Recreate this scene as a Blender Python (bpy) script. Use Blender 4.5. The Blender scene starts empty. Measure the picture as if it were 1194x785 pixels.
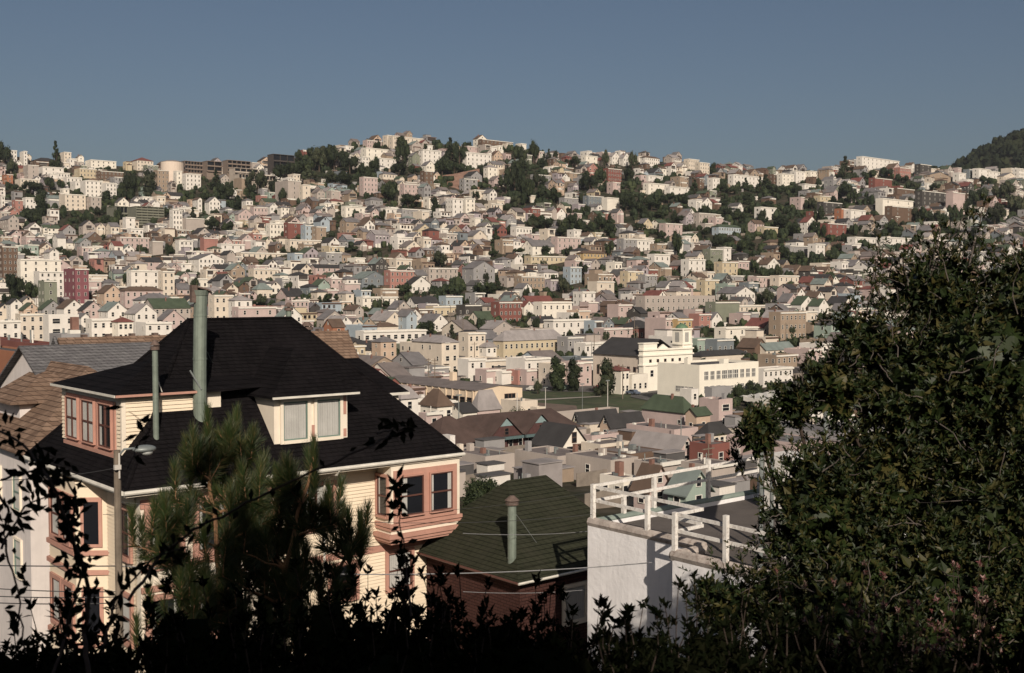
import bpy, math, random
from mathutils import Vector, Matrix, noise
random.seed(7)
SC = bpy.context.scene
COL = SC.collection
R = math.radians

# ------------------------------------------------------------------ camera, sky, sun, exposure
PITCH = math.atan(52.5 / 1300)
cam_d = bpy.data.cameras.new('camera'); cam = bpy.data.objects.new('camera', cam_d); COL.objects.link(cam)
cam.location = (0, 0, 0); cam.rotation_euler = (R(90) - PITCH, 0, 0)
cam_d.sensor_width = 36; cam_d.lens = 36 * 1300 / 1194; cam_d.clip_start = .1; cam_d.clip_end = 9000
cam_d.dof.use_dof = True; cam_d.dof.focus_distance = 120; cam_d.dof.aperture_fstop = 5.6
SC.camera = cam
SUN_AZ, SUN_EL = 170.0, 29.0          # azimuth clockwise from the view direction (+Y)
world = bpy.data.worlds.new('World'); SC.world = world; world.use_nodes = True
wn = world.node_tree; bg = wn.nodes['Background']
sky = wn.nodes.new('ShaderNodeTexSky'); sky.sky_type = 'NISHITA'; sky.sun_disc = False
sky.sun_elevation = R(SUN_EL); sky.sun_rotation = R(SUN_AZ)
sky.altitude = 60; sky.air_density = .9; sky.dust_density = 2.8; sky.ozone_density = 1.2
wn.links.new(sky.outputs[0], bg.inputs[0]); bg.inputs[1].default_value = 0.053
sl = bpy.data.lights.new('sun', 'SUN'); sun = bpy.data.objects.new('sun', sl); COL.objects.link(sun)
sl.energy = 5.0; sl.angle = R(.5); sl.color = (1.0, .885, .76)
sdir = Vector((math.sin(R(SUN_AZ)) * math.cos(R(SUN_EL)), math.cos(R(SUN_AZ)) * math.cos(R(SUN_EL)), math.sin(R(SUN_EL))))
sun.rotation_euler = sdir.to_track_quat('Z', 'Y').to_euler(); sun.location = sdir * 60
SC.view_settings.view_transform = 'Standard'; SC.view_settings.look = 'None'
SC.view_settings.exposure = -0.1; SC.view_settings.gamma = 1; SC.view_settings.use_curve_mapping = False
SC.render.engine = 'CYCLES'; SC.cycles.max_bounces = 4; SC.cycles.diffuse_bounces = 2; SC.cycles.glossy_bounces = 2
SC.cycles.transmission_bounces = 2; SC.cycles.transparent_max_bounces = 4; SC.cycles.caustics_reflective = False; SC.cycles.caustics_refractive = False

# ------------------------------------------------------------------ pixels of the survey <-> the world
F = 1300.0
FW = Vector((0, math.cos(PITCH), -math.sin(PITCH))); UP = Vector((0, math.sin(PITCH), math.cos(PITCH)))
def ray(px, py):
    return Vector(((px - 597) / F, 0, 0)) + UP * ((392.5 - py) / F) + FW
def at(px, py, D):
    r = ray(px, py); return r * (D / r.y)
def proj(p):
    d = p.dot(FW); return 597 + F * p.x / d, 392.5 - F * p.dot(UP) / d
PROF = [(-80, 3), (-20, 1.0), (-4, -1.3), (0, -1.7), (3, -2.3), (6, -3.6), (12, -7.5), (20, -11.5), (36, -15.5), (60, -18.2), (80, -20.0), (130, -23.8), (200, -27.6), (240, -28.9), (325, -29.2), (345, -28.2),
        (400, -22.5), (450, -16.5), (500, -8.5), (550, 1), (600, 13), (650, 27), (700, 42), (800, 73), (900, 106), (950, 124), (985, 131), (1100, 118), (1400, 70), (4000, -60)]
SKY = [(-400, 215), (0, 193), (60, 194), (120, 198), (200, 200), (300, 203), (330, 197), (355, 184), (400, 177), (450, 170), (500, 170), (550, 175), (600, 176), (650, 188), (700, 190),
       (750, 192), (800, 196), (850, 203), (900, 209), (950, 208), (1000, 200), (1050, 202), (1100, 207), (1194, 212), (1600, 210)]
def lerp_tab(t, x):
    if x <= t[0][0]: return t[0][1]
    for (a, b), (c, d) in zip(t, t[1:]):
        if x <= c:
            k = (x - a) / (c - a); return b + (d - b) * k
    return t[-1][1]
def Hh(x, y):
    z = lerp_tab(PROF, y)
    if y > 500:
        px = 597 + F * x / y
        zt = (340 - lerp_tab(SKY, px)) / F * 950
        w = min(1, (y - 500) / 440) ** 1.3
        z += w * (zt - 124)
    if y > 950:
        z += 146 * math.exp(-(((x - 650) / 175) ** 2 + ((y - 1380) / 200) ** 2))
    if y > 380 and y < 1000:
        z += 1.6 * noise.noise(Vector((x * .012, y * .012, 0))) * min(1, (y - 380) / 100)
    return z
def ground_hit(px, py):
    r = ray(px, py); lo = None; y = 60.0
    prev = 60.0
    while y < 1150:
        k = y / r.y
        if r.z * k < Hh(r.x * k, y):
            a, b = prev, y
            for _ in range(14):
                m = (a + b) / 2; km = m / r.y
                if r.z * km < Hh(r.x * km, m): b = m
                else: a = m
            return b
        prev = y; y += 6
    return None

# ------------------------------------------------------------------ materials
MATS = {}
def nodes(name):
    m = bpy.data.materials.new(name); m.use_nodes = True; nt = m.node_tree
    return m, nt, nt.nodes['Principled BSDF']
def mixrgb(nt, fac, a, b, mode='MIX'):
    n = nt.nodes.new('ShaderNodeMix'); n.data_type = 'RGBA'; n.blend_type = mode
    for i, v in ((0, fac), (6, a), (7, b)):
        if isinstance(v, bpy.types.NodeSocket): nt.links.new(v, n.inputs[i])
        elif isinstance(v, (int, float)): n.inputs[i].default_value = v
        else: n.inputs[i].default_value = (*v[:3], 1)
    return n.outputs[2]
def coords(nt, kind='Object', scale=(1, 1, 1)):
    tc = nt.nodes.new('ShaderNodeTexCoord'); mp = nt.nodes.new('ShaderNodeMapping'); mp.inputs['Scale'].default_value = scale
    nt.links.new(tc.outputs[kind], mp.inputs[0]); return mp.outputs[0]
def ntex(nt, vec, scale, detail=4, rough=.6):
    n = nt.nodes.new('ShaderNodeTexNoise'); n.inputs['Scale'].default_value = scale; n.inputs['Detail'].default_value = detail; n.inputs['Roughness'].default_value = rough
    nt.links.new(vec, n.inputs['Vector']); return n.outputs['Fac']
def ramp(nt, fac, a, b, p0=.3, p1=.7):
    n = nt.nodes.new('ShaderNodeMapRange'); n.inputs['From Min'].default_value = p0; n.inputs['From Max'].default_value = p1
    n.inputs['To Min'].default_value = a; n.inputs['To Max'].default_value = b; nt.links.new(fac, n.inputs['Value']); return n.outputs[0]
def mat(name, col, rough=.8, var=.12, scale=.6, spec=.3, bump=0.0, bscale=20, streak=0.0, metal=0.0, var2=None):
    """paint, stucco, tar: a base colour with uneven wear; streak = rain streaks running down"""
    if name in MATS: return MATS[name]
    m, nt, p = nodes(name)
    v = coords(nt); f = ntex(nt, v, scale)
    c = mixrgb(nt, ramp(nt, f, 0, 1), [x * (1 - var) for x in col], [min(1, x * (1 + var)) for x in col])
    if var2: c = mixrgb(nt, ramp(nt, ntex(nt, v, scale * 3.1), 0, 1, .5, .75), c, var2)
    if streak:
        vs = coords(nt, 'Object', (5, 5, .5)); fs = ntex(nt, vs, 1.3, 3)
        c = mixrgb(nt, ramp(nt, fs, 0, streak, .52, .8), c, [x * .55 for x in col])
    nt.links.new(c, p.inputs['Base Color']); p.inputs['Roughness'].default_value = rough; p.inputs['Metallic'].default_value = metal
    p.inputs['Specular IOR Level'].default_value = spec
    if bump:
        b = nt.nodes.new('ShaderNodeBump'); b.inputs['Strength'].default_value = bump; b.inputs['Distance'].default_value = .02
        nt.links.new(ntex(nt, v, bscale, 5), b.inputs['Height']); nt.links.new(b.outputs[0], p.inputs['Normal'])
    MATS[name] = m; return m
def shingle(name, c1, c2, c3, w=.3, h=.14, bump=.6, patch=.25):
    """courses of shingles or shakes; works on roof planes facing the local x or the local y"""
    if name in MATS: return MATS[name]
    m, nt, p = nodes(name)
    tc = nt.nodes.new('ShaderNodeTexCoord'); sp = nt.nodes.new('ShaderNodeSeparateXYZ'); nt.links.new(tc.outputs['Object'], sp.inputs[0])
    ad = nt.nodes.new('ShaderNodeMath'); ad.operation = 'ADD'; nt.links.new(sp.outputs[0], ad.inputs[0]); nt.links.new(sp.outputs[1], ad.inputs[1])
    cb = nt.nodes.new('ShaderNodeCombineXYZ'); nt.links.new(ad.outputs[0], cb.inputs[0]); nt.links.new(sp.outputs[2], cb.inputs[1])
    b = nt.nodes.new('ShaderNodeTexBrick'); nt.links.new(cb.outputs[0], b.inputs['Vector'])
    b.inputs['Color1'].default_value = (*c1, 1); b.inputs['Color2'].default_value = (*c2, 1); b.inputs['Mortar'].default_value = (*[x * .45 for x in c1], 1)
    b.inputs['Scale'].default_value = 1; b.inputs['Brick Width'].default_value = w; b.inputs['Row Height'].default_value = h; b.inputs['Mortar Size'].default_value = .012; b.inputs['Mortar Smooth'].default_value = .2
    f = ntex(nt, tc.outputs['Object'], 1.1, 6, .7)
    c = mixrgb(nt, ramp(nt, f, 0, patch * 2, .45, .75), b.outputs['Color'], c3)
    nt.links.new(c, p.inputs['Base Color']); p.inputs['Roughness'].default_value = .9; p.inputs['Specular IOR Level'].default_value = .06
    bp = nt.nodes.new('ShaderNodeBump'); bp.inputs['Strength'].default_value = bump; bp.inputs['Distance'].default_value = .03
    nt.links.new(b.outputs['Fac'], bp.inputs['Height']); bp.invert = True; nt.links.new(bp.outputs[0], p.inputs['Normal'])
    MATS[name] = m; return m
def leafmat(name, a, b, c3, scale=2.2, rough=.45, spec=.4):
    if name in MATS: return MATS[name]
    m, nt, p = nodes(name)
    g = nt.nodes.new('ShaderNodeNewGeometry'); oi = nt.nodes.new('ShaderNodeObjectInfo')
    v = coords(nt); f = ntex(nt, v, scale, 3)
    c = mixrgb(nt, ramp(nt, f, 0, 1, .35, .65), a, b)
    c = mixrgb(nt, ramp(nt, g.outputs['Random Per Island'], 0, .9, .55, 1), c, c3)
    h = nt.nodes.new('ShaderNodeHueSaturation'); nt.links.new(c, h.inputs['Color']); nt.links.new(ramp(nt, oi.outputs['Random'], .7, 1.35, 0, 1), h.inputs['Value'])
    nt.links.new(h.outputs[0], p.inputs['Base Color']); p.inputs['Roughness'].default_value = rough; p.inputs['Specular IOR Level'].default_value = spec
    MATS[name] = m; return m
def glass(name='window_glass', col=(.012, .013, .016)):
    if name in MATS: return MATS[name]
    m, nt, p = nodes(name); p.inputs['Base Color'].default_value = (*col, 1); p.inputs['Roughness'].default_value = .12; p.inputs['Specular IOR Level'].default_value = .45
    MATS[name] = m; return m
GL = glass()

WALL = dict(white=(.66, .62, .56), cream=(.60, .525, .43), pink=(.46, .36, .33), tan=(.30, .23, .17), yellow=(.50, .42, .29), grey=(.27, .26, .255), beige=(.38, .33, .29),
            brown=(.13, .085, .06), red=(.19, .075, .06), blue=(.33, .38, .41), mint=(.27, .33, .28), lilac=(.33, .29, .30), dark=(.06, .055, .05), orange=(.32, .14, .08),
            sage=(.19, .20, .15), peach=(.48, .36, .27), salmon=(.34, .17, .14), ivory=(.70, .65, .56), ochre=(.42, .30, .15), magenta=(.20, .075, .085), slate=(.17, .19, .20))
ROOF = dict(grey=(.15, .14, .14), pale=(.27, .245, .235), dark=(.04, .038, .038), brown=(.11, .075, .055), green=(.06, .08, .05), red=(.16, .06, .05), tar=(.085, .08, .078), gravel=(.165, .14, .13), teal=(.17, .20, .185))
def wm(c):
    if c in ('white', 'cream', 'pink', 'beige', 'yellow', 'ivory'): return mat(c + '_wall_paint', WALL[c], .85, .1, .25, streak=.35)
    return mat(c + '_wall_paint', WALL[c], .85, .12, .25, streak=.25)
def rm(c): return mat(c + '_roofing', ROOF[c], .92, .2, .35, bump=.25, bscale=3)
TRIM = mat('white_trim_paint', (.66, .63, .56), .7, .08, 1.2)
DTRIM = mat('brown_trim_paint', (.10, .06, .045), .7, .1, 1.2)
METAL = mat('weathered_metal', (.22, .24, .23), .5, .2, 2, metal=.3)

# ------------------------------------------------------------------ mesh collector and objects
class MB:
    def __init__(s): s.v = []; s.f = []; s.m = []; s.mats = []
    def mi(s, m):
        if m not in s.mats: s.mats.append(m)
        return s.mats.index(m)
    def add(s, vs, fs, m, M=None):
        k = len(s.v); i = s.mi(m)
        s.v += [tuple(M @ Vector(p)) if M else tuple(p) for p in vs]
        for f in fs: s.f.append([k + j for j in f]); s.m.append(i)
        return s
    def box(s, x0, x1, y0, y1, z0, z1, m, M=None):
        if x0 > x1: x0, x1 = x1, x0
        if y0 > y1: y0, y1 = y1, y0
        return s.add([(x0, y0, z0), (x1, y0, z0), (x1, y1, z0), (x0, y1, z0), (x0, y0, z1), (x1, y0, z1), (x1, y1, z1), (x0, y1, z1)],
                     [(0, 3, 2, 1), (4, 5, 6, 7), (0, 1, 5, 4), (1, 2, 6, 5), (2, 3, 7, 6), (3, 0, 4, 7)], m, M)
    def fbox(s, face, c, s0, s1, o0, o1, z0, z1, m, M=None):
        """box on a wall: face R = plane y=c looking to -y, L = plane x=c looking to -x; o = distance out of the wall"""
        if face == 'R': return s.box(s0, s1, c - o1, c - o0, z0, z1, m, M)
        return s.box(c - o1, c - o0, s0, s1, z0, z1, m, M)
    def ring(s, x0, x1, y0, y1, z0, z1, t, m, M=None):
        v = []
        for z in (z0, z1):
            v += [(x0, y0, z), (x1, y0, z), (x1, y1, z), (x0, y1, z), (x0 + t, y0 + t, z), (x1 - t, y0 + t, z), (x1 - t, y1 - t, z), (x0 + t, y1 - t, z)]
        f = []
        for i in range(4):
            j = (i + 1) % 4
            f += [(i, j, 8 + j, 8 + i), (4 + j, 4 + i, 12 + i, 12 + j), (8 + i, 8 + j, 12 + j, 12 + i), (j, i, 4 + i, 4 + j)]
        return s.add(v, f, m, M)
    def tube(s, pts, rad, m, n=8, M=None, cap=True):
        vs = []; fs = []; P = [Vector(p) for p in pts]
        for i, p in enumerate(P):
            t = (P[min(i + 1, len(P) - 1)] - P[max(i - 1, 0)]).normalized()
            a = t.cross(Vector((0, 0, 1)));
            if a.length < .05: a = Vector((1, 0, 0))
            a.normalize(); b = t.cross(a); r = rad[i] if isinstance(rad, (list, tuple)) else rad
            for k in range(n):
                q = 2 * math.pi * k / n; vs.append(p + a * (math.cos(q) * r) + b * (math.sin(q) * r))
        for i in range(len(P) - 1):
            for k in range(n):
                l = (k + 1) % n; fs.append((i * n + k, i * n + l, (i + 1) * n + l, (i + 1) * n + k))
        if cap: fs += [tuple(range(n))[::-1], tuple((len(P) - 1) * n + k for k in range(n))]
        return s.add(vs, fs, m, M)
    def build(s, name, parent=None, label=None, cat=None, group=None, kind=None, smooth=False):
        me = s.mesh(name, smooth); return obj(name, me, parent, label, cat, group, kind)
    def mesh(s, name, smooth=False):
        me = bpy.data.meshes.new(name); me.from_pydata(s.v, [], s.f)
        for m in s.mats: me.materials.append(m)
        me.polygons.foreach_set('material_index', s.m)
        if smooth: me.polygons.foreach_set('use_smooth', [True] * len(me.polygons))
        me.update(); return me
def tag(o, label=None, cat=None, group=None, kind=None):
    for k, v in (('label', label), ('category', cat), ('group', group), ('kind', kind)):
        if v: o[k] = v
    return o
def obj(name, me, parent=None, label=None, cat=None, group=None, kind=None, loc=None, rot=None, scale=None):
    o = bpy.data.objects.new(name, me); COL.objects.link(o)
    if parent: o.parent = parent
    if loc: o.location = loc
    if rot is not None: o.rotation_euler = rot
    if scale: o.scale = scale
    return tag(o, label, cat, group, kind)
def root(name, loc, rz=0, label=None, cat=None, group=None):
    return obj(name, None, None, label, cat, group, None, loc, (0, 0, rz))
GRID = R(40)                       # the street grid: local x runs to the right and away, local y to the left and away
U = Vector((math.cos(GRID), math.sin(GRID), 0)); V = Vector((-math.sin(GRID), math.cos(GRID), 0))
def span_u(P, px):                 # length along U from P until the picture column px
    k = (px - 597) / F; return (k * P.y - P.x) / (U.x - k * U.y)
def span_v(P, px):
    k = (px - 597) / F; return (k * P.y - P.x) / (V.x - k * V.y)
# ------------------------------------------------------------------ ground, hills, park, roads
def ground():
    m, nt, p = nodes('hillside_ground'); v = coords(nt, 'Object')
    a = mixrgb(nt, ramp(nt, ntex(nt, v, .03, 6), 0, 1, .4, .6), (.022, .027, .014), (.055, .045, .032))
    a = mixrgb(nt, ramp(nt, ntex(nt, v, .25, 5), 0, .8, .5, .7), a, (.09, .078, .06))
    nt.links.new(a, p.inputs['Base Color']); p.inputs['Roughness'].default_value = .95; p.inputs['Specular IOR Level'].default_value = .1
    ys = [-80, -50, -30, -15, -8, -4] + [i * 1.5 for i in range(0, 20)] + [30 + 3 * i for i in range(0, 24)]
    y = 102
    while y < 1150: ys.append(y); y += 7
    while y < 4200: ys.append(y); y *= 1.06
    vs = []; n = 170
    for y in ys:
        half = 90 + max(0, y) * .72
        for i in range(n + 1):
            x = -half + 2 * half * i / n; vs.append((x, y, Hh(x, y)))
    fs = [(j * (n + 1) + i, j * (n + 1) + i + 1, (j + 1) * (n + 1) + i + 1, (j + 1) * (n + 1) + i) for j in range(len(ys) - 1) for i in range(n)]
    mb = MB(); mb.add(vs, fs, m); mb.build('ground', kind='structure', smooth=True)
ground()
ASPH = mat('asphalt', (.10, .095, .09), .9, .2, .3)
def drape(name, corners, m, dz, nu=24, nv=12, thick=0):
    """a sheet over the ground through four surveyed corners given as picture points on the ground"""
    P = []
    for (px, py) in corners:
        D = ground_hit(px, py); P.append(at(px, py, D))
    vs = []; fs = []
    for j in range(nv + 1):
        for i in range(nu + 1):
            a = P[0].lerp(P[1], i / nu); b = P[3].lerp(P[2], i / nu); q = a.lerp(b, j / nv)
            vs.append((q.x, q.y, Hh(q.x, q.y) + dz))
    fs = [(j * (nu + 1) + i, j * (nu + 1) + i + 1, (j + 1) * (nu + 1) + i + 1, (j + 1) * (nu + 1) + i) for j in range(nv) for i in range(nu)]
    mb = MB(); mb.add(vs, fs, m); return mb.build(name, kind='structure')
gr = mat('park_grass', (.050, .064, .028), .95, .35, .12, var2=(.10, .085, .055))
drape('park_lawn', [(560, 481), (800, 492), (752, 457), (600, 454)], gr, .12)
drape('infield_dirt', [(600, 483), (676, 487), (672, 474), (600, 468)], mat('infield_clay', (.15, .11, .085), .95, .15, .2), .2)
drape('park_path', [(585, 470.5), (700, 463.8), (702, 462.8), (585, 468.5)], mat('path_concrete', (.30, .27, .23), .9, .1, .5), .26)
drape('park_street', [(735, 464), (790, 475), (800, 452), (740, 452)], ASPH, .26)
drape('street', [(560, 456), (765, 459), (765, 451.5), (560, 449.5)], ASPH, .22)
# ------------------------------------------------------------------ thin afternoon haze over the valley
def haze():
    m = bpy.data.materials.new('haze_air'); m.use_nodes = True; nt = m.node_tree; nt.nodes.remove(nt.nodes['Principled BSDF'])
    v = nt.nodes.new('ShaderNodeVolumePrincipled'); v.inputs['Density'].default_value = HAZE; v.inputs['Color'].default_value = (.80, .84, .90, 1); v.inputs['Anisotropy'].default_value = .2
    nt.links.new(v.outputs[0], nt.nodes['Material Output'].inputs['Volume'])
    mb = MB(); mb.box(-3400, 3400, -90, 4300, -75, 260, m); mb.build('haze', label='thin pale haze hanging over the valley', cat='haze', kind='stuff')
HAZE = .00007
haze()
# ------------------------------------------------------------------ houses of the town
WIN = {}
def win_mesh(kind):
    """a sash window one unit wide and one high, its face towards local -y"""
    if kind in WIN: return WIN[kind]
    t = {'white': TRIM, 'brown': DTRIM, 'grid': TRIM}[kind]; mb = MB()
    mb.box(-.5, .5, -.03, .05, -.02, 1.0, GL if kind != 'grid' else glass('grey_glass', (.10, .10, .10)))
    mb.box(-.56, -.47, -.08, .04, -.05, 1.05, t); mb.box(.47, .56, -.08, .04, -.05, 1.05, t)
    mb.box(-.47, .47, -.08, .04, 1.0, 1.05, t); mb.box(-.47, .47, -.12, .04, -.05, .0, t); mb.box(-.46, .46, -.07, .03, .48, .54, t)
    if kind == 'grid':
        for q in (-.17, .17): mb.box(q - .03, q + .03, -.07, .03, 0, .48, t); mb.box(q - .03, q + .03, -.07, .03, .54, 1, t)
    WIN[kind] = mb.mesh('window_' + kind); return WIN[kind]
def wins(mb, r, W, kind, small):
    """W: list of (face, s, z, w, h, plane). As objects under r, or flat boxes into mb for the far mass"""
    for (face, s, z, w, h, c) in W:
        if r is not None:
            if face == 'R': obj('window', win_mesh(kind), r, loc=(s, c, z), scale=(w, 1, h))
            else: obj('window', win_mesh(kind), r, loc=(c, s, z), rot=(0, 0, R(-90)), scale=(w, 1, h))
def prism(mb, x0, x1, y0, y1, z, rh, kind, m, oh=.35, th=.14, M=None):
    X0, X1, Y0, Y1 = x0 - oh, x1 + oh, y0 - oh, y1 + oh
    if kind == 'gu':
        ym = (y0 + y1) / 2; dz = rh * oh / max(.5, (y1 - y0) / 2)
        A = [(X0, Y0, z - dz), (X1, Y0, z - dz), (X1, ym, z + rh), (X0, ym, z + rh), (X0, Y1, z - dz), (X1, Y1, z - dz)]
    elif kind == 'gv':
        xm = (x0 + x1) / 2; dz = rh * oh / max(.5, (x1 - x0) / 2)
        A = [(X0, Y0, z - dz), (X0, Y1, z - dz), (xm, Y1, z + rh), (xm, Y0, z + rh), (X1, Y0, z - dz), (X1, Y1, z - dz)]
        A = [A[1], A[0], A[3], A[2], A[5], A[4]]
    elif kind in ('hip', 'pyr'):
        w, l = X1 - X0, Y1 - Y0; k = min(w, l) / 2
        if w > l: a, b = (X0 + k, (Y0 + Y1) / 2), (X1 - k, (Y0 + Y1) / 2)
        else: a, b = ((X0 + X1) / 2, Y0 + k), ((X0 + X1) / 2, Y1 - k)
        v = [(X0, Y0, z), (X1, Y0, z), (X1, Y1, z), (X0, Y1, z), (*a, z + rh), (*b, z + rh)]
        if w > l: f = [(0, 1, 5, 4), (1, 2, 5), (2, 3, 4, 5), (3, 0, 4)]
        else: f = [(0, 1, 4), (1, 2, 5, 4), (2, 3, 5), (3, 0, 4, 5)]
        v += [(X0, Y0, z - th), (X1, Y0, z - th), (X1, Y1, z - th), (X0, Y1, z - th)]
        f += [(0, 6, 7, 1), (1, 7, 8, 2), (2, 8, 9, 3), (3, 9, 6, 0), (9, 8, 7, 6)]
        mb.add(v, f, m, M); return
    v = [*A] + [(a, b, c - th) for a, b, c in A]
    f = [(0, 1, 2, 3), (3, 2, 5, 4), (9, 8, 7, 6), (10, 11, 8, 9), (0, 6, 7, 1), (4, 5, 11, 10), (0, 3, 9, 6), (3, 4, 10, 9), (1, 7, 8, 2), (2, 8, 11, 5)]
    mb.add(v, f, m, M)
def gable_walls(mb, wr, wl, h, rh, kind, m, M=None):
    t = .12
    if kind == 'gu':
        for x in (0, wr - .1): mb.add([(x, 0, h), (x, wl, h), (x, wl / 2, h + rh - t), (x + .1, 0, h), (x + .1, wl, h), (x + .1, wl / 2, h + rh - t)], [(0, 2, 1), (3, 4, 5), (0, 3, 5, 2), (1, 2, 5, 4)], m, M)
    else:
        for y in (0, wl - .1): mb.add([(0, y, h), (wr, y, h), (wr / 2, y, h + rh - t), (0, y + .1, h), (wr, y + .1, h), (wr / 2, y + .1, h + rh - t)], [(0, 1, 2), (3, 5, 4), (0, 2, 5, 3), (1, 4, 5, 2)], m, M)
def make_house(spec, mass=None, rng=random):
    """spec: loc (near corner on the ground), wr, wl, h (eave height), roof, rh, wall, roofc, wk, cols (window columns per face or None)
       as one thing with parts, or added to the mesh collectors of the far mass"""
    wr, wl, h, rk, rh = spec['wr'], spec['wl'], spec['h'], spec['roof'], spec['rh']; L = spec['loc']
    W = wm(spec['wall']); RM = rm(spec['roofc']); base = -spec.get('base', 3); wk = spec.get('wk', 'white')
    T = TRIM if wk == 'white' else DTRIM
    r = None; M = None
    if mass is None: r = root(spec.get('name', 'town_house'), L, GRID); wall = MB(); roof = MB(); corn = MB(); bay = MB(); chim = MB()
    else: M = Matrix.Translation(L) @ Matrix.Rotation(GRID, 4, 'Z'); wall = roof = corn = bay = chim = mass
    wall.box(0, wr, 0, wl, base, h, W, M)
    if rk == 'flat':
        wall.ring(0, wr, 0, wl, h, h + spec.get('para', .5), .25, W, M)
        roof.box(.25, wr - .25, .25, wl - .25, h, h + .06, RM, M)
        if spec.get('cornice', True):
            corn.box(-.02, wr + .3, -.35, -.002, h - .15, h + .35, T, M)
            corn.box(-.35, -.002, -.35, wl * .999, h - .0, h + .3, T, M) if spec.get('lc') else None
        if wr > 5 and wl > 6 and spec.get('junk', True):
            a = rng.uniform(.3, .6) * wr; b = rng.uniform(.4, .75) * wl
            chim.box(a, a + .8, b, b + .8, h + .06, h + rng.uniform(.6, 1.3), W if rng.random() < .7 else METAL, M)
            a2 = rng.uniform(.15, .8) * wr; b2 = rng.uniform(.15, .4) * wl
            chim.box(a2, a2 + .25, b2, b2 + .25, h + .06, h + rng.uniform(.6, 1.1), METAL, M)
    else:
        prism(roof, 0, wr, 0, wl, h + (0 if rk in ('gu', 'gv') else .02), rh, rk, RM, M=M)
        if rk in ('gu', 'gv'): gable_walls(wall, wr, wl, h, rh, rk, W, M)
        if rng.random() < .6:
            a = rng.uniform(.25, .75) * wr; b = rng.uniform(.3, .7) * wl
            chim.box(a, a + .42, b, b + .42, h, h + rh + .45, mat('chimney_brick', (.20, .11, .085), .9, .2, 1.5), M)
    if spec.get('annex'):
        q = spec['annex']; ah = h * q[3]
        wall.box(q[0], q[1], -q[2], -.004, base, ah, W if q[4] else T, M); roof.box(q[0] + .1, q[1] - .1, -q[2] + .1, -.006, ah + .002, ah + .05, RM, M)
        if q[4]: wall.box(q[0], q[0] + .12, -q[2], -.006, ah + .052, ah + .9, T, M); wall.box(q[0] + .121, q[1], -q[2], -q[2] + .1, ah + .052, ah + .9, T, M)
    if spec.get('penthouse') and rk == 'flat' and wr > 6 and wl > 8:
        wall.box(wr * .2, wr * .75, wl * .45, wl * .9, h + .062, h + 2.6, W, M); roof.box(wr * .18, wr * .77, wl * .43, wl * .92, h + 2.601, h + 2.8, RM, M)
        ws_ = True
    if mass is None and spec.get('clutter') and rk == 'flat':
        for q in range(int(3 + wr * wl / 28)):
            a = rng.uniform(.5, wr - .8); b = rng.uniform(.5, wl - .8); m_ = MB(); t_ = rng.random()
            if t_ < .5: m_.tube([(a, b, h), (a, b, h + rng.uniform(.5, 1.3))], rng.uniform(.05, .13), METAL if t_ < .3 else TRIM, 7); m_.build('vent_pipe', r)
            elif t_ < .8: s_ = rng.uniform(.5, 1.0); m_.box(a, a + s_, b, b + s_ * .8, h, h + rng.uniform(.25, .5), TRIM if t_ < .7 else METAL); m_.build('skylight', r)
            else: s_ = rng.uniform(.5, .8); m_.box(a, a + s_, b, b + s_, h, h + rng.uniform(.8, 1.7), rng.choice([wm('cream'), mat('chimney_brick', (.20, .11, .085), .9, .2, 1.5), wm('grey')])); m_.build('chimney', r)
    # windows and bays
    ws = []; st = max(1, int(round((h - .6) / 3.0))); fh = h / st; ww = spec.get('ww', .9); hh = min(1.45, fh * .46)
    nf = spec.get('fcols'); nl = spec.get('lcols')
    if nf is None: nf = max(1, int((wr - .6) / 2.3))
    if nl is None: nl = max(1, int((wl - 1) / 3.6))
    bayed = spec.get('bay', 0)
    for k in range(st):
        z = fh * k + fh * .3
        for i in range(nf):
            s = wr * (i + .5) / nf
            if mass is not None and rng.random() < .25: continue
            if bayed and i == bayed - 1:
                if k >= 1: ws.append(('R', s, z, ww * 1.25, hh, -.8)); 
                continue
            if k == 0 and i == 0 and spec.get('garage'):
                (bay if mass is not None else wall)
                continue
            ws.append(('R', s, z, ww, hh, 0))
        for i in range(nl):
            if rng.random() < .25 and nl > 1: continue
            s = wl * (i + .5) / nl
            ws.append(('L', s, z, ww * .85, hh * .9, 0))
    if rk == 'gv' and rh > 1.4: ws.append(('R', wr / 2, h + rh * .18, ww * .8, min(1.1, rh * .45), 0))
    if rk == 'gu' and rh > 1.4: ws.append(('L', wl / 2, h + rh * .18, ww * .8, min(1.1, rh * .45), 0))
    if bayed and st >= 2:
        s = wr * (bayed - .5) / nf; b0 = fh * 1.0 + .0; b1 = h - .25
        bay.add([(s - 1.3, -.001, b0), (s - .8, -.8, b0), (s + .8, -.8, b0), (s + 1.3, -.001, b0), (s - 1.3, -.001, b1), (s - .8, -.8, b1), (s + .8, -.8, b1), (s + 1.3, -.001, b1)],
                [(0, 1, 5, 4), (1, 2, 6, 5), (2, 3, 7, 6), (4, 5, 6, 7), (3, 2, 1, 0)], W, M)
        bay.box(s - .95, s + .95, -.98, -.82, b1, b1 + .18, T, M)
    if spec.get('garage'):
        g = bay if mass is None else mass
        s = wr * .5 / nf; g.box(max(.2, s - 1.2), s + 1.2, -.06, -.004, -.3, 2.1, T, M)
    if spec.get('stairs') and mass is None:
        st_ = MB()
        for q in range(7): st_.box(wr * .72 - .6, wr * .72 + .6, -.3 * (q + 1), -.3 * q - .004, base, 2.2 - .3 * q, mat('steps_concrete', (.33, .30, .26), .9, .1, 1), M)
        st_.build('front_steps', r)
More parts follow.
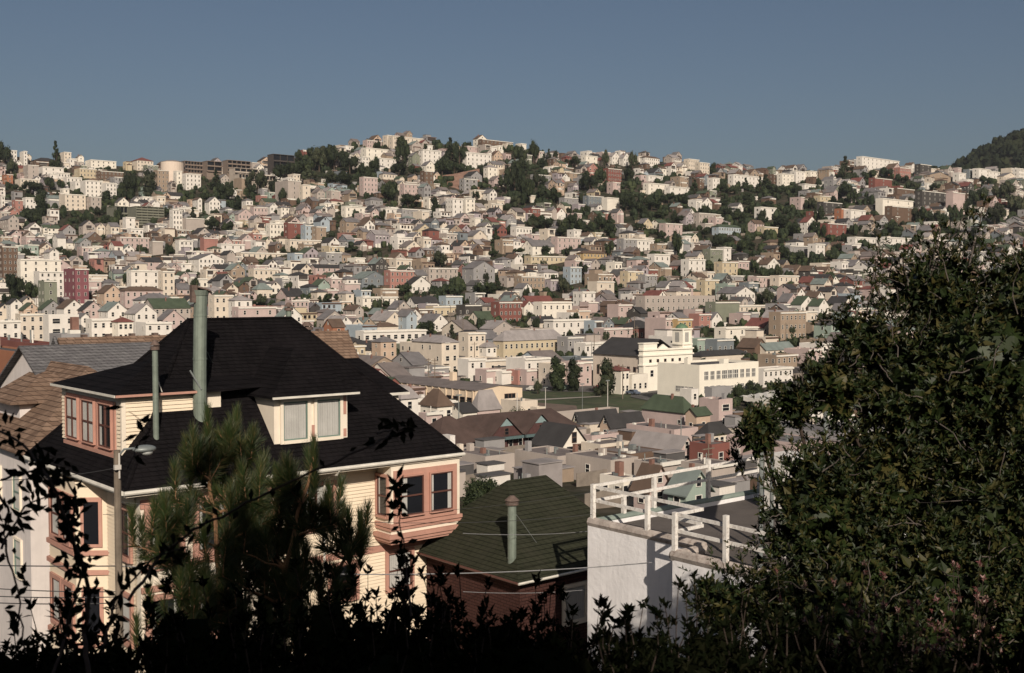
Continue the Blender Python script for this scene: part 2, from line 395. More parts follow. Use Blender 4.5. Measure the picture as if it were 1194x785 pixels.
    if mass is not None and rng.random() < .35 and st >= 2:
        a = rng.uniform(.05, .3) * wr; b = rng.uniform(.6, .95) * wr; zf = fh * rng.randint(1, st) - .2
        mass.box(a, b, -.09, -.003, zf - 1.9, zf, mat('painted_porch_shade', (.05, .042, .038), .9, .1, 1), M); mass.box(a - .1, b + .1, -1.0, -.002, zf - 2.1, zf - 1.95, T, M)  # near-black panel on the wall stands in for the shade of a porch
    if mass is not None:
        for (face, s, z, w, hh2, c) in ws:
            mass.fbox(face, c, s - w * .62, s + w * .62, .002, .05, z - .1, z + hh2 + .1, T, M)
            mass.fbox(face, c, s - w / 2, s + w / 2, .051, .08, z, z + hh2 * rng.choice((1, 1, .8)), GL if rng.random() < .6 else glass('grey_glass', (.10, .10, .10)), M)  # greyer panes carry sky reflection and curtains in their colour
        return None
    wall.build('wall', r); roof.build('roof', r)
    if corn.v: corn.build('cornice', r)
    if bay.v: bay.build('bay', r)
    if chim.v: chim.build('chimney' if rk != 'flat' else 'roof_vent', r)
    wins(None, r, ws, wk, False)
    tag(r, spec.get('label'), spec.get('cat', 'house'), spec.get('group'))
    return r
TAKEN = []      # picture boxes and ground discs of the surveyed buildings
FOOT = []
LAB = []        # things whose labels are finished at the end: (object, base words, px, py, landmark?)
def survey(x0, xc, x1, ytop, ybase, roof='flat', wall='cream', roofc='grey', rh=None, say=None, D=None, **k):
    """a building measured in the photograph: columns of its far-left, near and far-right corners, row of its top, row of its foot or its distance"""
    if xc is None: xc = x0 + (x1 - x0) * random.choice((.28, .35, .42))
    if D is None: D = ground_hit(xc, ybase)
    sky_ = D is None
    if D is None: D = 925
    P = at(xc, ybase, D); zt = at(xc, ytop, D).z; g = Hh(P.x, D)
    wr = max(2.2, span_u(P, x1)) if x1 > xc + .5 else 6
    wl = max(2.2, span_v(P, x0)) if x0 < xc - .5 else 7
    wr = min(wr, 90); wl = min(max(wl, 5.5 if D > 300 else 2.2), 90)
    if rh is None: rh = 0 if roof == 'flat' else min(3.4, .30 * min(wr, wl)) if roof in ('hip',) else min(3.6, .42 * (wl if roof == 'gu' else wr))
    zb = min(P.z - 2.0, g + 14) if sky_ and P.z > g + 2 else g
    if zb > g: k['base'] = 22
    h = max(2.4, zt - zb - (rh if roof != 'flat' else .5))
    base = max(2, .45 * (wl + wr) * .6) if D > 340 else 3
    sp = dict(loc=Vector((P.x, P.y, zb)), wr=wr, wl=wl, h=h, roof=roof, rh=rh, wall=wall, roofc=roofc, base=base, group=k.get('group'))
    if D < 200: sp['para'] = .18
    if D < 235: sp['clutter'] = True
    sp.update(k); r = make_house(sp)
    c = Vector((P.x, P.y, 0)) + U * wr / 2 + V * wl / 2
    FOOT.append((c.x, c.y, wr / 2, wl / 2)); TAKEN.append((x0, x1, ytop, ytop + (ybase - ytop) * (.62 if D > 330 else 1) if D > 172 else ytop + 9, D))
    cx, cy = (x0 + x1) / 2, (ytop + ybase) / 2
    if say is None: say = describe(sp)
    LAB.append([r, say, cx, cy, k.get('mark')])
    return r
CW = dict(white='white', cream='cream', pink='pale pink', tan='tan', yellow='yellow', grey='grey', beige='beige', brown='brown', red='brick red', blue='pale blue', mint='mint green', lilac='mauve', dark='near-black',
          orange='orange', sage='olive green', peach='peach', salmon='salmon', ivory='ivory', ochre='ochre', magenta='crimson', slate='slate grey')
RW = dict(grey='grey', pale='pale grey', dark='black', brown='brown', green='green', red='red', tar='tarred', gravel='gravel', teal='teal')
def describe(s):
    st = max(1, int(round((s['h'] - .6) / 3.0)))
    n = ('one', 'two', 'three', 'four', 'five', 'six', 'seven', 'eight')[min(7, st - 1)] + '-storey'
    ro = {'flat': 'with flat roof', 'gu': 'with %s gable roof' % RW[s['roofc']], 'gv': 'with %s gable facing the valley' % RW[s['roofc']], 'hip': 'with %s hipped roof' % RW[s['roofc']], 'pyr': 'with pointed roof'}[s['roof']]
    return '%s %s house %s' % (CW[s['wall']], n, ro)
# ------------------------------------------------------------------ surveyed buildings (columns and rows as read in the photograph)
def S(x0, xc, x1, yt, yb, roof, wall, roofc, say=None, D=None, **k): return survey(x0, xc, x1, yt, yb, roof, wall, roofc, None if 'rh' not in k else k.pop('rh'), say, D, **k)
apt = dict(name='apartment_building', cat='apartment building')
# valley, beyond the park
S(480, 515, 535, 392, 437, 'hip', 'cream', 'pale', 'big cream corner house with pale hipped roof and bay', mark='the big cream corner house', bay=1, ww=1.1)
S(436, 444, 462, 393, 428, 'hip', 'peach', 'grey', 'peach house with grey hipped roof')
S(535, 546, 566, 419, 445, 'flat', 'white', 'gravel', 'small white flat-roofed house with blank side wall', lcols=0, garage=1)
S(537, 546, 566, 388, 424, 'flat', 'cream', 'gravel', 'narrow cream four-storey apartment block', mark='the narrow four-storey block', fcols=3, **apt)
S(565, 567, 586, 399, 424, 'hip', 'white', 'pale', 'white three-storey flats with pale roof', fcols=3)
S(583, 587, 658, 386, 424, 'hip', 'yellow', 'pale', 'long yellow apartments with pale roof and dormers', rh=3.4, fcols=12, mark='the long yellow apartments', **apt)
S(565, 567, 583, 431, 449, 'flat', 'pink', 'tar', 'low pink house with white trim beside park', garage=1)
S(583, 585, 603, 433, 449, 'flat', 'white', 'tar', 'low white row house beside park', bay=1)
S(603, 604, 614, 432, 449, 'flat', 'salmon', 'tar', 'narrow salmon row house', cornice=False)
S(613, 614, 628, 431, 450, 'flat', 'pink', 'tar', 'pink row house with steps up from park street', stairs=1)
S(590, 612, 642, 418, 448, 'flat', 'white', 'grey', 'white three-storey flats with grey side wall', fcols=3, lcols=0)
S(640, 642, 668, 424, 452, 'flat', 'cream', 'gravel', 'cream flats behind the park trees', fcols=3)
S(668, 671, 690, 422, 452, 'flat', 'pink', 'gravel', 'pinkish flats with balconies beside church', fcols=2, bay=1)
S(658, 662, 680, 393, 420, 'flat', 'grey', 'grey', 'grey-white flats behind the park trees', fcols=3)
S(680, 682, 702, 400, 424, 'flat', 'white', 'tar', 'white flats set back behind church', fcols=3)
S(641, 645, 718, 373, 395, 'flat', 'white', 'gravel', 'long white flats with roof terrace', fcols=9, lc=1, mark='the long white terrace flats', **apt)
S(719, 740, 767, 374, 397, 'hip', 'red', 'dark', 'brick red house under broad black hipped roof', mark='the broad black hipped roof')
S(700, 704, 760, 383, 402, 'flat', 'pink', 'gravel', 'long low pink building behind church', fcols=7)
S(748, 752, 834, 345, 374, 'flat', 'beige', 'gravel', 'long beige school wall with tiny windows', rh=0, fcols=14, ww=.8, cornice=False, mark='the long beige school block', cat='school')
S(752, 776, 790, 371, 405, 'flat', 'pink', 'tar', 'pink-fronted flats with blank brown side', lcols=0, fcols=3)
S(789, 790, 807, 372, 405, 'flat', 'ochre', 'tar', 'ochre flats joined to pink flats', fcols=3)
S(812, 815, 829, 366, 386, 'flat', 'salmon', 'tar', 'small red balcony house', fcols=2, lcols=0)
S(827, 830, 842, 364, 384, 'gv', 'white', 'grey', 'little white gabled house by red house', lcols=1)
S(804, 813, 832, 395, 413, 'flat', 'mint', 'grey', 'mint green flat-roofed house', fcols=3, mark='the mint green house')
S(832, 836, 856, 396, 414, 'flat', 'slate', 'dark', 'dark slate house beside mint house', fcols=3)
S(806, 818, 874, 410, 428, 'hip', 'cream', 'dark', 'low cream hall with dark hipped roof', rh=1.6, fcols=0, lcols=0)
S(843, 846, 884, 382, 402, 'flat', 'ivory', 'dark', 'cream flats with black roof deck', fcols=3)
S(860, 880, 895, 395, 418, 'gv', 'brown', 'brown', 'brown gabled house behind white school', bay=1)
S(880, 893, 927, 400, 418, 'gu', 'cream', 'teal', 'cream house with grey-green gable roof and dormers', fcols=5)
S(884, 905, 930, 414, 438, 'flat', 'tan', 'tar', 'tan block half hidden by big tree', fcols=4, lcols=3, **apt)
S(885, 890, 925, 430, 452, 'flat', 'white', 'gravel', 'low white annex behind big tree')
S(825, 830, 853, 452, 474, 'flat', 'grey', 'tar', 'grey blank shed wall below school windows', fcols=0, lcols=0, cornice=False, D=272)
S(816, 838, 855, 466, 500, 'flat', 'pink', 'tar', 'pink stucco block with one wide window', fcols=1, lcols=0, ww=2.2, cornice=False, mark='the pink stucco block')
S(793, 806, 815, 454, 480, 'flat', 'white', 'tar', 'small white block below white school', fcols=1, lcols=0, cornice=False, D=262)
S(771, 793, 798, 463, 476, 'flat', 'white', 'tar', 'low white wall building by round tree', fcols=0, lcols=0, cornice=False, D=268)
S(749, 797, 812, 464, 507, 'hip', 'pink', 'green', 'pink house with green hipped roof by park', rh=3.0, fcols=2, lcols=5, bay=1, D=222, mark='the green-roofed pink house')
S(800, 812, 829, 476, 507, 'gu', 'peach', 'green', 'peach wing with green roof', D=214)
S(731, 786, 815, 499, 522, 'flat', 'pink', 'gravel', 'flat grey roof with pink end wall', fcols=0, lcols=1, cornice=False, D=190, junk=False)
S(814, 826, 852, 494, 524, 'hip', 'cream', 'dark', 'cream house with black hipped roof beside big tree', rh=2.0, D=190, fcols=4)
S(672, 676, 722, 481, 508, 'gu', 'yellow', 'dark', 'olive-yellow house with black roof by park', rh=2.2, D=215, fcols=4)
S(700, 712, 752, 484, 512, 'gu', 'peach', 'dark', 'low dark-roofed house with satellite mast', rh=2.0, D=205, fcols=3)
S(683, 690, 722, 506, 520, 'flat', 'pink', 'gravel', 'low pink house with two windows', D=185, fcols=3, cornice=False)
S(640, 650, 722, 487, 499, 'flat', 'beige', 'gravel', 'low gravel-roofed building at park edge', D=236, fcols=0, cornice=False, lc=0)
S(584, 607, 627, 468, 492, 'flat', 'cream', 'gravel', 'low cream flat-roofed annex by park', D=248, fcols=1, lcols=0, cornice=False)
S(625, 626, 636, 475, 492, 'flat', 'cream', 'gravel', 'small lean-to of the cream annex', D=246, fcols=0, lcols=0, cornice=False, name='shed', cat='shed')
S(549, 557, 583, 456, 488, 'hip', 'pink', 'pale', 'pink house with broad pale hipped roof', D=228, rh=4, fcols=3, mark='the broad pale hipped roof')
S(520, 540, 556, 471, 492, 'gu', 'ivory', 'dark', 'white shed with small black roof', D=215, rh=1.5, fcols=2)
S(490, 510, 527, 455, 486, 'hip', 'ivory', 'brown', 'small house with brown pagoda-like roof', D=205, rh=3.0, fcols=2, lcols=2, mark='the brown pagoda-like roof')
S(462, 468, 487, 452, 486, 'hip', 'white', 'pale', 'white-roofed house with red roof garden', D=200, rh=2)
S(491, 497, 515, 480, 508, 'flat', 'pink', 'pale', 'pink and white back addition', D=185)
# flat roofs below, before the white gabled house
S(590, 607, 612, 562, 590, 'flat', 'white', 'tar', 'white corrugated rooftop shed wall', D=108, fcols=0, lcols=0, cornice=False)
S(660, 712, 745, 534, 560, 'flat', 'beige', 'gravel', 'broad gravel roof with pinkish end', D=140, fcols=0, lcols=1, cornice=False)
S(700, 727, 743, 554, 580, 'flat', 'ivory', 'gravel', 'white flats with dark paired windows behind railing', D=118, fcols=3, lcols=2, cornice=False)
S(740, 757, 782, 553, 580, 'gv', 'pink', 'brown', 'pink gabled house behind white railing', D=114, rh=2.2)
S(780, 800, 830, 556, 580, 'gv', 'mint', 'teal', 'house with blue-green gabled roof behind railing', D=110, rh=2)
S(740, 770, 795, 538, 560, 'flat', 'beige', 'tar', 'dark gravel roof behind white railing', D=138, fcols=0, lcols=0)
S(795, 830, 860, 540, 562, 'flat', 'beige', 'gravel', 'brown tarred roof beside big tree', D=130, fcols=0, lcols=0)
S(735, 790, 812, 512, 540, 'gv', 'pink', 'pale', 'low pale grey roof with white gable', D=158, rh=2.2, mark='the low roof with white gable')
S(805, 830, 852, 516, 540, 'flat', 'red', 'gravel', 'flat roof with dark red parapet', D=155, cornice=False, fcols=1)
S(678, 700, 735, 516, 540, 'flat', 'cream', 'gravel', 'pale flat roof with cream skylight', D=165, cornice=False, fcols=0)
S(694, 735, 775, 527, 545, 'flat', 'brown', 'gravel', 'grey roof with dark brown edge', D=152, cornice=False, fcols=0, lcols=0)
S(520, 566, 600, 534, 556, 'flat', 'beige', 'gravel', 'gravel roof with orange deck screens', D=150, cornice=False, fcols=0, lcols=0)
S(600, 650, 690, 536, 556, 'flat', 'beige', 'gravel', 'dusty grey roof with two cream vents', D=150, cornice=False, fcols=0, lcols=0)
None and S(652, 672, 690, 553, 575, 'flat', 'mint', 'gravel', 'flat roof with pale mint parapet', D=112, cornice=False, fcols=0, lcols=0)
# row of gabled houses at the west end of the valley
for i, (a, b, c, yt, w, rc, say) in enumerate([(-14, -3, 14, 354, 'cream', 'dark', 'cream gabled house at west end of gabled row'), (8, 13, 26, 348, 'white', 'dark', 'narrow white gabled house in gabled row'),
        (22, 28, 47, 353, 'peach', 'green', 'peach gabled house with near-black green roof'), (44, 50, 74, 350, 'grey', 'green', 'grey gabled house with dark green roof'),
        (66, 75, 98, 349, 'white', 'brown', 'white gabled house with brown roof'), (92, 97, 121, 351, 'pink', 'dark', 'pale pink gabled house with black roof'),
        (115, 126, 149, 352, 'white', 'teal', 'white gabled house with teal roof and porch'), (146, 158, 183, 354, 'white', 'pale', 'white gabled house with pale slate roof')]):
    S(a, b, c, yt, 388, 'gv', w, rc, say, D=424 - i * 4, group='row of gabled houses', bay=1 if i % 3 == 2 else 0)
S(113, 122, 143, 332, 362, 'gv', 'peach', 'brown', 'peach house with wide tan gable', D=480)
S(53, 57, 92, 367, 396, 'flat', 'white', 'tar', 'white flats with large dark windows', fcols=2, ww=2.4, lcols=0, cornice=False, D=352, mark='the white flats with dark windows')
S(20, 24, 52, 366, 392, 'flat', 'cream', 'gravel', 'cream flats beside white flats', fcols=3, D=372)
S(92, 95, 104, 365, 394, 'gv', 'white', 'grey', 'narrow white house with outside stair', D=366)
S(104, 107, 134, 372, 394, 'flat', 'white', 'gravel', 'white two-storey house with plain cornice', D=362, fcols=3)
S(134, 138, 155, 370, 394, 'hip', 'ivory', 'red', 'small cream house with red roof', D=362, fcols=3, mark='the small red roof')
S(-10, 0, 24, 374, 396, 'flat', 'white', 'tar', 'low white flats with balcony', D=356)
S(158, 170, 200, 376, 392, 'flat', 'white', 'pale', 'low white house beside black roof', D=372)
S(183, 190, 215, 361, 388, 'gv', 'pink', 'grey', 'pink house with double gable', D=405)
S(166, 180, 222, 348, 375, 'gu', 'beige', 'green', 'beige house with long dark green roof', D=428)
# slopes, row by row (west part)
S(75, 88, 104, 313, 346, 'flat', 'magenta', 'tar', 'crimson three-storey house with fire stairs', mark='the crimson house', D=500, fcols=2)
S(45, 52, 67, 327, 352, 'flat', 'sage', 'tar', 'grey-green blank cube house', fcols=1, D=485)
S(40, 46, 75, 316, 330, 'flat', 'white', 'pale', 'white terrace house above the grey-green cube', D=520)
S(151, 153, 188, 315, 334, 'flat', 'white', 'gravel', 'white two-storey block with few windows', fcols=3, D=515, mark='the plain white block')
S(188, 190, 204, 316, 338, 'flat', 'cream', 'gravel', 'cream house joined to plain white block', D=513)
S(140, 146, 190, 334, 350, 'hip', 'pink', 'brown', 'pink house with long brown hipped roof', D=475)
S(155, 165, 204, 342, 356, 'hip', 'white', 'grey', 'long white house with grey hipped roof', D=455)
S(22, 24, 72, 302, 314, 'flat', 'ivory', 'tar', 'long cream retaining-wall house', fcols=4, D=548)
S(0, 3, 22, 287, 309, 'flat', 'brown', 'tar', 'brown shingled apartments', fcols=3, D=565)
S(52, 58, 70, 289, 306, 'gv', 'white', 'pale', 'white gabled cottage', D=560)
S(137, 140, 175, 276, 294, 'flat', 'pink', 'gravel', 'pink apartments below dark terraced block', fcols=6, mark='the pink apartments', **apt)
S(175, 178, 191, 281, 298, 'flat', 'beige', 'gravel', 'tall grey-beige tower house', fcols=0)
S(148, 151, 171, 293, 303, 'gu', 'red', 'pale', 'low red house with pale tilted roof')
S(97, 103, 120, 270, 286, 'gv', 'brown', 'pale', 'brown house with pale gable roof')
S(0, 10, 24, 250, 272, 'gv', 'beige', 'grey', 'beige gabled house on west slope')
S(0, 2, 8, 228, 249, 'flat', 'white', 'tar', 'white tower house at west edge')
S(16, 18, 29, 233, 250, 'flat', 'salmon', 'tar', 'salmon pink house among dark trees', mark='the salmon pink house')
S(28, 30, 46, 230, 244, 'flat', 'white', 'tar', 'white house above salmon pink house')
S(71, 76, 102, 226, 246, 'flat', 'cream', 'tar', 'cream apartments with side balconies', fcols=4, mark='the cream balcony apartments', **apt)
S(102, 106, 120, 229, 246, 'flat', 'beige', 'tar', 'beige balcony flats joined to cream apartments', fcols=2)
S(47, 50, 77, 194, 209, 'flat', 'white', 'tar', 'white stepped block near skyline', fcols=3)
S(30, 33, 48, 192, 212, 'flat', 'beige', 'tar', 'beige blank-sided block near skyline', fcols=1)
S(5, 8, 18, 203, 218, 'flat', 'orange', 'tar', 'orange-tan block near skyline')
S(20, 24, 48, 208, 222, 'flat', 'cream', 'gravel', 'cream row with small windows')
for i, (a, b, y0, y1) in enumerate([(64, 84, 201, 212), (74, 98, 206, 218), (84, 110, 211, 224), (96, 122, 210, 230)]):
    S(a, a + 4, b, y0, y1, 'flat', 'white', 'gravel', ('uppermost', 'second from top', 'third from top', 'lowest')[i] + ' step of white terraced apartments', fcols=4, group='white terraced apartments', **apt)
S(120, 124, 138, 213, 232, 'flat', 'white', 'gravel', 'white slab with blank west wall', lcols=0)
S(89, 93, 115, 196, 211, 'flat', 'yellow', 'tar', 'yellowish flats under skyline')
S(114, 117, 146, 199, 213, 'flat', 'brown', 'tar', 'brown brick apartments under skyline', fcols=6, **apt)
S(102, 106, 138, 186, 198, 'flat', 'ivory', 'gravel', 'long cream house on skyline', fcols=5)
S(36, 40, 74, 182, 196, 'hip', 'brown', 'dark', 'dark brown house on skyline', fcols=5)
S(72, 75, 86, 177, 194, 'flat', 'cream', 'gravel', 'small cream tower on skyline')
S(11, 13, 23, 175, 197, 'flat', 'white', 'tar', 'white tower with paired windows on skyline', fcols=2, mark='the white skyline towers')
S(26, 28, 35, 176, 197, 'flat', 'white', 'tar', 'narrow white tower beside its twin on skyline', fcols=1)
S(154, 160, 181, 182, 199, 'hip', 'cream', 'red', 'cream villa with red tiled roof on skyline', mark='the red tiled villa')
S(181, 184, 199, 198, 224, 'flat', 'tan', 'gravel', 'tan apartments below water tank', fcols=3, **apt)
S(145, 147, 159, 253, 275, 'flat', 'white', 'tar', 'narrow white house before dark terraced block', fcols=1)
# centre slope
S(200, 202, 214, 244, 274, 'flat', 'white', 'tar', 'white five-storey apartment tower', fcols=3, mark='the white five-storey tower', **apt)
S(213, 217, 239, 254, 274, 'flat', 'beige', 'gravel', 'blank beige-grey block beside white tower', fcols=0, lcols=0)
S(235, 238, 255, 277, 294, 'flat', 'salmon', 'tar', 'block with dull red blank wall', fcols=0, lcols=0, mark='the dull red wall')
S(254, 258, 286, 284, 298, 'flat', 'white', 'gravel', 'long low white house beside dull red wall', fcols=3)
S(207, 209, 226, 280, 298, 'flat', 'white', 'tar', 'white narrow flats with bay', bay=1)
S(322, 336, 352, 210, 238, 'flat', 'beige', 'gravel', 'big cream block with blank walls', fcols=1, lcols=0, ww=.8, mark='the big blank cream block')
S(350, 353, 363, 215, 234, 'flat', 'cream', 'gravel', 'narrow wing of big blank block', fcols=1)
S(274, 282, 295, 207, 229, 'flat', 'tan', 'gravel', 'tan block with blank walls', fcols=1, lcols=0, mark='the tan blank block')
S(295, 298, 312, 209, 222, 'flat', 'ochre', 'gravel', 'ochre house beside tan block')
S(204, 206, 214, 199, 220, 'flat', 'ivory', 'gravel', 'cream house right below water tank')
S(214, 217, 236, 202, 222, 'flat', 'white', 'gravel', 'white flats under brown skyline apartments', fcols=4)
S(275, 278, 296, 243, 262, 'gv', 'pink', 'pale', 'pale pink gabled end house of pink row', mark='the pink row')
S(294, 296, 313, 241, 260, 'flat', 'pink', 'gravel', 'pale pink flats with red door', fcols=4)
S(312, 315, 325, 236, 254, 'gv', 'white', 'pale', 'white gabled house beside pink row')
S(325, 328, 338, 239, 256, 'hip', 'ivory', 'grey', 'cream hipped house beside white gable')
S(312, 315, 332, 260, 280, 'flat', 'ivory', 'tar', 'cream apartments with twelve square windows', fcols=4, mark='the cream apartments with square windows', **apt)
S(332, 336, 354, 259, 280, 'flat', 'red', 'tar', 'brick red apartments with plain wall', fcols=1, **apt)
S(353, 356, 366, 262, 283, 'flat', 'blue', 'tar', 'pale blue balcony flats', fcols=2)
S(366, 369, 381, 264, 283, 'flat', 'tan', 'teal', 'tan flats with sky blue end', fcols=1)
S(333, 338, 380, 279, 294, 'flat', 'cream', 'gravel', 'long cream two-storey flats on mid slope', fcols=7)
S(226, 231, 237, 230, 248, 'gv', 'white', 'brown', 'white gabled house with brown roof')
S(240, 244, 258, 229, 250, 'gv', 'white', 'grey', 'white gabled house with porch')
S(283, 287, 296, 231, 246, 'hip', 'white', 'grey', 'small white hipped house among trees')
S(276, 281, 344, 294, 308, 'flat', 'cream', 'gravel', 'long cream flats with central court', fcols=10, mark='the long court flats', **apt)
S(290, 296, 325, 313, 330, 'flat', 'cream', 'gravel', 'cream row under long court flats', fcols=5)
S(220, 232, 262, 295, 320, 'gv', 'white', 'grey', 'white house with big grey gable roof', rh=3)
S(200, 202, 221, 299, 310, 'gu', 'yellow', 'tar', 'yellow flats with brown roof')
S(221, 223, 238, 297, 308, 'flat', 'white', 'grey', 'white house beside yellow flats')
S(364, 368, 400, 308, 324, 'gu', 'pink', 'dark', 'pink-based house with long black roof', rh=1.6, fcols=5)
S(296, 300, 318, 330, 350, 'pyr', 'cream', 'teal', 'cream house with round green turret roof', rh=3)
S(322, 335, 355, 336, 352, 'gu', 'pink', 'dark', 'pink house with broad black roof')
S(336, 340, 360, 350, 374, 'flat', 'pink', 'dark', 'pink row house with grey dormers', fcols=4)
S(272, 278, 322, 358, 376, 'flat', 'pink', 'pale', 'low pinkish building above black ridge', fcols=3, D=420)
S(322, 330, 352, 358, 378, 'gv', 'white', 'teal', 'small white gabled house above black ridge', D=415)
S(245, 250, 272, 344, 366, 'flat', 'cream', 'tar', 'cream house beside tall vent pipe', D=430, fcols=3)
S(268, 274, 294, 345, 366, 'hip', 'white', 'pale', 'white house with round white bay', D=425)
S(384, 388, 402, 372, 400, 'gu', 'orange', 'brown', 'orange-brown house behind twin flues', D=350)
# centre, under the summit
S(454, 458, 494, 158, 174, 'flat', 'cream', 'tar', 'cream apartment slab on the summit', fcols=7, mark='the summit apartment slab', **apt)
S(424, 428, 446, 163, 176, 'flat', 'pink', 'tar', 'pinkish flats on summit')
S(422, 427, 464, 172, 192, 'flat', 'ivory', 'gravel', 'cream terraced flats under summit', fcols=5, **apt)
S(440, 443, 463, 184, 199, 'flat', 'white', 'gravel', 'white flats below cream terraced flats', fcols=3)
S(478, 481, 490, 177, 199, 'gv', 'sage', 'grey', 'pale green house with blank front', fcols=1, mark='the pale green house')
S(490, 493, 515, 174, 198, 'flat', 'white', 'gravel', 'white stepped apartments with tower', fcols=4, lc=1, mark='the stepped white apartments', **apt)
S(497, 499, 505, 169, 176, 'flat', 'white', 'gravel', 'little white stair tower on stepped apartments', fcols=1, D=925)
S(541, 544, 573, 177, 198, 'flat', 'white', 'gravel', 'white apartments with continuous balconies', fcols=6, lc=1, mark='the balcony apartments', **apt)
S(543, 545, 565, 170, 180, 'flat', 'pink', 'gravel', 'pink rooftop house over balcony apartments', fcols=3, D=925)
S(558, 562, 598, 162, 176, 'flat', 'brown', 'dark', 'dark brown skyline apartments', fcols=8, **apt)
S(573, 576, 586, 175, 189, 'gv', 'peach', 'brown', 'peach gabled house under brown apartments')
S(567, 569, 580, 192, 211, 'hip', 'ivory', 'pale', 'tall cream house above bare bank', fcols=2, mark='the tall cream house')
S(421, 424, 441, 206, 229, 'flat', 'pink', 'grey', 'grey-pink house with dark upper windows')
S(444, 447, 464, 200, 213, 'hip', 'cream', 'grey', 'cream house above big round tree')
S(467, 471, 494, 214, 230, 'flat', 'pink', 'gravel', 'pinkish two-storey flats beside big round tree', fcols=5)
S(492, 495, 506, 199, 220, 'flat', 'brown', 'dark', 'dark brown brick house west of bare bank', fcols=2)
S(538, 541, 557, 208, 223, 'flat', 'grey', 'dark', 'open grey garage on bare bank', fcols=2, ww=2.4)
S(550, 553, 571, 221, 234, 'flat', 'cream', 'gravel', 'cream block under grey garage', fcols=1)
S(520, 528, 540, 231, 256, 'flat', 'white', 'gravel', 'bright white apartments with small windows', fcols=2, lcols=3, mark='the bright white apartments', **apt)
S(540, 543, 554, 231, 252, 'flat', 'ivory', 'gravel', 'cream wing of bright white apartments', fcols=2)
S(466, 469, 505, 243, 258, 'flat', 'grey', 'gravel', 'long grey-white row with arches', fcols=8)
S(448, 450, 466, 242, 256, 'flat', 'white', 'gravel', 'white corner of long row', fcols=3)
S(400, 403, 432, 240, 254, 'flat', 'ivory', 'grey', 'long cream house under wooded hill', fcols=4)
S(426, 432, 447, 229, 246, 'hip', 'grey', 'grey', 'grey house with pale curved roof')
S(453, 455, 483, 315, 338, 'flat', 'salmon', 'tar', 'salmon red flats', fcols=5, mark='the salmon red flats')
S(407, 422, 453, 316, 338, 'gv', 'slate', 'teal', 'blue-grey villa with gables', bay=1, fcols=4, mark='the blue-grey villa')
S(400, 402, 420, 330, 345, 'flat', 'pink', 'tar', 'pink blank-fronted house', fcols=0)
S(472, 480, 502, 322, 342, 'gv', 'white', 'dark', 'white house with black gable roof')
S(539, 552, 577, 304, 334, 'gv', 'grey', 'grey', 'large grey-white house with gable and bays', fcols=3, bay=2, mark='the large grey gabled house')
S(497, 500, 534, 312, 332, 'flat', 'beige', 'gravel', 'beige flats with bay windows', fcols=6, bay=2)
S(419, 423, 464, 346, 361, 'flat', 'ivory', 'gravel', 'long cream flats on lower slope', fcols=6)
S(474, 484, 512, 346, 362, 'gu', 'white', 'dark', 'white house with long black roof')
S(502, 505, 539, 357, 370, 'flat', 'yellow', 'dark', 'low yellow building', fcols=5, mark='the low yellow building')
S(512, 520, 539, 345, 358, 'flat', 'blue', 'teal', 'pale blue house behind yellow building')
S(421, 424, 497, 386, 404, 'flat', 'white', 'gravel', 'long white building with broad dark windows', fcols=9, ww=1.6, D=402, mark='the long white building')
S(430, 450, 470, 363, 386, 'gv', 'cream', 'pale', 'cream house with pale gable roof')
S(462, 474, 486, 362, 386, 'gv', 'blue', 'grey', 'pale blue gabled house', mark='the pale blue gable')
S(488, 505, 522, 366, 388, 'gv', 'white', 'grey', 'white house with grey gable by round bush tree')
S(400, 414, 424, 356, 376, 'gv', 'beige', 'brown', 'beige gabled house with brown roof')
S(560, 575, 600, 374, 396, 'gv', 'beige', 'pale', 'beige house with long pale roof', rh=3)
S(545, 560, 588, 366, 380, 'gu', 'cream', 'green', 'cream house with dark green roof')
S(577, 582, 608, 352, 378, 'flat', 'red', 'brown', 'dark red wooden house', mark='the dark red house')
S(618, 625, 648, 369, 388, 'gu', 'cream', 'dark', 'cream house with broken black roof', D=450)
# centre-east slope
S(677, 680, 707, 292, 306, 'hip', 'ochre', 'brown', 'orange-yellow house with brown roof', rh=1.5, mark='the orange-yellow house')
S(720, 724, 761, 299, 318, 'flat', 'dark', 'dark', 'near-black wooden apartments', fcols=5, mark='the near-black apartments', **apt)
S(761, 763, 781, 296, 314, 'flat', 'white', 'tar', 'white house beside near-black apartments', fcols=3)
S(764, 766, 778, 284, 297, 'flat', 'tan', 'tar', 'tan cube above white house', fcols=1)
S(723, 727, 742, 278, 297, 'flat', 'grey', 'gravel', 'grey-white flats with bays', bay=1, fcols=3)
S(741, 743, 762, 279, 294, 'flat', 'white', 'gravel', 'long white balcony flats', fcols=4, mark='the white balcony flats')
S(729, 732, 750, 316, 336, 'flat', 'yellow', 'gravel', 'yellow bay-windowed flats', bay=2, fcols=3, mark='the yellow bay-windowed flats')
S(750, 752, 766, 320, 336, 'flat', 'grey', 'gravel', 'grey-white flats beside yellow flats', bay=1)
S(685, 696, 716, 328, 347, 'flat', 'cream', 'gravel', 'cream corner flats with tan side', lcols=0, fcols=2)
S(663, 665, 678, 311, 332, 'flat', 'blue', 'grey', 'pale blue-grey house', mark='the pale blue-grey house')
S(668, 679, 694, 340, 364, 'flat', 'white', 'gravel', 'tall cream-white house with few windows', fcols=2, lcols=2)
S(680, 686, 697, 352, 366, 'flat', 'pink', 'tar', 'small pink blank cube', fcols=0)
S(623, 632, 667, 352, 374, 'flat', 'ivory', 'gravel', 'stepped ivory flats on lower slope', fcols=5, mark='the stepped ivory flats')
S(708, 721, 737, 355, 376, 'flat', 'pink', 'dark', 'pink-grey flats with square windows', lcols=0, fcols=2, mark='the pink-grey flats')
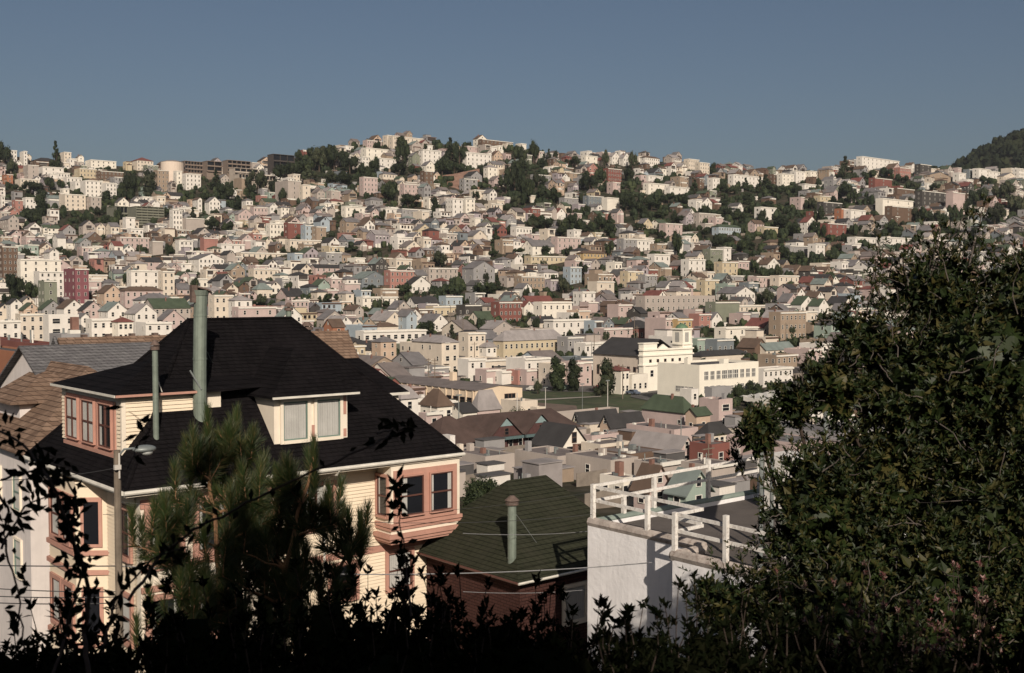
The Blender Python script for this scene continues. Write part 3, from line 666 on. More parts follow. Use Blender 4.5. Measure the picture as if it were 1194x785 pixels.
S(600, 608, 635, 322, 343, 'flat', 'tan', 'brown', 'tan corner flats', mark='the tan corner flats')
S(640, 642, 654, 326, 340, 'flat', 'lilac', 'tar', 'mauve house beside trees')
S(617, 619, 667, 298, 312, 'flat', 'yellow', 'tar', 'long pale yellow row with small windows', fcols=9)
S(630, 634, 651, 314, 326, 'hip', 'white', 'pale', 'white cottage with pale roof')
S(600, 610, 620, 330, 348, 'gv', 'white', 'grey', 'white gabled house beside tan flats')
S(609, 621, 646, 279, 298, 'gu', 'ivory', 'grey', 'cream house with broad grey roof', fcols=3)
S(646, 650, 677, 276, 296, 'flat', 'pink', 'gravel', 'pinkish flats with row of windows', fcols=5)
S(611, 615, 645, 345, 360, 'gu', 'lilac', 'red', 'house with dark red roofs')
S(703, 708, 722, 230, 246, 'flat', 'ivory', 'gravel', 'bright cream blank-walled house', fcols=0, lcols=0, mark='the bright cream blank house')
S(683, 686, 703, 228, 244, 'flat', 'slate', 'tar', 'slate grey flats beside bright cream house', fcols=4)
S(661, 664, 683, 201, 212, 'flat', 'tan', 'gravel', 'tan-roofed house under skyline', fcols=2)
S(752, 756, 779, 213, 227, 'flat', 'ivory', 'gravel', 'ivory stepped house under skyline', fcols=3)
S(778, 781, 803, 217, 228, 'flat', 'white', 'gravel', 'long white house under skyline', fcols=3)
S(753, 756, 773, 204, 214, 'flat', 'white', 'gravel', 'white house with three dark windows', fcols=3)
S(622, 624, 642, 203, 214, 'flat', 'grey', 'pale', 'grey house behind dark trees')
S(706, 709, 724, 196, 216, 'flat', 'red', 'brown', 'dark red house among trees', mark='the dark red house among trees')
S(680, 683, 696, 181, 197, 'flat', 'ivory', 'gravel', 'cream tower house on skyline', fcols=2)
S(657, 660, 668, 181, 194, 'hip', 'red', 'red', 'small red house on skyline', mark='the small red skyline house')
S(712, 714, 722, 177, 192, 'gv', 'white', 'pale', 'white house with domed top on skyline')
S(724, 727, 734, 178, 194, 'gv', 'white', 'pale', 'white pointed gable on skyline', rh=4)
S(748, 752, 768, 181, 196, 'hip', 'white', 'brown', 'white house with brown roof on skyline')
S(656, 658, 684, 230, 243, 'flat', 'grey', 'gravel', 'grey flats with pale parapet', fcols=4)
S(600, 602, 620, 264, 280, 'flat', 'white', 'brown', 'white flats with brown roof')
S(743, 750, 760, 254, 268, 'gv', 'yellow', 'grey', 'yellow gabled house among trees')
S(772, 776, 795, 260, 278, 'flat', 'pink', 'gravel', 'pale pink flats among trees', fcols=3)
# east slope
S(817, 822, 838, 326, 348, 'flat', 'yellow', 'tar', 'yellow three-storey house with porches', fcols=2, mark='the yellow three-storey house')
S(835, 858, 880, 334, 358, 'gv', 'white', 'grey', 'white house with long grey gable roof', rh=3, mark='the long grey gable roof')
S(879, 882, 906, 322, 337, 'flat', 'pink', 'gravel', 'long pinkish row house', fcols=4)
S(905, 908, 931, 321, 338, 'flat', 'cream', 'gravel', 'cream row house with balcony', fcols=4)
S(849, 852, 878, 321, 336, 'flat', 'grey', 'gravel', 'grey flats with round bay', bay=2, fcols=3)
S(838, 842, 860, 305, 326, 'flat', 'yellow', 'pale', 'yellow flats with slanting stair', fcols=3)
S(858, 861, 873, 304, 322, 'flat', 'pink', 'tar', 'pale pink upper flats')
S(882, 895, 909, 300, 320, 'gv', 'white', 'brown', 'white house with brown gable roof and porch', mark='the brown gable roof with porch')
S(824, 828, 842, 290, 308, 'flat', 'sage', 'tar', 'olive bay-windowed flats', bay=1)
S(842, 844, 852, 288, 306, 'flat', 'white', 'tar', 'narrow grey-white house with three windows', fcols=1)
S(800, 803, 822, 302, 324, 'flat', 'white', 'gravel', 'white flats with red balcony', fcols=3, mark='the white flats with red balcony')
S(918, 921, 941, 286, 302, 'flat', 'grey', 'gravel', 'grey arched flats', fcols=3)
S(949, 951, 961, 284, 302, 'flat', 'white', 'tar', 'white narrow house above trees', fcols=2)
S(893, 898, 916, 279, 292, 'hip', 'tan', 'brown', 'tan house with brown hipped roof')
S(888, 891, 906, 264, 278, 'flat', 'yellow', 'gravel', 'small yellow house among dark trees', fcols=2, mark='the small yellow house')
S(832, 838, 863, 261, 276, 'hip', 'blue', 'green', 'pale blue bungalow among trees', mark='the pale blue bungalow')
S(874, 880, 890, 256, 276, 'gu', 'pink', 'brown', 'pink house beside small yellow house')
S(885, 887, 904, 241, 258, 'flat', 'white', 'dark', 'white house with dark arched window', fcols=2, ww=1.8)
S(935, 941, 951, 252, 274, 'gv', 'white', 'red', 'white gabled house above red shed', mark='the white gable above red shed')
S(953, 956, 970, 228, 240, 'flat', 'yellow', 'gravel', 'pale yellow flats near skyline', fcols=3)
S(962, 965, 986, 260, 279, 'flat', 'red', 'tar', 'lower brick red apartments', fcols=3, **apt)
S(977, 981, 1000, 243, 262, 'flat', 'orange', 'tar', 'orange-brick apartments', fcols=3, lcols=1, mark='the orange-brick apartments', **apt)
S(957, 960, 980, 235, 252, 'flat', 'dark', 'dark', 'black wooden flats beside orange-brick apartments', fcols=3)
S(852, 855, 888, 203, 219, 'flat', 'white', 'gravel', 'long white flats on east skyline', fcols=8, mark='the long skyline flats', **apt)
S(900, 902, 909, 203, 218, 'flat', 'brown', 'dark', 'narrow dark red house on skyline')
S(909, 912, 924, 202, 219, 'flat', 'ivory', 'gravel', 'ivory block on skyline', fcols=3)
S(925, 928, 942, 199, 214, 'flat', 'white', 'gravel', 'white block with roof hut on skyline', fcols=3)
S(942, 945, 957, 199, 212, 'flat', 'ivory', 'gravel', 'ivory block beside its white twin on skyline', fcols=3)
S(935, 938, 958, 214, 225, 'flat', 'white', 'tar', 'white balcony flats under skyline', fcols=4, lc=1)
S(829, 831, 838, 207, 224, 'flat', 'white', 'tar', 'white narrow slab under skyline', fcols=2)
S(813, 816, 826, 189, 206, 'flat', 'cream', 'gravel', 'cream stepped house at top of east ridge')
S(800, 803, 814, 185, 200, 'flat', 'cream', 'tar', 'cream flats with row of dark windows on ridge', fcols=5)
S(807, 815, 834, 248, 262, 'flat', 'beige', 'gravel', 'beige two-storey flats by dark trees', fcols=5)
S(1002, 1005, 1046, 182, 200, 'flat', 'white', 'gravel', 'bright white block alone on skyline', fcols=9, mark='the bright white skyline block', D=930, **apt)
S(1047, 1049, 1060, 195, 210, 'flat', 'salmon', 'tar', 'red-pink house beside bright skyline block')
S(1070, 1073, 1083, 191, 208, 'flat', 'dark', 'dark', 'dark tower house under wooded hill', fcols=2)
S(1078, 1084, 1106, 199, 217, 'gv', 'tan', 'grey', 'big tan house with arched gable', fcols=3, rh=3, mark='the big arched gable')
S(1116, 1118, 1129, 201, 213, 'flat', 'white', 'tar', 'white flats below wooded hill', fcols=3)
S(1128, 1130, 1139, 197, 212, 'flat', 'slate', 'tar', 'slate house below wooded hill')
S(1139, 1141, 1152, 196, 214, 'flat', 'white', 'tar', 'taller white flats below wooded hill', fcols=2)
S(1151, 1153, 1163, 199, 212, 'flat', 'white', 'tar', 'lower white flats below wooded hill', fcols=3)
S(1166, 1170, 1184, 200, 215, 'gv', 'cream', 'grey', 'cream gabled pair below wooded hill')
S(1186, 1188, 1200, 196, 214, 'flat', 'white', 'tar', 'white flats at east edge')
S(1016, 1020, 1038, 207, 225, 'flat', 'red', 'tar', 'brick house with rounded top', fcols=1)
S(1021, 1029, 1063, 231, 255, 'flat', 'ivory', 'gravel', 'large ivory house with blank wall', fcols=3, lcols=0, mark='the large ivory house')
S(1036, 1040, 1064, 240, 262, 'flat', 'brown', 'brown', 'brown house before large ivory house', fcols=2)
S(1042, 1046, 1064, 219, 232, 'flat', 'brown', 'grey', 'grey-brown box above large ivory house', fcols=1)
S(1109, 1111, 1123, 224, 253, 'flat', 'pink', 'tar', 'tall pink blank slab', fcols=0, lcols=0, mark='the tall pink slab')
S(1070, 1075, 1108, 222, 250, 'flat', 'dark', 'dark', 'dark wooded-hill apartments', fcols=6, **apt)
S(994, 997, 1020, 276, 290, 'flat', 'white', 'gravel', 'grey-white row behind big tree top', fcols=4)
S(1028, 1031, 1063, 276, 290, 'flat', 'white', 'brown', 'long cream row behind big tree top', fcols=6)
S(985, 992, 1008, 244, 262, 'flat', 'white', 'tar', 'small white balcony house', fcols=2)
S(928, 934, 950, 345, 366, 'gv', 'white', 'green', 'white gable with dark green roof', mark='the white gable with dark green roof')
S(950, 955, 966, 348, 368, 'gv', 'white', 'green', 'small white twin gable')
S(907, 918, 932, 342, 362, 'gv', 'pink', 'grey', 'mauve-pink house with dark arch')
S(888, 918, 930, 362, 386, 'gv', 'white', 'pale', 'white house with very pale roof', rh=3)
S(868, 890, 908, 371, 392, 'gv', 'cream', 'red', 'cream house with dark red gable roof', mark='the dark red gable roof')
S(860, 862, 896, 356, 372, 'flat', 'cream', 'grey', 'cream flats below round tree', fcols=6)
S(832, 834, 862, 352, 378, 'flat', 'sage', 'grey', 'pale green blank-sided flats', fcols=0)
S(905, 910, 940, 364, 380, 'flat', 'tan', 'tar', 'low tan house behind big tree edge', D=430)
# ------------------------------------------------------------------ the peach house with the black roof
CREAM = mat('cream_clapboard', (.72, .61, .46), .7, .05, .8)
CREAMS = mat('cream_trim_board', (.73, .65, .53), .7, .06, 1.5)
PEACH = mat('peach_trim_paint', (.43, .235, .18), .65, .1, 1.5, streak=.2)
GREENT = mat('green_sash_paint', (.14, .20, .17), .6, .1, 1.5)
DKSASH = mat('dark_sash_paint', (.10, .045, .035), .5, .1, 1.5)
CURT = mat('curtain_cloth', (.42, .41, .38), .9, .1, 2, streak=.5)
GUT = mat('gutter_paint', (.60, .57, .50), .5, .15, 2)
BLACKR = shingle('black_shingles', (.006, .0052, .0058), (.0085, .0075, .008), (.013, .011, .012), .28, .13, .9, .35)
SHAKE = shingle('brown_shakes', (.145, .095, .068), (.24, .165, .12), (.095, .065, .048), .42, .17, 1.0, .3)
GREENR = shingle('green_shingles', (.028, .030, .019), (.034, .036, .023), (.042, .040, .029), .3, .13, .7, .3)
GREYR = shingle('grey_shingles', (.12, .115, .118), (.17, .165, .165), (.085, .085, .085), .3, .13, .8, .3)
PIPE = mat('grey_green_flue', (.17, .20, .165), .6, .2, 2.5, streak=.5, metal=.15)
RUST = mat('rusty_cap', (.12, .085, .07), .8, .3, 6)
def clap(mb, face, c, s0, s1, z0, z1, m, out=.045, step=.135):
    """a boarded wall: each board leans out at its foot"""
    z = z0
    while z < z1 - .01:
        t = min(z + step, z1)
        if face == 'R': vs = [(s0, c - out, z), (s1, c - out, z), (s1, c, t), (s0, c, t), (s0, c, z), (s1, c, z)]
        else: vs = [(c - out, s1, z), (c - out, s0, z), (c, s0, t), (c, s1, t), (c, s1, z), (c, s0, z)]
        mb.add(vs, [(0, 1, 2, 3), (4, 5, 1, 0)], m); z = t
def window(parent, face, c, s0, s1, z0, z1, frame=PEACH, sash=DKSASH, bars=1, curtain='sides', fw=.13, label=None, name='window', cross=True):
    """frame, sashes, glass and curtains of one window, on the wall plane c"""
    fr = MB()
    fr.fbox(face, c, s0 - fw, s0, .0, .09, z0 - fw, z1 + fw, frame); fr.fbox(face, c, s1, s1 + fw, .0, .09, z0 - fw, z1 + fw, frame)
    fr.fbox(face, c, s0, s1, .0, .09, z1, z1 + fw, frame); fr.fbox(face, c, s0, s1, .0, .13, z0 - fw, z0, frame)
    w = fr.build(name, parent, label)
    sa = MB()
    n = bars
    for i in range(n):
        a = s0 + (s1 - s0) * i / n; b = s0 + (s1 - s0) * (i + 1) / n; e = .045
        sa.fbox(face, c, a, a + e, .012, .06, z0, z1, sash); sa.fbox(face, c, b - e, b - .001, .012, .06, z0, z1, sash)
        sa.fbox(face, c, a + e, b - e, .012, .06, z0, z0 + e, sash); sa.fbox(face, c, a + e, b - e, .012, .06, z1 - e, z1, sash)
        if cross: sa.fbox(face, c, a + e, b - e, .012, .055, (z0 + z1) / 2 - .03, (z0 + z1) / 2 + .03, sash)
    sa.build('sash', w)
    g = MB(); g.fbox(face, c, s0, s1, .004, .012, z0, z1, glass()); 
    g.build('pane', w)
    if curtain:
        cu = MB()
        def folds(a, b):
            k = max(2, int((b - a) / .05)); 
            for q in range(k):
                x0 = a + (b - a) * q / k; x1 = a + (b - a) * (q + .92) / k; o = .014 if q % 2 else .018
                cu.fbox(face, c, x0, x1, .0125, o, z0 + .02, z1 - .02, CURT)
        W = s1 - s0
        if curtain == 'full': folds(s0 + .05, s1 - .05)
        elif curtain == 'sides': folds(s0 + .04, s0 + W * .16); folds(s1 - W * .2, s1 - .04)
        elif curtain == 'left': folds(s0 + .04, s0 + W * .3)
        cu.build('curtain', w)
    return w
A3 = at(146, 574, 36.0); ZG = Hh(A3.x, A3.y) - .4
house = root('town_house', (A3.x, A3.y, ZG), GRID, 'peach-trimmed cream clapboard house under a big black hipped roof with dormers', 'house')
EV = A3.z - ZG                      # eave height
LL, WW = 13.8, 10.5
bb = 5.15; RZ = at(285, 372, 44.5).z - ZG
k1 = (RZ - EV) / 4.5; k2 = (RZ - EV) / bb
rf = MB()
v = [(0, 0, EV), (LL, 0, EV), (LL, WW, EV), (0, WW, EV), (4.5, bb, RZ), (8.9, bb, RZ)]
v += [(a, b, c - .12) for a, b, c in v[:4]]
rf.add(v, [(0, 1, 5, 4), (1, 2, 5), (2, 3, 4, 5), (3, 0, 4), (0, 6, 7, 1), (1, 7, 8, 2), (2, 8, 9, 3), (3, 9, 6, 0)], BLACKR)
roof = rf.build('roof', house)
hipc = MB()
for p, q in (((0, 0, EV), (4.5, bb, RZ)), ((LL, 0, EV), (8.9, bb, RZ)), ((4.5, bb, RZ), (8.9, bb, RZ)), ((0, WW, EV), (4.5, bb, RZ))):
    hipc.tube([(p[0], p[1], p[2] + .01), (q[0], q[1], q[2] + .01)], .07, BLACKR, 5)
hipc.build('ridge_cap', roof)
sf = MB(); sf.box(.02, LL - .02, .02, WW - .02, EV - .2, EV - .125, CREAMS); sf.build('soffit', house)
gu = MB(); gu.tube([(-.06, -.06, EV - .05), (LL + .05, -.06, EV - .05)], .075, GUT, 8); gu.tube([(-.06, .05, EV - .05), (-.06, WW, EV - .05)], .075, GUT, 8)
gu.tube([(8.0, -.06, EV - .12), (8.0, .1, EV - .3), (8.0, .5, EV - .34), (8.0, 1.0, EV - .6), (8.0, 1.08, EV - 4.5)], .045, GUT, 8)
gu.build('gutter', house)
# walls
wb = MB(); X0, Y0 = .7, 1.15
wb.box(X0, LL - .3, Y0, WW - .6, -3, EV - .2, CREAM)
clap(wb, 'R', Y0, 5.8, LL - .3, .5, EV - .2, CREAM); clap(wb, 'L', X0, .95, WW - .6, .5, EV - .2, CREAM)
wb.build('wall', house)
tb = MB(); tb.fbox('R', Y0, LL - .45, LL - .3, .02, .06, .5, EV - .22, PEACH); tb.fbox('R', Y0, 5.75, 5.95, .02, .06, .5, EV - .22, PEACH)
tb.fbox('R', Y0, 5.95, LL - .5, .02, .06, EV - 3.75, EV - 3.5, PEACH)
tb.build('corner_board', house)
def Zr(py, Y): return -(py - 340) / F * Y - ZG
# the boxed bay at the east end
def box_bay(parent, a0, a1, b0, b1, zt, zb, sill_lo, name='bay'):
    m = MB(); m.box(a0, a1, b0, b1, zb, zt, CREAMS)
    # drip course, panel, stepped cornice below
    m.box(a0 - .07, a1 + .07, b0 - .07, b1, sill_lo - .14, sill_lo, PEACH)
    return m.build(name, parent)
b0 = .10
bay = MB(); bt, bbm = EV - .2, EV - 3.25
bay.box(10.4, 13.72, b0, Y0 - .002, bbm + .36, bt, CREAMS)
bay.box(10.3, 13.8, b0 - .09, Y0 - .003, EV - 2.62, EV - 2.48, PEACH); bay.box(10.32, 13.78, b0 - .06, Y0 - .003, EV - 2.75, EV - 2.66, PEACH)
bay.box(10.22, 13.84, b0 - .16, Y0 - .003, bbm + .2, bbm + .36, PEACH); bay.box(10.3, 13.8, b0 - .09, Y0 - .003, bbm + .06, bbm + .198, PEACH); bay.box(10.38, 13.74, b0 - .02, Y0 - .003, bbm - .04, bbm + .058, PEACH)
bayo = bay.build('bay', house)
fr = MB(); fr.fbox('R', b0, 10.5, 13.55, .003, .06, EV - 2.45, EV - .42, PEACH); fr.build('window_surround', bayo)
window(bayo, 'R', b0 - .06, 10.78, 11.86, EV - 2.2, EV - .68, curtain='left', fw=.05)
window(bayo, 'R', b0 - .06, 12.2, 13.28, EV - 2.2, EV - .68, curtain='sides', fw=.05)
window(bayo, 'L', 10.4, b0 + .22, Y0 - .15, EV - 2.2, EV - .68, curtain='sides', fw=.1)
window(house, 'R', Y0 - .052, 10.9, 12.0, EV - 5.3, EV - 3.9, curtain='full')
window(house, 'R', Y0 - .052, 8.3, 9.4, EV - 5.3, EV - 4.0, curtain='left')
window(house, 'R', Y0 - .052, 6.9, 8.4, EV - 2.4, EV - .8, curtain='full', bars=2)
# the corner room
cr = MB(); cr.box(.72, 5.7, .62, Y0 - .002, EV - 6, EV - .2, CREAMS); cr.fbox('R', .62, .72, 5.7, .0, .05, EV - .75, EV - .45, PEACH)
cr.fbox('R', .62, .72, 5.7, .0, .08, EV - 2.9, EV - 2.7, PEACH); cr.fbox('R', .62, .72, 5.7, .0, .08, EV - 3.6, EV - 3.4, PEACH)
cro = cr.build('corner_room', house)
for s in (1.05, 2.75, 4.35): window(cro, 'R', .60, s, s + 1.0, EV - 2.45, EV - .8, curtain='sides', fw=.2)
for s in (1.05, 2.75): window(cro, 'R', .60, s, s + 1.0, EV - 5.4, EV - 3.9, curtain='sides', fw=.2)
window(house, 'L', X0 - .052, 1.25, 2.1, EV - 2.5, EV - .9, curtain='left', fw=.16)
window(house, 'L', X0 - .052, 1.25, 2.1, EV - 5.4, EV - 3.9, curtain='full', fw=.16)
# two-storey bay on the west wall
lb = MB(); c0, c1, d = 4.0, 7.2, .9
for (z0, z1, m) in ((EV - 6.4, EV - .2, CREAM),):
    lb.add([(X0, c0 - .5, z0), (X0 - d, c0 + .2, z0), (X0 - d, c1 - .2, z0), (X0, c1 + .5, z0), (X0, c0 - .5, z1), (X0 - d, c0 + .2, z1), (X0 - d, c1 - .2, z1), (X0, c1 + .5, z1)], [(1, 0, 4, 5), (2, 1, 5, 6), (3, 2, 6, 7), (0, 1, 2, 3)], m)
for z in (EV - 2.8, EV - 3.5, EV - 6.1):
    lb.add([(X0 + .0, c0 - .6, z), (X0 - d - .12, c0 + .13, z), (X0 - d - .12, c1 - .13, z), (X0, c1 + .6, z), (X0, c0 - .6, z + .16), (X0 - d - .12, c0 + .13, z + .16), (X0 - d - .12, c1 - .13, z + .16), (X0, c1 + .6, z + .16)],
           [(1, 0, 4, 5), (2, 1, 5, 6), (3, 2, 6, 7), (0, 1, 2, 3), (7, 6, 5, 4)], PEACH)
lbo = lb.build('bay', house)
for z0 in (EV - 2.4, EV - 5.6):
    window(lbo, 'L', X0 - d, 4.5, 5.4, z0, z0 + 1.55, curtain='sides', fw=.16); window(lbo, 'L', X0 - d, 5.8, 6.7, z0, z0 + 1.55, curtain='full', fw=.16)
    # the slanting side light
    q0 = Vector((X0, c0 - .5, 0)); q1 = Vector((X0 - d, c0 + .2, 0)); dn = (q1 - q0).normalized(); nn = Vector((dn.y, -dn.x, 0)) * -1
    if nn.y > 0: nn = -nn
    M = Matrix(((dn.x, -nn.x, 0, q0.x), (dn.y, -nn.y, 0, q0.y), (0, 0, 1, 0), (0, 0, 0, 1)))
    m = MB(); m.box(.2, .95, -.06, -.005, z0 - .12, z0 + 1.65, PEACH, M); wq = m.build('window', lbo)
    m = MB(); m.box(.32, .83, -.075, -.062, z0, z0 + 1.5, glass(), M); m.build('pane', wq)
# west dormer
dz0, dz1 = EV + .9, A3.z * 0 + Zr(461, 38.2)
da, db0, db1 = .76, 2.2, 8.3
dm = MB(); dm.box(da, 4.4, db0, db1, EV + .1, dz1, CREAMS)
clap(dm, 'R', db0, da + .12, 3.3, EV + .7, dz1 - .02, CREAM, step=.14); clap(dm, 'L', da, db0 + .1, db0 + .42, dz0, dz1 - .02, CREAM, step=.14); clap(dm, 'L', da, db1 - .5, db1, dz0, dz1, CREAM, step=.14)
dm.box(da - .03, da + .12, db0 - .03, db0 + .1, EV + .7, dz1 - .01, CREAMS)
dmo = dm.build('west_dormer' if False else 'dormer', house, 'wide dormer with three tall sashes')
f = MB(); f.fbox('L', da, 2.75, 7.75, .003, .06, dz0 - .02, dz1 - .28, PEACH); f.fbox('L', da, 2.65, 7.85, .003, .14, dz0 - .16, dz0 - .02, PEACH); f.build('window_surround', dmo)
for s in (2.95, 4.65, 6.35): window(dmo, 'L', da - .06, s, s + 1.25, dz0 + .12, dz1 - .42, curtain='full' if s > 4 else 'sides', fw=.03, bars=2)
dr = MB(); e0 = .42; ez = dz1 + .03
az = Zr(418, 42.3)
dr.add([(e0, db0 - .32, ez), (6, db0 - .32, ez), (6, (db0 + db1) / 2, az), (3.1, (db0 + db1) / 2, az), (e0, db1 + .35, ez), (6, db1 + .35, ez), (e0, db0 - .32, ez - .09), (4.3, db0 - .32, ez - .09), (4.3, db1 + .35, ez - .09), (e0, db1 + .35, ez - .09)],
       [(0, 1, 2, 3), (4, 0, 3), (5, 4, 3, 2), (0, 6, 7, 1), (4, 9, 6, 0), (6, 9, 8, 7)], BLACKR)
dr.build('dormer_roof', dmo); m = MB(); m.fbox('R', db0 - .325, e0, 3.6, .002, .03, ez - .09, ez - .005, PEACH); m.fbox('L', e0, db0 - .3, db1 + .3, .002, .03, ez - .09, ez - .005, GUT); m.build('fascia', dmo)
# south dormer with two curtained windows
fa0, fa1, fb = 5.85, 8.95, .9
fz0, fz1 = EV + k2 * .9, Zr(463, 40.5)
fm = MB(); fm.box(fa0, fa1, fb, 3.2, EV + .2, fz1, CREAMS); fo = fm.build('dormer', house, 'small dormer with green sashes and drawn curtains')
for s in (fa0 + .35, fa0 + 1.75): window(fo, 'R', fb, s, s + 1.0, fz0 + .1, fz1 - .22, CREAMS, GREENT, curtain='full', fw=.12, cross=False)
m = MB()
for (z0, z1) in ((fz0 + .05, fz0 + .35), (fz0 + .9, fz1 - .12)): m.fbox('R', fb, fa1 - .2, fa1 - .05, .003, .02, z0, z1, PEACH)
m.fbox('R', fb, fa0 + 1.5, fa0 + 1.62, .1, .115, fz0 + .15, fz0 + .6, PEACH); m.build('bare_trim_patch', fo)
m = MB(); rz = Zr(405, 43); ez = fz1 + .03; mx = (fa0 + fa1) / 2; o = .28
m.add([(fa0 - o, fb - .42, ez), (fa1 + o, fb - .42, ez), (mx, fb + 1.3, rz), (mx, 5, rz), (fa0 - o, 2.8, ez), (fa1 + o, 2.8, ez), (fa0 - o, fb - .42, ez - .08), (fa1 + o, fb - .42, ez - .08), (fa0 - o, 2.6, ez - .08), (fa1 + o, 2.6, ez - .08)],
      [(0, 1, 2), (4, 0, 2, 3), (1, 5, 3, 2), (0, 6, 7, 1), (4, 8, 6, 0), (1, 7, 9, 5), (6, 8, 9, 7)], BLACKR); m.build('dormer_roof', fo)
m = MB(); m.fbox('R', fb - .42, fa0 - o, fa1 + o, .002, .05, ez - .09, ez - .01, GUT); m.build('fascia', fo)
# east dormer, seen on its flank
m = MB(); m.box(11.2, 12.8, 3.1, 7.4, EV + .3, Zr(460, 46.6), CREAMS); eo = m.build('dormer', house, 'dormer on the far side, only its roof and eave showing')
ez = Zr(457, 46.6); az = Zr(418, 47.6)
m = MB(); m.add([(8.5, 2.9, ez), (13.2, 2.9, ez), (12.2, 5.2, az), (8.0, 5.2, az), (13.2, 7.6, ez), (8.5, 7.6, ez), (10.5, 2.9, ez - .1), (13.2, 2.9, ez - .1), (13.2, 7.6, ez - .1), (10.5, 7.6, ez - .1)],
      [(0, 1, 2, 3), (1, 4, 2), (4, 5, 3, 2), (0, 6, 7, 1), (1, 7, 8, 4), (6, 9, 8, 7)], BLACKR); m.build('dormer_roof', eo)
m = MB(); m.fbox('R', 2.9, 10.6, 13.2, .002, .05, ez - .12, ez - .01, GUT); m.build('fascia', eo)
# flues
def flue(parent, a, b, z0, z1, r, cap='rim', name='flue', label=None, lean=0):
    m = MB(); n = 14; pts = [(a + lean * (q / 6) ** 2, b, z0 + (z1 - z0) * q / 6) for q in range(7)]
    m.tube(pts, r, PIPE, n)
    for q in (1, 3, 5): m.tube([(a + lean * (q / 6) ** 2, b, z0 + (z1 - z0) * q / 6 - .03), (a + lean * (q / 6) ** 2, b, z0 + (z1 - z0) * q / 6 + .03)], r * 1.06, PIPE, n)
    fo_ = m.build(name, parent, label, smooth=False)
    c = MB(); a2 = a + lean
    if cap == 'rim':
        c.tube([(a2, b, z1 - .05), (a2, b, z1 + .14)], [r * 1.1, r * 1.35], PIPE, n); c.tube([(a2 + .1, b, z1 + .14), (a2 + .12, b, z1 + .2)], [r * 1.4, r * 1.1], RUST, n); c.box(a2 - r * 1.6, a2 - r * .7, b - .1, b + .1, z1 - .3, z1 + .32, RUST)
    elif cap == 'hat':
        c.tube([(a2, b, z1), (a2, b, z1 + .12)], [r * 1.5, r * 1.5], RUST, n); c.tube([(a2, b, z1 + .16), (a2, b, z1 + .34)], [r * 1.7, r * .5], RUST, n)
        c.tube([(a2, b, z1 + .1), (a2, b, z1 + .18)], r * .5, RUST, n)
    c.build('cap', fo_)
    return fo_
fl = flue(house, 3.5, 2.0, EV + k2 * 2.0 - .3, Zr(343, 39.8), .235, 'rim', label='tall thick grey-green flue rising from the slope', lean=.08)
flue(house, 1.65, 1.45, EV + k2 * 1.2, Zr(408, 38.2), .10, 'hat', label='thin flue with a hat-shaped cap beside the wide dormer')
gy = MB(); gy.tube([(3.55, 2.0, Zr(395, 39.8)), (4.75, 3.6, EV + k2 * 3.6 + .05)], .012, METAL, 5); gy.build('guy_wire', fl)
flue(house, 9.6, 6.6, RZ - 2.2, Zr(362, 47.5), .12, 'hat', label='twin flue behind the ridge, the taller one')
flue(house, 10.3, 6.3, RZ - 2.4, Zr(384, 48), .17, 'hat', label='twin flue behind the ridge, the stouter one')
m = MB(); m.tube([(1.75, 1.75, Zr(430, 40)), (2.1, 1.95, Zr(455, 40))], .02, TRIM, 6); m.tube([(3.1, 1.9, Zr(432, 39.5)), (3.45, 1.75, Zr(455, 39.4))], .03, METAL, 6); m.build('metal_strut', roof)

# ------------------------------------------------------------------ neighbours on the west side
def gab(name, label, xl, xc, xr, ytop_eave, D, roofm, wallm, kind, rh, wl=None, wr=None, oh=.35, wins_=(), base=9):
    P = at(xc, ytop_eave, D); g = Hh(P.x, P.y) - .5; h = P.z - g
    wr = wr or span_u(P, xr); wl = wl or span_v(P, xl)
    r = root(name, (P.x, P.y, g), GRID, label, 'house')
    w = MB(); w.box(0, wr, 0, wl, -base, h, wallm)
    if kind in ('gu', 'gv'): gable_walls(w, wr, wl, h, rh, kind, wallm)
    w.build('wall', r); m = MB(); prism(m, 0, wr, 0, wl, h, rh, kind, roofm, oh=oh, th=.1); m.build('roof', r)
    for (fc, a, b, z0, z1) in wins_: window(r, fc, 0, a, b, h + z0, h + z1, CREAMS, GREENT, curtain='full', fw=.1)
    return r, h, wr, wl
WST = mat('white_stucco', (.80, .78, .77), .85, .08, .7, bump=1.0, bscale=4.5, streak=.35)
LWH = mat('white_boarding', (.62, .57, .54), .75, .08, 1.0, streak=.35)
nb, nh, _, _ = gab('town_house', 'long house with brown shake gable roof behind the black roof', 60, 92, 420, 452, 57, SHAKE, LWH, 'gu', 2.5)
m = MB(); m.tube([(-.4, -.3, nh - .35), (-.42, 2.35, nh + 2.5), (-.4, 5.0, nh - .35)], .09, GREYR, 5); m.build('barge_board', nb)
m = MB()
for i in range(12): m.box(1 + i * 1.3, 1.25 + i * 1.3, 2.2, 2.6, nh + 2.48, nh + 2.62, RUST)
m.build('ridge_vent', nb)
gab('town_house', 'house with plain grey shingle roof at the west edge', -160, 66, 130, 462, 52, GREYR, LWH, 'gu', 2.2, wl=9, wr=14)
nb2, nh2, _, _ = gab('town_house', 'white boarded house with brown shake hipped roof beside the peach-trimmed house', -170, 34, 70, 528, 45.5, SHAKE, LWH, 'hip', 3.2, wl=13, wr=7.5, base=9,
    wins_=(('L', 1.2, 2.1, -2.6, -1.1), ('L', 4, 5, -2.6, -1.1), ('L', 1.2, 2.1, -5.4, -3.9), ('R', 2, 3, -2.6, -1)))
m = MB(); m.box(.9, 3.5, 4.3, 7.8, nh2 + .2, nh2 + 1.7, LWH); dd = m.build('dormer', nb2)
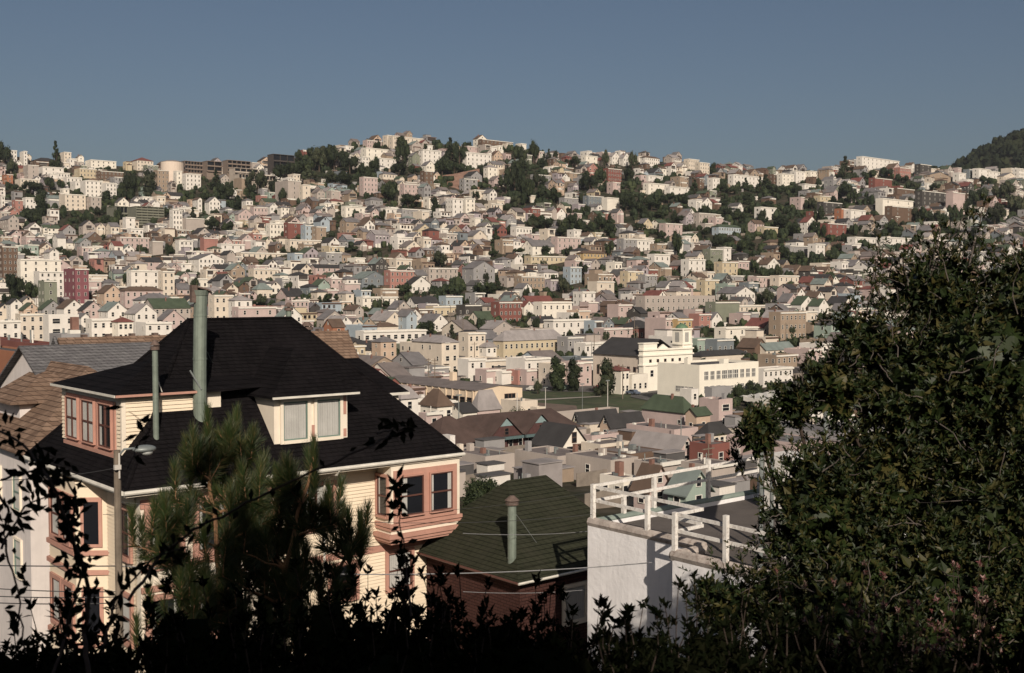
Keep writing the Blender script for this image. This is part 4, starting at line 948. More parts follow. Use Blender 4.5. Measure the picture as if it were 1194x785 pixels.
m = MB(); prism(m, .7, 4.5, 4.2, 7.9, nh2 + 1.7, 1.2, 'hip', SHAKE, oh=.3, th=.08); m.build('dormer_roof', dd)

ob = survey(-60, 52, 62, 410, 440, 'flat', 'orange', 'tar', None, 'low orange-brown building behind grey shingle roof', D=80, cornice=False, fcols=0, lcols=3, junk=False)
survey(-80, 54, 60, 398, 425, 'flat', 'red', 'red', None, 'building with dark red flat roof edge', D=95, cornice=False, fcols=0, lcols=0, junk=False)
survey(57, 72, 77, 385, 420, 'flat', 'grey', 'grey', None, 'grey boxy stair tower behind shake roof', D=88, cornice=False, fcols=0, lcols=0, junk=False)
# ------------------------------------------------------------------ green-roofed house
SHR = shingle('dark_red_shingle_wall', (.055, .026, .022), (.070, .034, .028), (.04, .022, .02), .35, .12, .6, .3)
G3 = at(605, 679, 40.0); gz = Hh(G3.x, G3.y) - .5
grn = root('town_house', (G3.x, G3.y, gz), GRID, 'dark red shingled house with large green hipped roof and green flue', 'house')
ge = G3.z - gz; gl = 7.6; gw = 7.0; grz = -(557 - 340) / F * 46 - gz
m = MB(); m.add([(0, 0, ge), (gw, 0, ge), (gw, gl, ge), (0, gl, ge), (gw * .42, gl * .55, grz), (gw * .72, gl * .55, grz)] + [(a, b, ge - .12) for a, b in ((0, 0), (gw, 0), (gw, gl), (0, gl))],
        [(0, 1, 5, 4), (1, 2, 5), (2, 3, 4, 5), (3, 0, 4), (0, 6, 7, 1), (3, 9, 6, 0), (1, 7, 8, 2)], GREENR); gro = m.build('roof', grn)
m = MB(); m.tube([(-.05, -.05, ge - .06), (gw, -.05, ge - .06)], .05, GUT, 6); m.tube([(-.05, 0, ge - .06), (-.05, gl, ge - .06)], .05, DKSASH, 6); m.build('gutter', grn)
m = MB(); m.box(.4, gw - .2, .4, gl - .4, -6, ge - .12, SHR); m.build('wall', grn)
window(grn, 'R', .4, 2.6, 3.7, ge - 2.1, ge - .75, CREAMS, CREAMS, curtain='full', fw=.12, cross=False)
m = MB(); m.tube([(gw - .6, -1.6, -6), (gw - .6, -1.6, ge - .25)], .16, TRIM, 12); m.box(.9 * gw - 1.5, gw + .6, -1.9, .3, ge - .25, ge - .12, GUT); m.build('porch', grn)
pt = at(597, 664, 41.2); lp = Matrix.Rotation(-GRID, 4, 'Z') @ Vector((pt.x - G3.x, pt.y - G3.y, 0))
flg = flue(grn, lp.x, lp.y, ge + .2, -(590 - 340) / F * 41.2 - gz, .165, 'hat', label='stout green flue with rusty cap')
m = MB(); m.tube([(lp.x + .05, lp.y, ge + 2.4), (lp.x + 1.6, lp.y + .3, ge + .75)], .01, METAL, 5); m.build('guy_wire', flg)
# ------------------------------------------------------------------ white stucco building with the railed deck
K3 = at(817, 634, 33.0); kz = Hh(K3.x, K3.y) - 1
WPN = mat('flaking_white_paint', (.70, .67, .62), .75, .1, 3, var2=(.38, .33, .29), streak=.3)
CAPM = mat('worn_parapet_coping', (.40, .35, .31), .9, .25, 2.5, var2=(.20, .15, .13), bump=.5, bscale=12)
DECK = mat('tar_paper_deck', (.105, .09, .08), .95, .2, .8, bump=.3, bscale=8)
wh = root('stucco_building', (K3.x, K3.y, kz), GRID, 'white stucco building with flaking white railing round its flat roof deck', 'building')
pt_ = K3.z - kz; L1 = span_v(K3, 686); pj = 1.25
m = MB(); m.box(0, 12, 0, L1, -8, pt_ - .35, WST); m.box(-pj, 6, -4.2, -.002, -8, pt_ - .38, WST); m.build('wall', wh)
m = MB(); m.box(.25, 11.8, .1, L1 - .25, pt_ - .349, pt_ - .30, DECK); m.box(-pj + .25, 5.8, -4, .099, pt_ - .379, pt_ - .32, DECK); m.build('deck', wh)
m = MB()
m.box(0, .24, 0, L1, pt_ - .349, pt_ - .16, WST); m.box(.24, 12, L1 - .24, L1, pt_ - .349, pt_ - .16, WST); m.box(-pj, -pj + .24, -4.2, 0, pt_ - .379, pt_ - .2, WST); m.build('parapet', wh)
m = MB(); m.tube([(.12, -.02, pt_ - .12), (.12, L1, pt_ - .12)], .17, CAPM, 8); m.tube([(.12, L1 - .12, pt_ - .12), (12, L1 - .12, pt_ - .12)], .12, mat('grey_green_coping', (.20, .24, .21), .8, .15, 2), 8)
m.tube([(-pj + .12, -4.2, pt_ - .16), (-pj + .12, .05, pt_ - .16)], .18, CAPM, 8); m.tube([(-pj, .0, pt_ - .18), (.1, .0, pt_ - .18)], .15, CAPM, 8); m.build('coping', wh)
def rail(name, pts, posts, h=1.05, z=pt_, ph=None):
    first = None
    for (p0, p1, zz) in pts:
        d_ = Vector((p1[0] - p0[0], p1[1] - p0[1], 0)); l = d_.length; an = math.atan2(d_.y, d_.x); q = MB()
        q.box(0, l, -.03, .03, -.05, .05, WPN, Matrix.Translation((p0[0], p0[1], z + zz)) @ Matrix.Rotation(an, 4, 'Z') @ Matrix.Rotation(-.012, 4, 'Y'))
        if first is None: first = q.build('railing', wh)
        else: q.build('rail', first)
    for (a, b, hh) in posts:
        o = MB(); o.box(a - .065, a + .065, b - .065, b + .065, z - .3, z + hh, WPN); o.build('post', first)
    return first
rail('west', [((.16, .1), (.16, L1 - .1), 1.0), ((.16, .1), (.16, L1 - .1), .55), ((-pj + .15, .05), (.16, .05), 1.0), ((-pj + .15, .05), (.16, .05), .5)],
     [(.1, L1 - .15, 1.15), (.1, 2.25, 1.12), (-pj + .08, -.02, 1.1)])
rail('south', [((-pj + .15, -3.9), (-pj + .15, -.1), .98), ((-pj + .15, -3.9), (-pj + .15, -.1), .5)], [(-pj + .08, -1.9, 1.3)])
rail('north', [((.2, L1 - .1), (9, L1 - .1), 1.08), ((.2, L1 - .1), (9, L1 - .1), .58)], [(3.1, L1 - .1, 1.12), (6.0, L1 - .1, 1.4), (9, L1 - .1, 1.4), (1.6, L1 - .1, .6)])
m = MB(); m.box(7.0, 8.4, 1.0, 3.0, pt_ - .3, pt_ + 1.7, WPN)
for i in range(9): m.fbox('R', 1.0, 7.02 + i * .15, 7.11 + i * .15, .001, .03, pt_ - .25, pt_ + 1.65, WPN)
m.build('stair_hut', wh)
# ------------------------------------------------------------------ landmarks of the valley
def base_at(name, xc, ytop, D, cat, dz=0):
    P = at(xc, ytop, D); g = Hh(P.x, P.y) + dz if not dz or dz < 100 else max(Hh(P.x, P.y), at(xc, dz, D).z)
    return root(name, (P.x, P.y, g), GRID, None, cat), P, P.z - g
def land(r, say, cx, cy, mark=None): LAB.append([r, say, cx, cy, mark])
def rowwin(r, face, c, s0, s1, n, z, w, h, kind='brown'):
    for i in range(n):
        s = s0 + (s1 - s0) * (i + .5) / n
        if face == 'R': obj('window', win_mesh(kind), r, loc=(s, c, z), scale=(w, 1, h))
        else: obj('window', win_mesh(kind), r, loc=(c, s, z), rot=(0, 0, R(-90)), scale=(w, 1, h))
# church: nave towards the west street, white front and belfry
D = 322; ch, P, h = base_at('church', 748, 415, D, 'church')
wl = span_v(P, 690); wr = span_u(P, 806)
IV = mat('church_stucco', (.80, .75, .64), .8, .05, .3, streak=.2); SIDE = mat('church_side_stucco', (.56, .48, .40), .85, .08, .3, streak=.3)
DK = rm('dark')
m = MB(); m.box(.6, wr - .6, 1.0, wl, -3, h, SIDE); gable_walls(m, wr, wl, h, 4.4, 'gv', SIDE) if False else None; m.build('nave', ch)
m = MB(); prism(m, .4, wr * .80, 1.0, wl, h, 4.6, 'gv', DK, oh=.3); m.build('roof', ch)
m = MB(); m.box(0, wr, -.6, 1.0, -3, h + 1.4, IV)
for z in (h - 3.0, h - .2, h + 1.4): m.box(-.3, wr + .3, -.95, 1.1, z, z + .45, IV)
for s in (.0, wr * .30, wr * .68, wr - .8): m.box(s, s + .8, -.85, -.6, -3, h - 3.0, IV)
m.box(.3, wr * .28, -.5, 1.4, h + 1.85, h + 3.4, IV); m.box(.1, wr * .30, -.7, 1.6, h + 3.4, h + 3.7, IV)
m.build('front', ch)
m = MB(); m.add([(wr * .32, -.3, h + 1.85), (wr * .52, -.3, h + 1.85), (wr * .42, -.3, h + 3.1), (wr * .32, .3, h + 1.85), (wr * .52, .3, h + 1.85), (wr * .42, .3, h + 3.1)], [(0, 1, 2), (3, 5, 4), (0, 2, 5, 3), (1, 4, 5, 2)], IV); m.build('pediment', ch)
tw = MB(); t0, t1 = wr - 4.2, wr - .2; tz = h + 1.85; tt = P.z * 0 + (at(794, 385, D + 8).z - (P.z - h))
tw.box(t0, t1, -.2, 3.8, tz, tt, IV); tw.box(t0 - .35, t1 + .35, -.55, 4.15, tz + .8, tz + 1.2, IV); tw.box(t0 - .4, t1 + .4, -.6, 4.2, tt, tt + .4, IV)
for s in (t0, t1 - .5): tw.box(s, s + .5, -.4, -.2, tz, tt, IV)
to = tw.build('belfry', ch)
dm = MB(); cx, cy = (t0 + t1) / 2, 1.8
dm.tube([(cx, cy, tt + .4), (cx, cy, tt + .9), (cx, cy, tt + 1.5), (cx, cy, tt + 1.9)], [1.9, 1.75, 1.1, .2], mat('copper_dome', (.10, .17, .10), .7, .2, 2), 14); dm.build('dome', to)
lv = MB(); lv.fbox('R', -.2, t0 + 1.2, t1 - 1.2, .002, .05, tz + 1.6, tt - .8, mat('louvre_grey', (.34, .33, .30), .8, .1, 1)); lv.fbox('L', t0, 1.0, 2.6, .002, .05, tz + 1.6, tt - .8, MATS['louvre_grey']); lv.build('louvre', to)
rowwin(ch, 'L', .6, 2, wl - 1, 7, h * .42, 1.0, 2.6); rowwin(ch, 'R', -.6, 1.5, wr - 1, 6, h - 2.0, .9, .8); rowwin(ch, 'R', -.6, 1.0, wr * .3, 1, h * .42, 1.3, 1.8, 'white'); rowwin(ch, 'R', -.6, wr * .35, wr * .65, 1, h * .3, 1.2, 3.2)
rowwin(ch, 'R', -.6, wr * .35, wr * .65, 1, .1, 2.0, 2.6)
FOOT.append((*(P + U * wr / 2 + V * wl / 2).xy, wr / 2, wl / 2)); TAKEN.append((690, 806, 383, 452, D))
land(ch, 'white church with long dark nave roof and square domed belfry', 748, 420, 'the white church')
mm = MB(); pr = survey(720, 724, 734, 428, 456, 'hip', 'ivory', 'red', None, 'small white lodge with red roof beside church', D=314, fcols=2, lcols=1)
survey(734, 737, 756, 437, 456, 'flat', 'ivory', 'gravel', None, 'low cream garages in front of church', D=316, fcols=3, lcols=0, cornice=False)
# white school
D = 285; sc, P, h = base_at('school', 815.5, 429, D, 'school'); wl = span_v(P, 767); wr = span_u(P, 885)
WS = mat('school_stucco', (.76, .71, .60), .8, .05, .3, streak=.15)
m = MB(); m.box(0, wr, 0, wl, -4, h, WS); m.ring(0, wr, 0, wl, h, h + .7, .3, WS); m.build('wall', sc)
m = MB(); m.box(.3, wr - .3, .3, wl - .3, h, h + .08, rm('tar')); ro = m.build('roof', sc)
m = MB(); m.box(1.2, 2.4, 5, 6.2, h + .08, h + 2.2, WS); m.box(wr * .55, wr * .55 + 2, 3, 4.5, h + .08, h + 1.6, WS); m.build('roof_vent', ro)
z2, z1 = h - 3.2, h - 7.0
for (a, b) in ((.06, .16), (.16, .26), (.26, .36), (.66, .76), (.76, .86), (.86, .96)):
    rowwin(sc, 'R', 0, wr * a, wr * b, 1, z2, 1.6, 2.1, 'grid')
    rowwin(sc, 'R', 0, wr * a, wr * b, 1, z1 + .4, 1.6, 1.7, 'grid')
rowwin(sc, 'R', 0, wr * .37, wr * .64, 3, z2, 2.3, 2.1, 'grid'); rowwin(sc, 'R', 0, wr * .37, wr * .64, 4, z1 + .8, 1.3, 1.0, 'grid')
rowwin(sc, 'L', 0, wl * .0 + 2, wl * .55, 4, z1 + .6, 1.5, 1.3, 'grid')
FOOT.append((*(P + U * wr / 2 + V * wl / 2).xy, wr / 2, wl / 2)); TAKEN.append((768, 885, 428, 460, D))
land(sc, 'white two-storey school with large grid windows and blank side', 826, 445, 'the white school')
# long shed by the park
D = 268; sh, P, h = base_at('clubhouse', 554, 455, D, 'hall'); wl = span_v(P, 440); wr = span_u(P, 609)
CL = mat('clubhouse_wall', (.66, .53, .39), .8, .06, .3, streak=.15)
m = MB(); m.box(0, wr, 0, wl, -3, h, CL); m.build('wall', sh)
m = MB(); prism(m, 0, wr, 0, wl, h, .9, 'gv', rm('gravel'), oh=.3); ro = m.build('roof', sh)
m = MB(); gable_walls(m, wr, wl, h, .9, 'gv', CL); m.build('gable', sh)
m = MB(); m.box(wr * .45, wr * .45 + 1.4, wl * .42, wl * .42 + 1.4, h, h + 3.0, MATS['clubhouse_wall']); m.build('chimney', ro)
rowwin(sh, 'L', 0, 1, wl - 1, 15, h * .35, 2.0, 1.4)
m = MB()
for i in range(16): m.fbox('L', 0, .5 + (wl - 1.2) * i / 15, .9 + (wl - 1.2) * i / 15, .002, .25, -2, h - .1, CL)
m.build('pilaster', sh)
rowwin(sh, 'R', 0, wr * .10, wr * .42, 4, h * .52, .9, .9); rowwin(sh, 'R', 0, wr * .62, wr * .84, 3, h * .25, 1.2, 2.4)
FOOT.append((*(P + U * wr / 2 + V * wl / 2).xy, wr / 2, wl / 2)); TAKEN.append((450, 609, 430, 475, D))
land(sh, 'long low cream clubhouse with shallow grey roof by park', 540, 450, 'the long low clubhouse')
# brown-roofed villa with two blue-green gables
TEAL = mat('blue_green_trim', (.085, .13, .13), .7, .1, 1.5); BR = mat('red_brown_shingle_wall', (.075, .036, .033), .85, .2, 2); BRR = mat('dark_brown_roofing', (.075, .050, .042), .95, .2, .6, bump=.3, bscale=3)
D = 178; tv, P, h = base_at('town_house', 571, 511, D, 'house'); zz = lambda py, Y: -(py - 340) / F * Y - (P.z - h)
wr = span_u(P, 647); wl = 14
m = MB(); m.box(0, wr, .8, wl, -4, h, BR); m.box(0, 3.6, 0, .8 - .002, -4, h, BR); m.box(wr - 3.6, wr, 0, .8 - .002, -4, h, BR); m.build('wall', tv)
rz = zz(481, D + 12); 
m = MB(); m.add([(-.5, -.4, h), (wr + 6, -.4, h + .3), (wr + 6, wl * .55, rz), (1.5, wl * .55, rz), (-3.5, wl + .5, h), (wr + 6, wl + .5, h)], [(0, 1, 2, 3), (4, 0, 3), (5, 4, 3, 2)], BRR); m.build('roof', tv)
for i, s in enumerate((0, wr * .53)):
    g = MB(); W_ = wr * .46
    g.add([(s, -.35, h), (s + W_, -.35, h), (s + W_ / 2, -.35, h + 2.9), (s, 0, h), (s + W_, 0, h), (s + W_ / 2, 0, h + 2.9)], [(0, 1, 2), (3, 5, 4), (0, 2, 5, 3), (1, 4, 5, 2)], BR)
    go = g.build('gable', tv)
    g = MB(); g.add([(s + W_ * .30, -.40, h + 1.74), (s + W_ * .70, -.40, h + 1.74), (s + W_ / 2, -.40, h + 2.9), (s + W_ * .30, -.352, h + 1.74), (s + W_ * .70, -.352, h + 1.74), (s + W_ / 2, -.352, h + 2.9)], [(0, 1, 2), (0, 2, 5, 3), (1, 4, 5, 2), (0, 3, 4, 1)], mat('pale_blue_green_paint', (.20, .27, .27), .7, .1, 2)); g.build('gable_peak', go)
    g = MB(); g.add([(s - .3, -.55, h - .0), (s + W_ / 2, -.55, h + 3.15), (s + W_ / 2, 5.5, h + 3.15), (s - .3, 5.5, h)], [(0, 1, 2, 3)], BRR); g.add([(s + W_ + .3, -.55, h), (s + W_ / 2, -.55, h + 3.15), (s + W_ / 2, 5.5, h + 3.15), (s + W_ + .3, 5.5, h)], [(0, 3, 2, 1)], BRR); g.build('gable_roof', go)
    g = MB(); g.box(s - .3, s + W_ + .2, -.75, -.36, h - .45, h, TEAL); g.build('frieze', go)
    obj('window', win_mesh('brown'), go, loc=(s + W_ / 2, -.36, h + .35), scale=(.8, 1, 1.0))
    g = MB(); g.box(s, s + W_, -.1, -.004, -2, h - 2.2, TEAL)
    for q in range(9): g.box(s + q * W_ / 9 + .1, s + q * W_ / 9 + .22, -.2, -.101, h - 3.2, h - 2.2, TEAL)
    g.build('balcony', tv)
rowwin(tv, 'R', 0, .3, 3.4, 2, h - 1.9, .8, 1.3, 'white'); rowwin(tv, 'R', 0, wr - 3.5, wr - .2, 2, h - 1.9, .8, 1.3, 'white'); rowwin(tv, 'R', .8, 4, wr - 3.8, 3, h - 1.9, .8, 1.2, 'white')
TAKEN.append((570, 647, 480, 531, D)); FOOT.append((*(P + U * wr / 2 + V * wl / 2).xy, wr / 2 + 3, wl / 2))
land(tv, 'dark red villa with brown roof and two blue-green gables', 610, 505, 'the villa with blue-green gables')
D = 172; e, P, h = base_at('town_house', 510, 521, D, 'house'); wr = span_u(P, 572); wl = span_v(P, 470)
m = MB(); m.box(0, wr, 0, wl, -4, h, mat('dark_wall_boards', (.075, .065, .065), .9, .2, 1)); m.build('wall', e)
m = MB(); prism(m, 0, wr, 0, wl, h, 4.0, 'hip', BRR, oh=.4); m.build('roof', e)
m = MB(); m.box(2.0, 3.0, -.6, 1.5, h - 1, h + 1.6, WPN if 'WPN' in globals() else TRIM); m.build('roof_hatch', e)
rowwin(e, 'R', 0, 1, wr - .5, 4, h - 2.2, 1, 1.2, 'white')
land(e, 'dark grey-brown hipped wing adjoining the blue-green gabled villa', 520, 505)
TAKEN.append((480, 572, 487, 525, D)); FOOT.append((*(P + U * wr / 2 + V * wl / 2).xy, wr / 2, wl / 2))
# white gabled house with the dark roof
D = 168; g, P, h = base_at('town_house', 655, 519, D, 'house'); wr = span_u(P, 684); wl = 6.5; rh = at(668, 497.5, D + 2).z - at(668, 519, D + 2).z
m = MB(); m.box(0, wr, 0, wl, -3, h, wm('ivory')); gable_walls(m, wr, wl, h, rh, 'gv', wm('ivory')); m.build('wall', g)
m = MB(); prism(m, 0, wr, 0, wl, h, rh, 'gv', rm('dark'), oh=.45); m.build('roof', g)
obj('window', win_mesh('brown'), g, loc=(wr * .5, 0, h + .2), scale=(.9, 1, 1.5)); rowwin(g, 'R', 0, .8, wr * .6, 1, h - 2.6, 2.0, 2.2, 'white')
m = MB(); m.box(wr * .62, wr + .2, -1.2, -.01, h - .3, h - .1, DTRIM); m.box(wr * .75, wr * .9, -.5, -.01, h - 3, h - .3, DTRIM); m.build('awning', g)
TAKEN.append((655, 685, 497, 530, D)); FOOT.append((*(P + U * wr / 2 + V * wl / 2).xy, wr / 2, wl / 2))
land(g, 'bright white gabled house with attic window and dark roof', 668, 515, 'the bright white gabled house')
# water tank on the skyline
D = 905; P = at(201, 201, D); zt = at(201, 188, D).z; g = Hh(P.x, P.y)
tk = root('water_tank', (P.x, P.y, g), 0, None, 'water tank'); m = MB(); rr = 13 / F * D
m.tube([(0, 0, -3), (0, 0, zt - g - 1.0), (0, 0, zt - g - .99)], [rr, rr, rr * 1.03], mat('tank_paint', (.60, .50, .41), .7, .05, .2), 28); m.build('tank', tk)
m = MB(); m.tube([(0, 0, zt - g - .98), (0, 0, zt - g + .3)], [rr * 1.03, rr * .5], mat('tank_lid', (.25, .22, .20), .8, .1, .2), 28); m.build('lid', tk); land(tk, 'round cream water tank on skyline', 200, 193, 'the round water tank'); TAKEN.append((187, 212, 187, 201, D))
# long flats on the skyline, built in bands of galleries
def galleries(x0, x1, yt, yb, n, D, wallm, say, mark=None, ncol=6, deep=9, dark=None, xc=None):
    xc = xc or x0 + 3; b, P, h = base_at('apartment_building', xc, yt, D, 'apartment building', yb); wr = span_u(P, x1); wl = max(6, span_v(P, x0)) if xc > x0 + 6 else deep
    m = MB(); m.box(0, wr, 0, wl, -16, h, wallm); m.build('wall', b); m = MB(); m.box(-.2, wr + .2, -1.3, wl + .2, h, h + .35, wallm); m.build('roof', b)
    fh = h / n
    for k in range(n):
        m = MB(); m.box(0, wr, -1.3, -.002, fh * k - .1, fh * k + .1, wallm); m.box(0, wr, -1.35, -1.25, fh * k + .1, fh * k + 1.0, wallm); 
        for q in range(ncol + 1): m.box(wr * q / ncol - .1, wr * q / ncol + .1, -1.24, -.002, fh * k + .1, fh * (k + 1) - .1, wallm)
        m.build('balcony', b)
        m = MB(); m.box(.2, wr - .2, -.06, -.004, fh * k + .3, fh * (k + 1) - .4, dark or GL); m.build('glazing', b)
    TAKEN.append((x0, x1, yt, yb, D)); FOOT.append((*(P + U * wr / 2 + V * wl / 2).xy, wr / 2, wl / 2)); land(b, say, (x0 + x1) / 2, (yt + yb) / 2, mark)
BRN = mat('brown_gallery_wall', (.20, .155, .125), .85, .1, .3); GRN = mat('grey_green_gallery_wall', (.17, .17, .13), .85, .15, .3); BEI = mat('beige_gallery_wall', (.42, .36, .30), .85, .1, .3)
galleries(212, 238, 188, 202, 3, 915, BRN, 'brown gallery apartments next to round water tank')
galleries(238, 260, 188, 200, 2, 918, BRN, 'brown gallery apartments, middle block of the skyline trio', ncol=2)
galleries(262, 293, 187, 201, 3, 915, BRN, 'brown gallery apartments at the east end of skyline trio', ncol=5)
galleries(270, 302, 196, 206, 2, 890, BEI, 'low white-banded apartments beneath the brown skyline trio', ncol=4)
galleries(275, 322, 203, 209, 1, 870, BEI, 'single-storey long white colonnade under skyline', ncol=12)
galleries(315, 344, 180, 196, 2, 905, mat('dark_timber', (.065, .055, .05), .9, .15, .4), 'dark timber house on stilts beside wooded hill', 'the dark house on stilts', 3)
galleries(151, 192, 241, 282, 7, 735, GRN, 'dark terraced apartment block with seven balcony rows', 'the dark terraced apartment block', 5, xc=158)
galleries(126, 150, 241, 262, 2, 745, GRN, 'olive wing of the dark terraced apartment block', ncol=3, xc=135)
# bare bank under the summit
bk = at(532, 222, 815)
m = MB()
vs = []; NX, NY = 14, 6
for j in range(NY + 1):
    for i in range(NX + 1):
        px = 505 + 54 * i / NX; py = 221 - (24 - 10 * (1 - i / NX)) * j / NY; D_ = 806 + 34 * j / NY; q = at(px, py, D_); vs.append((q.x, q.y, q.z + .4 * noise.noise(q * .2)))
vs += [(x, y + 12, z - 8) for x, y, z in vs[:NX + 1]]
m.add(vs, [(j * (NX + 1) + i, j * (NX + 1) + i + 1, (j + 1) * (NX + 1) + i + 1, (j + 1) * (NX + 1) + i) for j in range(NY) for i in range(NX)], mat('bare_earth', (.22, .13, .095), .95, .2, .15, var2=(.30, .20, .15)))
m.build('earth_bank_terrain', kind='structure')
TAKEN.append((506, 557, 199, 221, 800))
# ------------------------------------------------------------------ lamp posts, masts and parked cars by the park
PW = mat('weathered_pole_wood', (.16, .13, .10), .9, .25, 3, streak=.5)
def post(px, yt, yb, D, say, r=.16, arm=True, m_=None):
    P = at(px, yb, D); g = Hh(P.x, P.y); zt = at(px, yt, D).z; o = root('lamp_post' if arm == 1 else 'utility_pole', (P.x, P.y, g), GRID, None, 'lamp post' if arm == 1 else 'utility pole')
    q = MB(); q.tube([(0, 0, -1), (0, 0, zt - g)], [r, r * .7], m_ or METAL, 8); q.build('pole', o)
    q = MB()
    if arm == 1: q.box(-.6, .6, -.1, .1, zt - g - .1, zt - g + .15, METAL); q.build('lamp', o)
    elif arm == 2: q.box(-1.2, 1.2, -.06, .06, zt - g - .7, zt - g - .55, PW); q.box(-.9, .9, -.06, .06, zt - g - 1.5, zt - g - 1.36, PW); q.build('crossarm', o)
    land(o, say, px, (yt + yb) / 2)
LG = mat('light_pole_paint', (.50, .47, .42), .6, .1, 1)
post(708.5, 444, 476, 262, 'pale floodlight post standing in the park lawn', .11, 1, LG)
post(636, 452, 481, 258, 'pale floodlight post at west side of infield', .10, 1, LG)
post(679, 448, 478, 265, 'dark thin post on park lawn', .07, 1)
post(726, 425, 458, 300, 'wooden utility pole in front of church', .16, 2, PW)
post(500, 418, 440, 300, 'wooden utility pole before the cream corner house', .16, 2, PW)
post(507, 418, 440, 305, 'second utility pole beside its twin at the cream corner house', .16, 2, PW)
post(603, 458, 492, 236, 'bare pale mast rising from cream annex', .14, 0, LG)
post(535, 461, 500, 200, 'dark pole with round lamp above black shed roof', .12, 1)
post(826, 518, 535, 150, 'short pole with crossarms among grey roofs', .12, 2, PW)
post(794, 485, 520, 185, 'thin pole at corner of pink end wall', .10, 0)
CARP = [(.55, .52, .46), (.10, .12, .16), (.34, .10, .08), (.60, .57, .50), (.22, .22, .20), (.14, .20, .16)]
def car(px, py, c, say, rz=0):
    D = ground_hit(px, py); P = at(px, py, D); o = root('parked_car', (P.x, P.y, Hh(P.x, P.y) + .24), GRID + rz, None, 'car'); pm = mat('car_paint_%d' % c, CARP[c], .35, .03, 1, spec=.5)
    sec = [(-2.2, .35, .62), (-2.1, .35, .85), (-1.3, .32, .92), (-.9, .32, 1.38), (.5, .32, 1.40), (1.15, .32, .98), (2.0, .33, .85), (2.2, .38, .6)]
    m = MB(); n = len(sec); vs = []
    for x, lo, hi in sec:
        t = .85 if hi < 1.2 else .68; vs += [(x, -.85, lo), (x, -t, hi), (x, t, hi), (x, .85, lo)]
    fs = [(0, 1, 2, 3), ((n - 1) * 4 + 3, (n - 1) * 4 + 2, (n - 1) * 4 + 1, (n - 1) * 4)]
    for i in range(n - 1):
        for k in range(4): fs.append((i * 4 + k, (i + 1) * 4 + k, (i + 1) * 4 + (k + 1) % 4, i * 4 + (k + 1) % 4))
    m.add(vs, fs, pm); m.build('body', o)
    m = MB(); m.box(-.95, .7, -.79, .79, .95, 1.28, GL); m.build('window', o)
    for x in (-1.35, 1.35):
        for y in (-.85, .85):
            m = MB(); m.tube([(x, y - .1, .32), (x, y + .1, .32)], .32, mat('tyre', (.02, .02, .02), .8, .1, 3), 12); m.build('wheel', o)
    land(o, say, px, py); o['group'] = 'cars parked around the park'
car(622, 456.5, 0, 'pale car parked beside round dark tree by park'); car(728, 457, 3, 'white car parked in front of red-roofed lodge'); car(749, 456, 4, 'grey-green car parked beside church steps', .1)
car(738, 461, 1, 'dark blue car parked at lawn corner', 1.57); car(700, 455, 2, 'dark red car under park trees'); car(662, 455, 5, 'dark green car parked between two park trees')
# ------------------------------------------------------------------ trees of the town
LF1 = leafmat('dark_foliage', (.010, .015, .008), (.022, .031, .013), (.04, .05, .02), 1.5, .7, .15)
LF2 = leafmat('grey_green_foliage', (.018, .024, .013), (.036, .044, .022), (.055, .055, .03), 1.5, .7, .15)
BARK = mat('bark', (.07, .05, .038), .95, .25, 3)
def rvec(r): 
    while True:
        v = Vector((r.uniform(-1, 1), r.uniform(-1, 1), r.uniform(-1, 1)))
        if .05 < v.length < 1: return v
def leafquad(mb, p, n, s, m, r, asp=1.0):
    n = n.normalized(); a = n.orthogonal().normalized(); a = (Matrix.Rotation(r.uniform(0, 6.28), 3, n) @ a) * s; b = n.cross(a).normalized() * s * asp
    mb.add([p - a, p - b * .8 + a * .2, p + a, p + b * .8 - a * .1], [(0, 1, 2, 3)], m)
def blob(mb, c, rad, m, r, seg=7, rings=5, bump=.25):
    vs = []; fs = []; off = r.uniform(0, 50)
    for i in range(rings + 1):
        th = math.pi * i / rings
        for k in range(seg):
            ph = 2 * math.pi * k / seg; d = Vector((math.sin(th) * math.cos(ph), math.sin(th) * math.sin(ph), math.cos(th)))
            q = 1 + bump * noise.noise(d * 1.7 + Vector((off, 0, 0))) * 2; vs.append(Vector(c) + Vector((d.x * rad[0], d.y * rad[1], d.z * rad[2])) * q)
    for i in range(rings):
        for k in range(seg): fs.append((i * seg + k, i * seg + (k + 1) % seg, (i + 1) * seg + (k + 1) % seg, (i + 1) * seg + k))
    mb.add(vs, fs, m)
CROWNS = {}
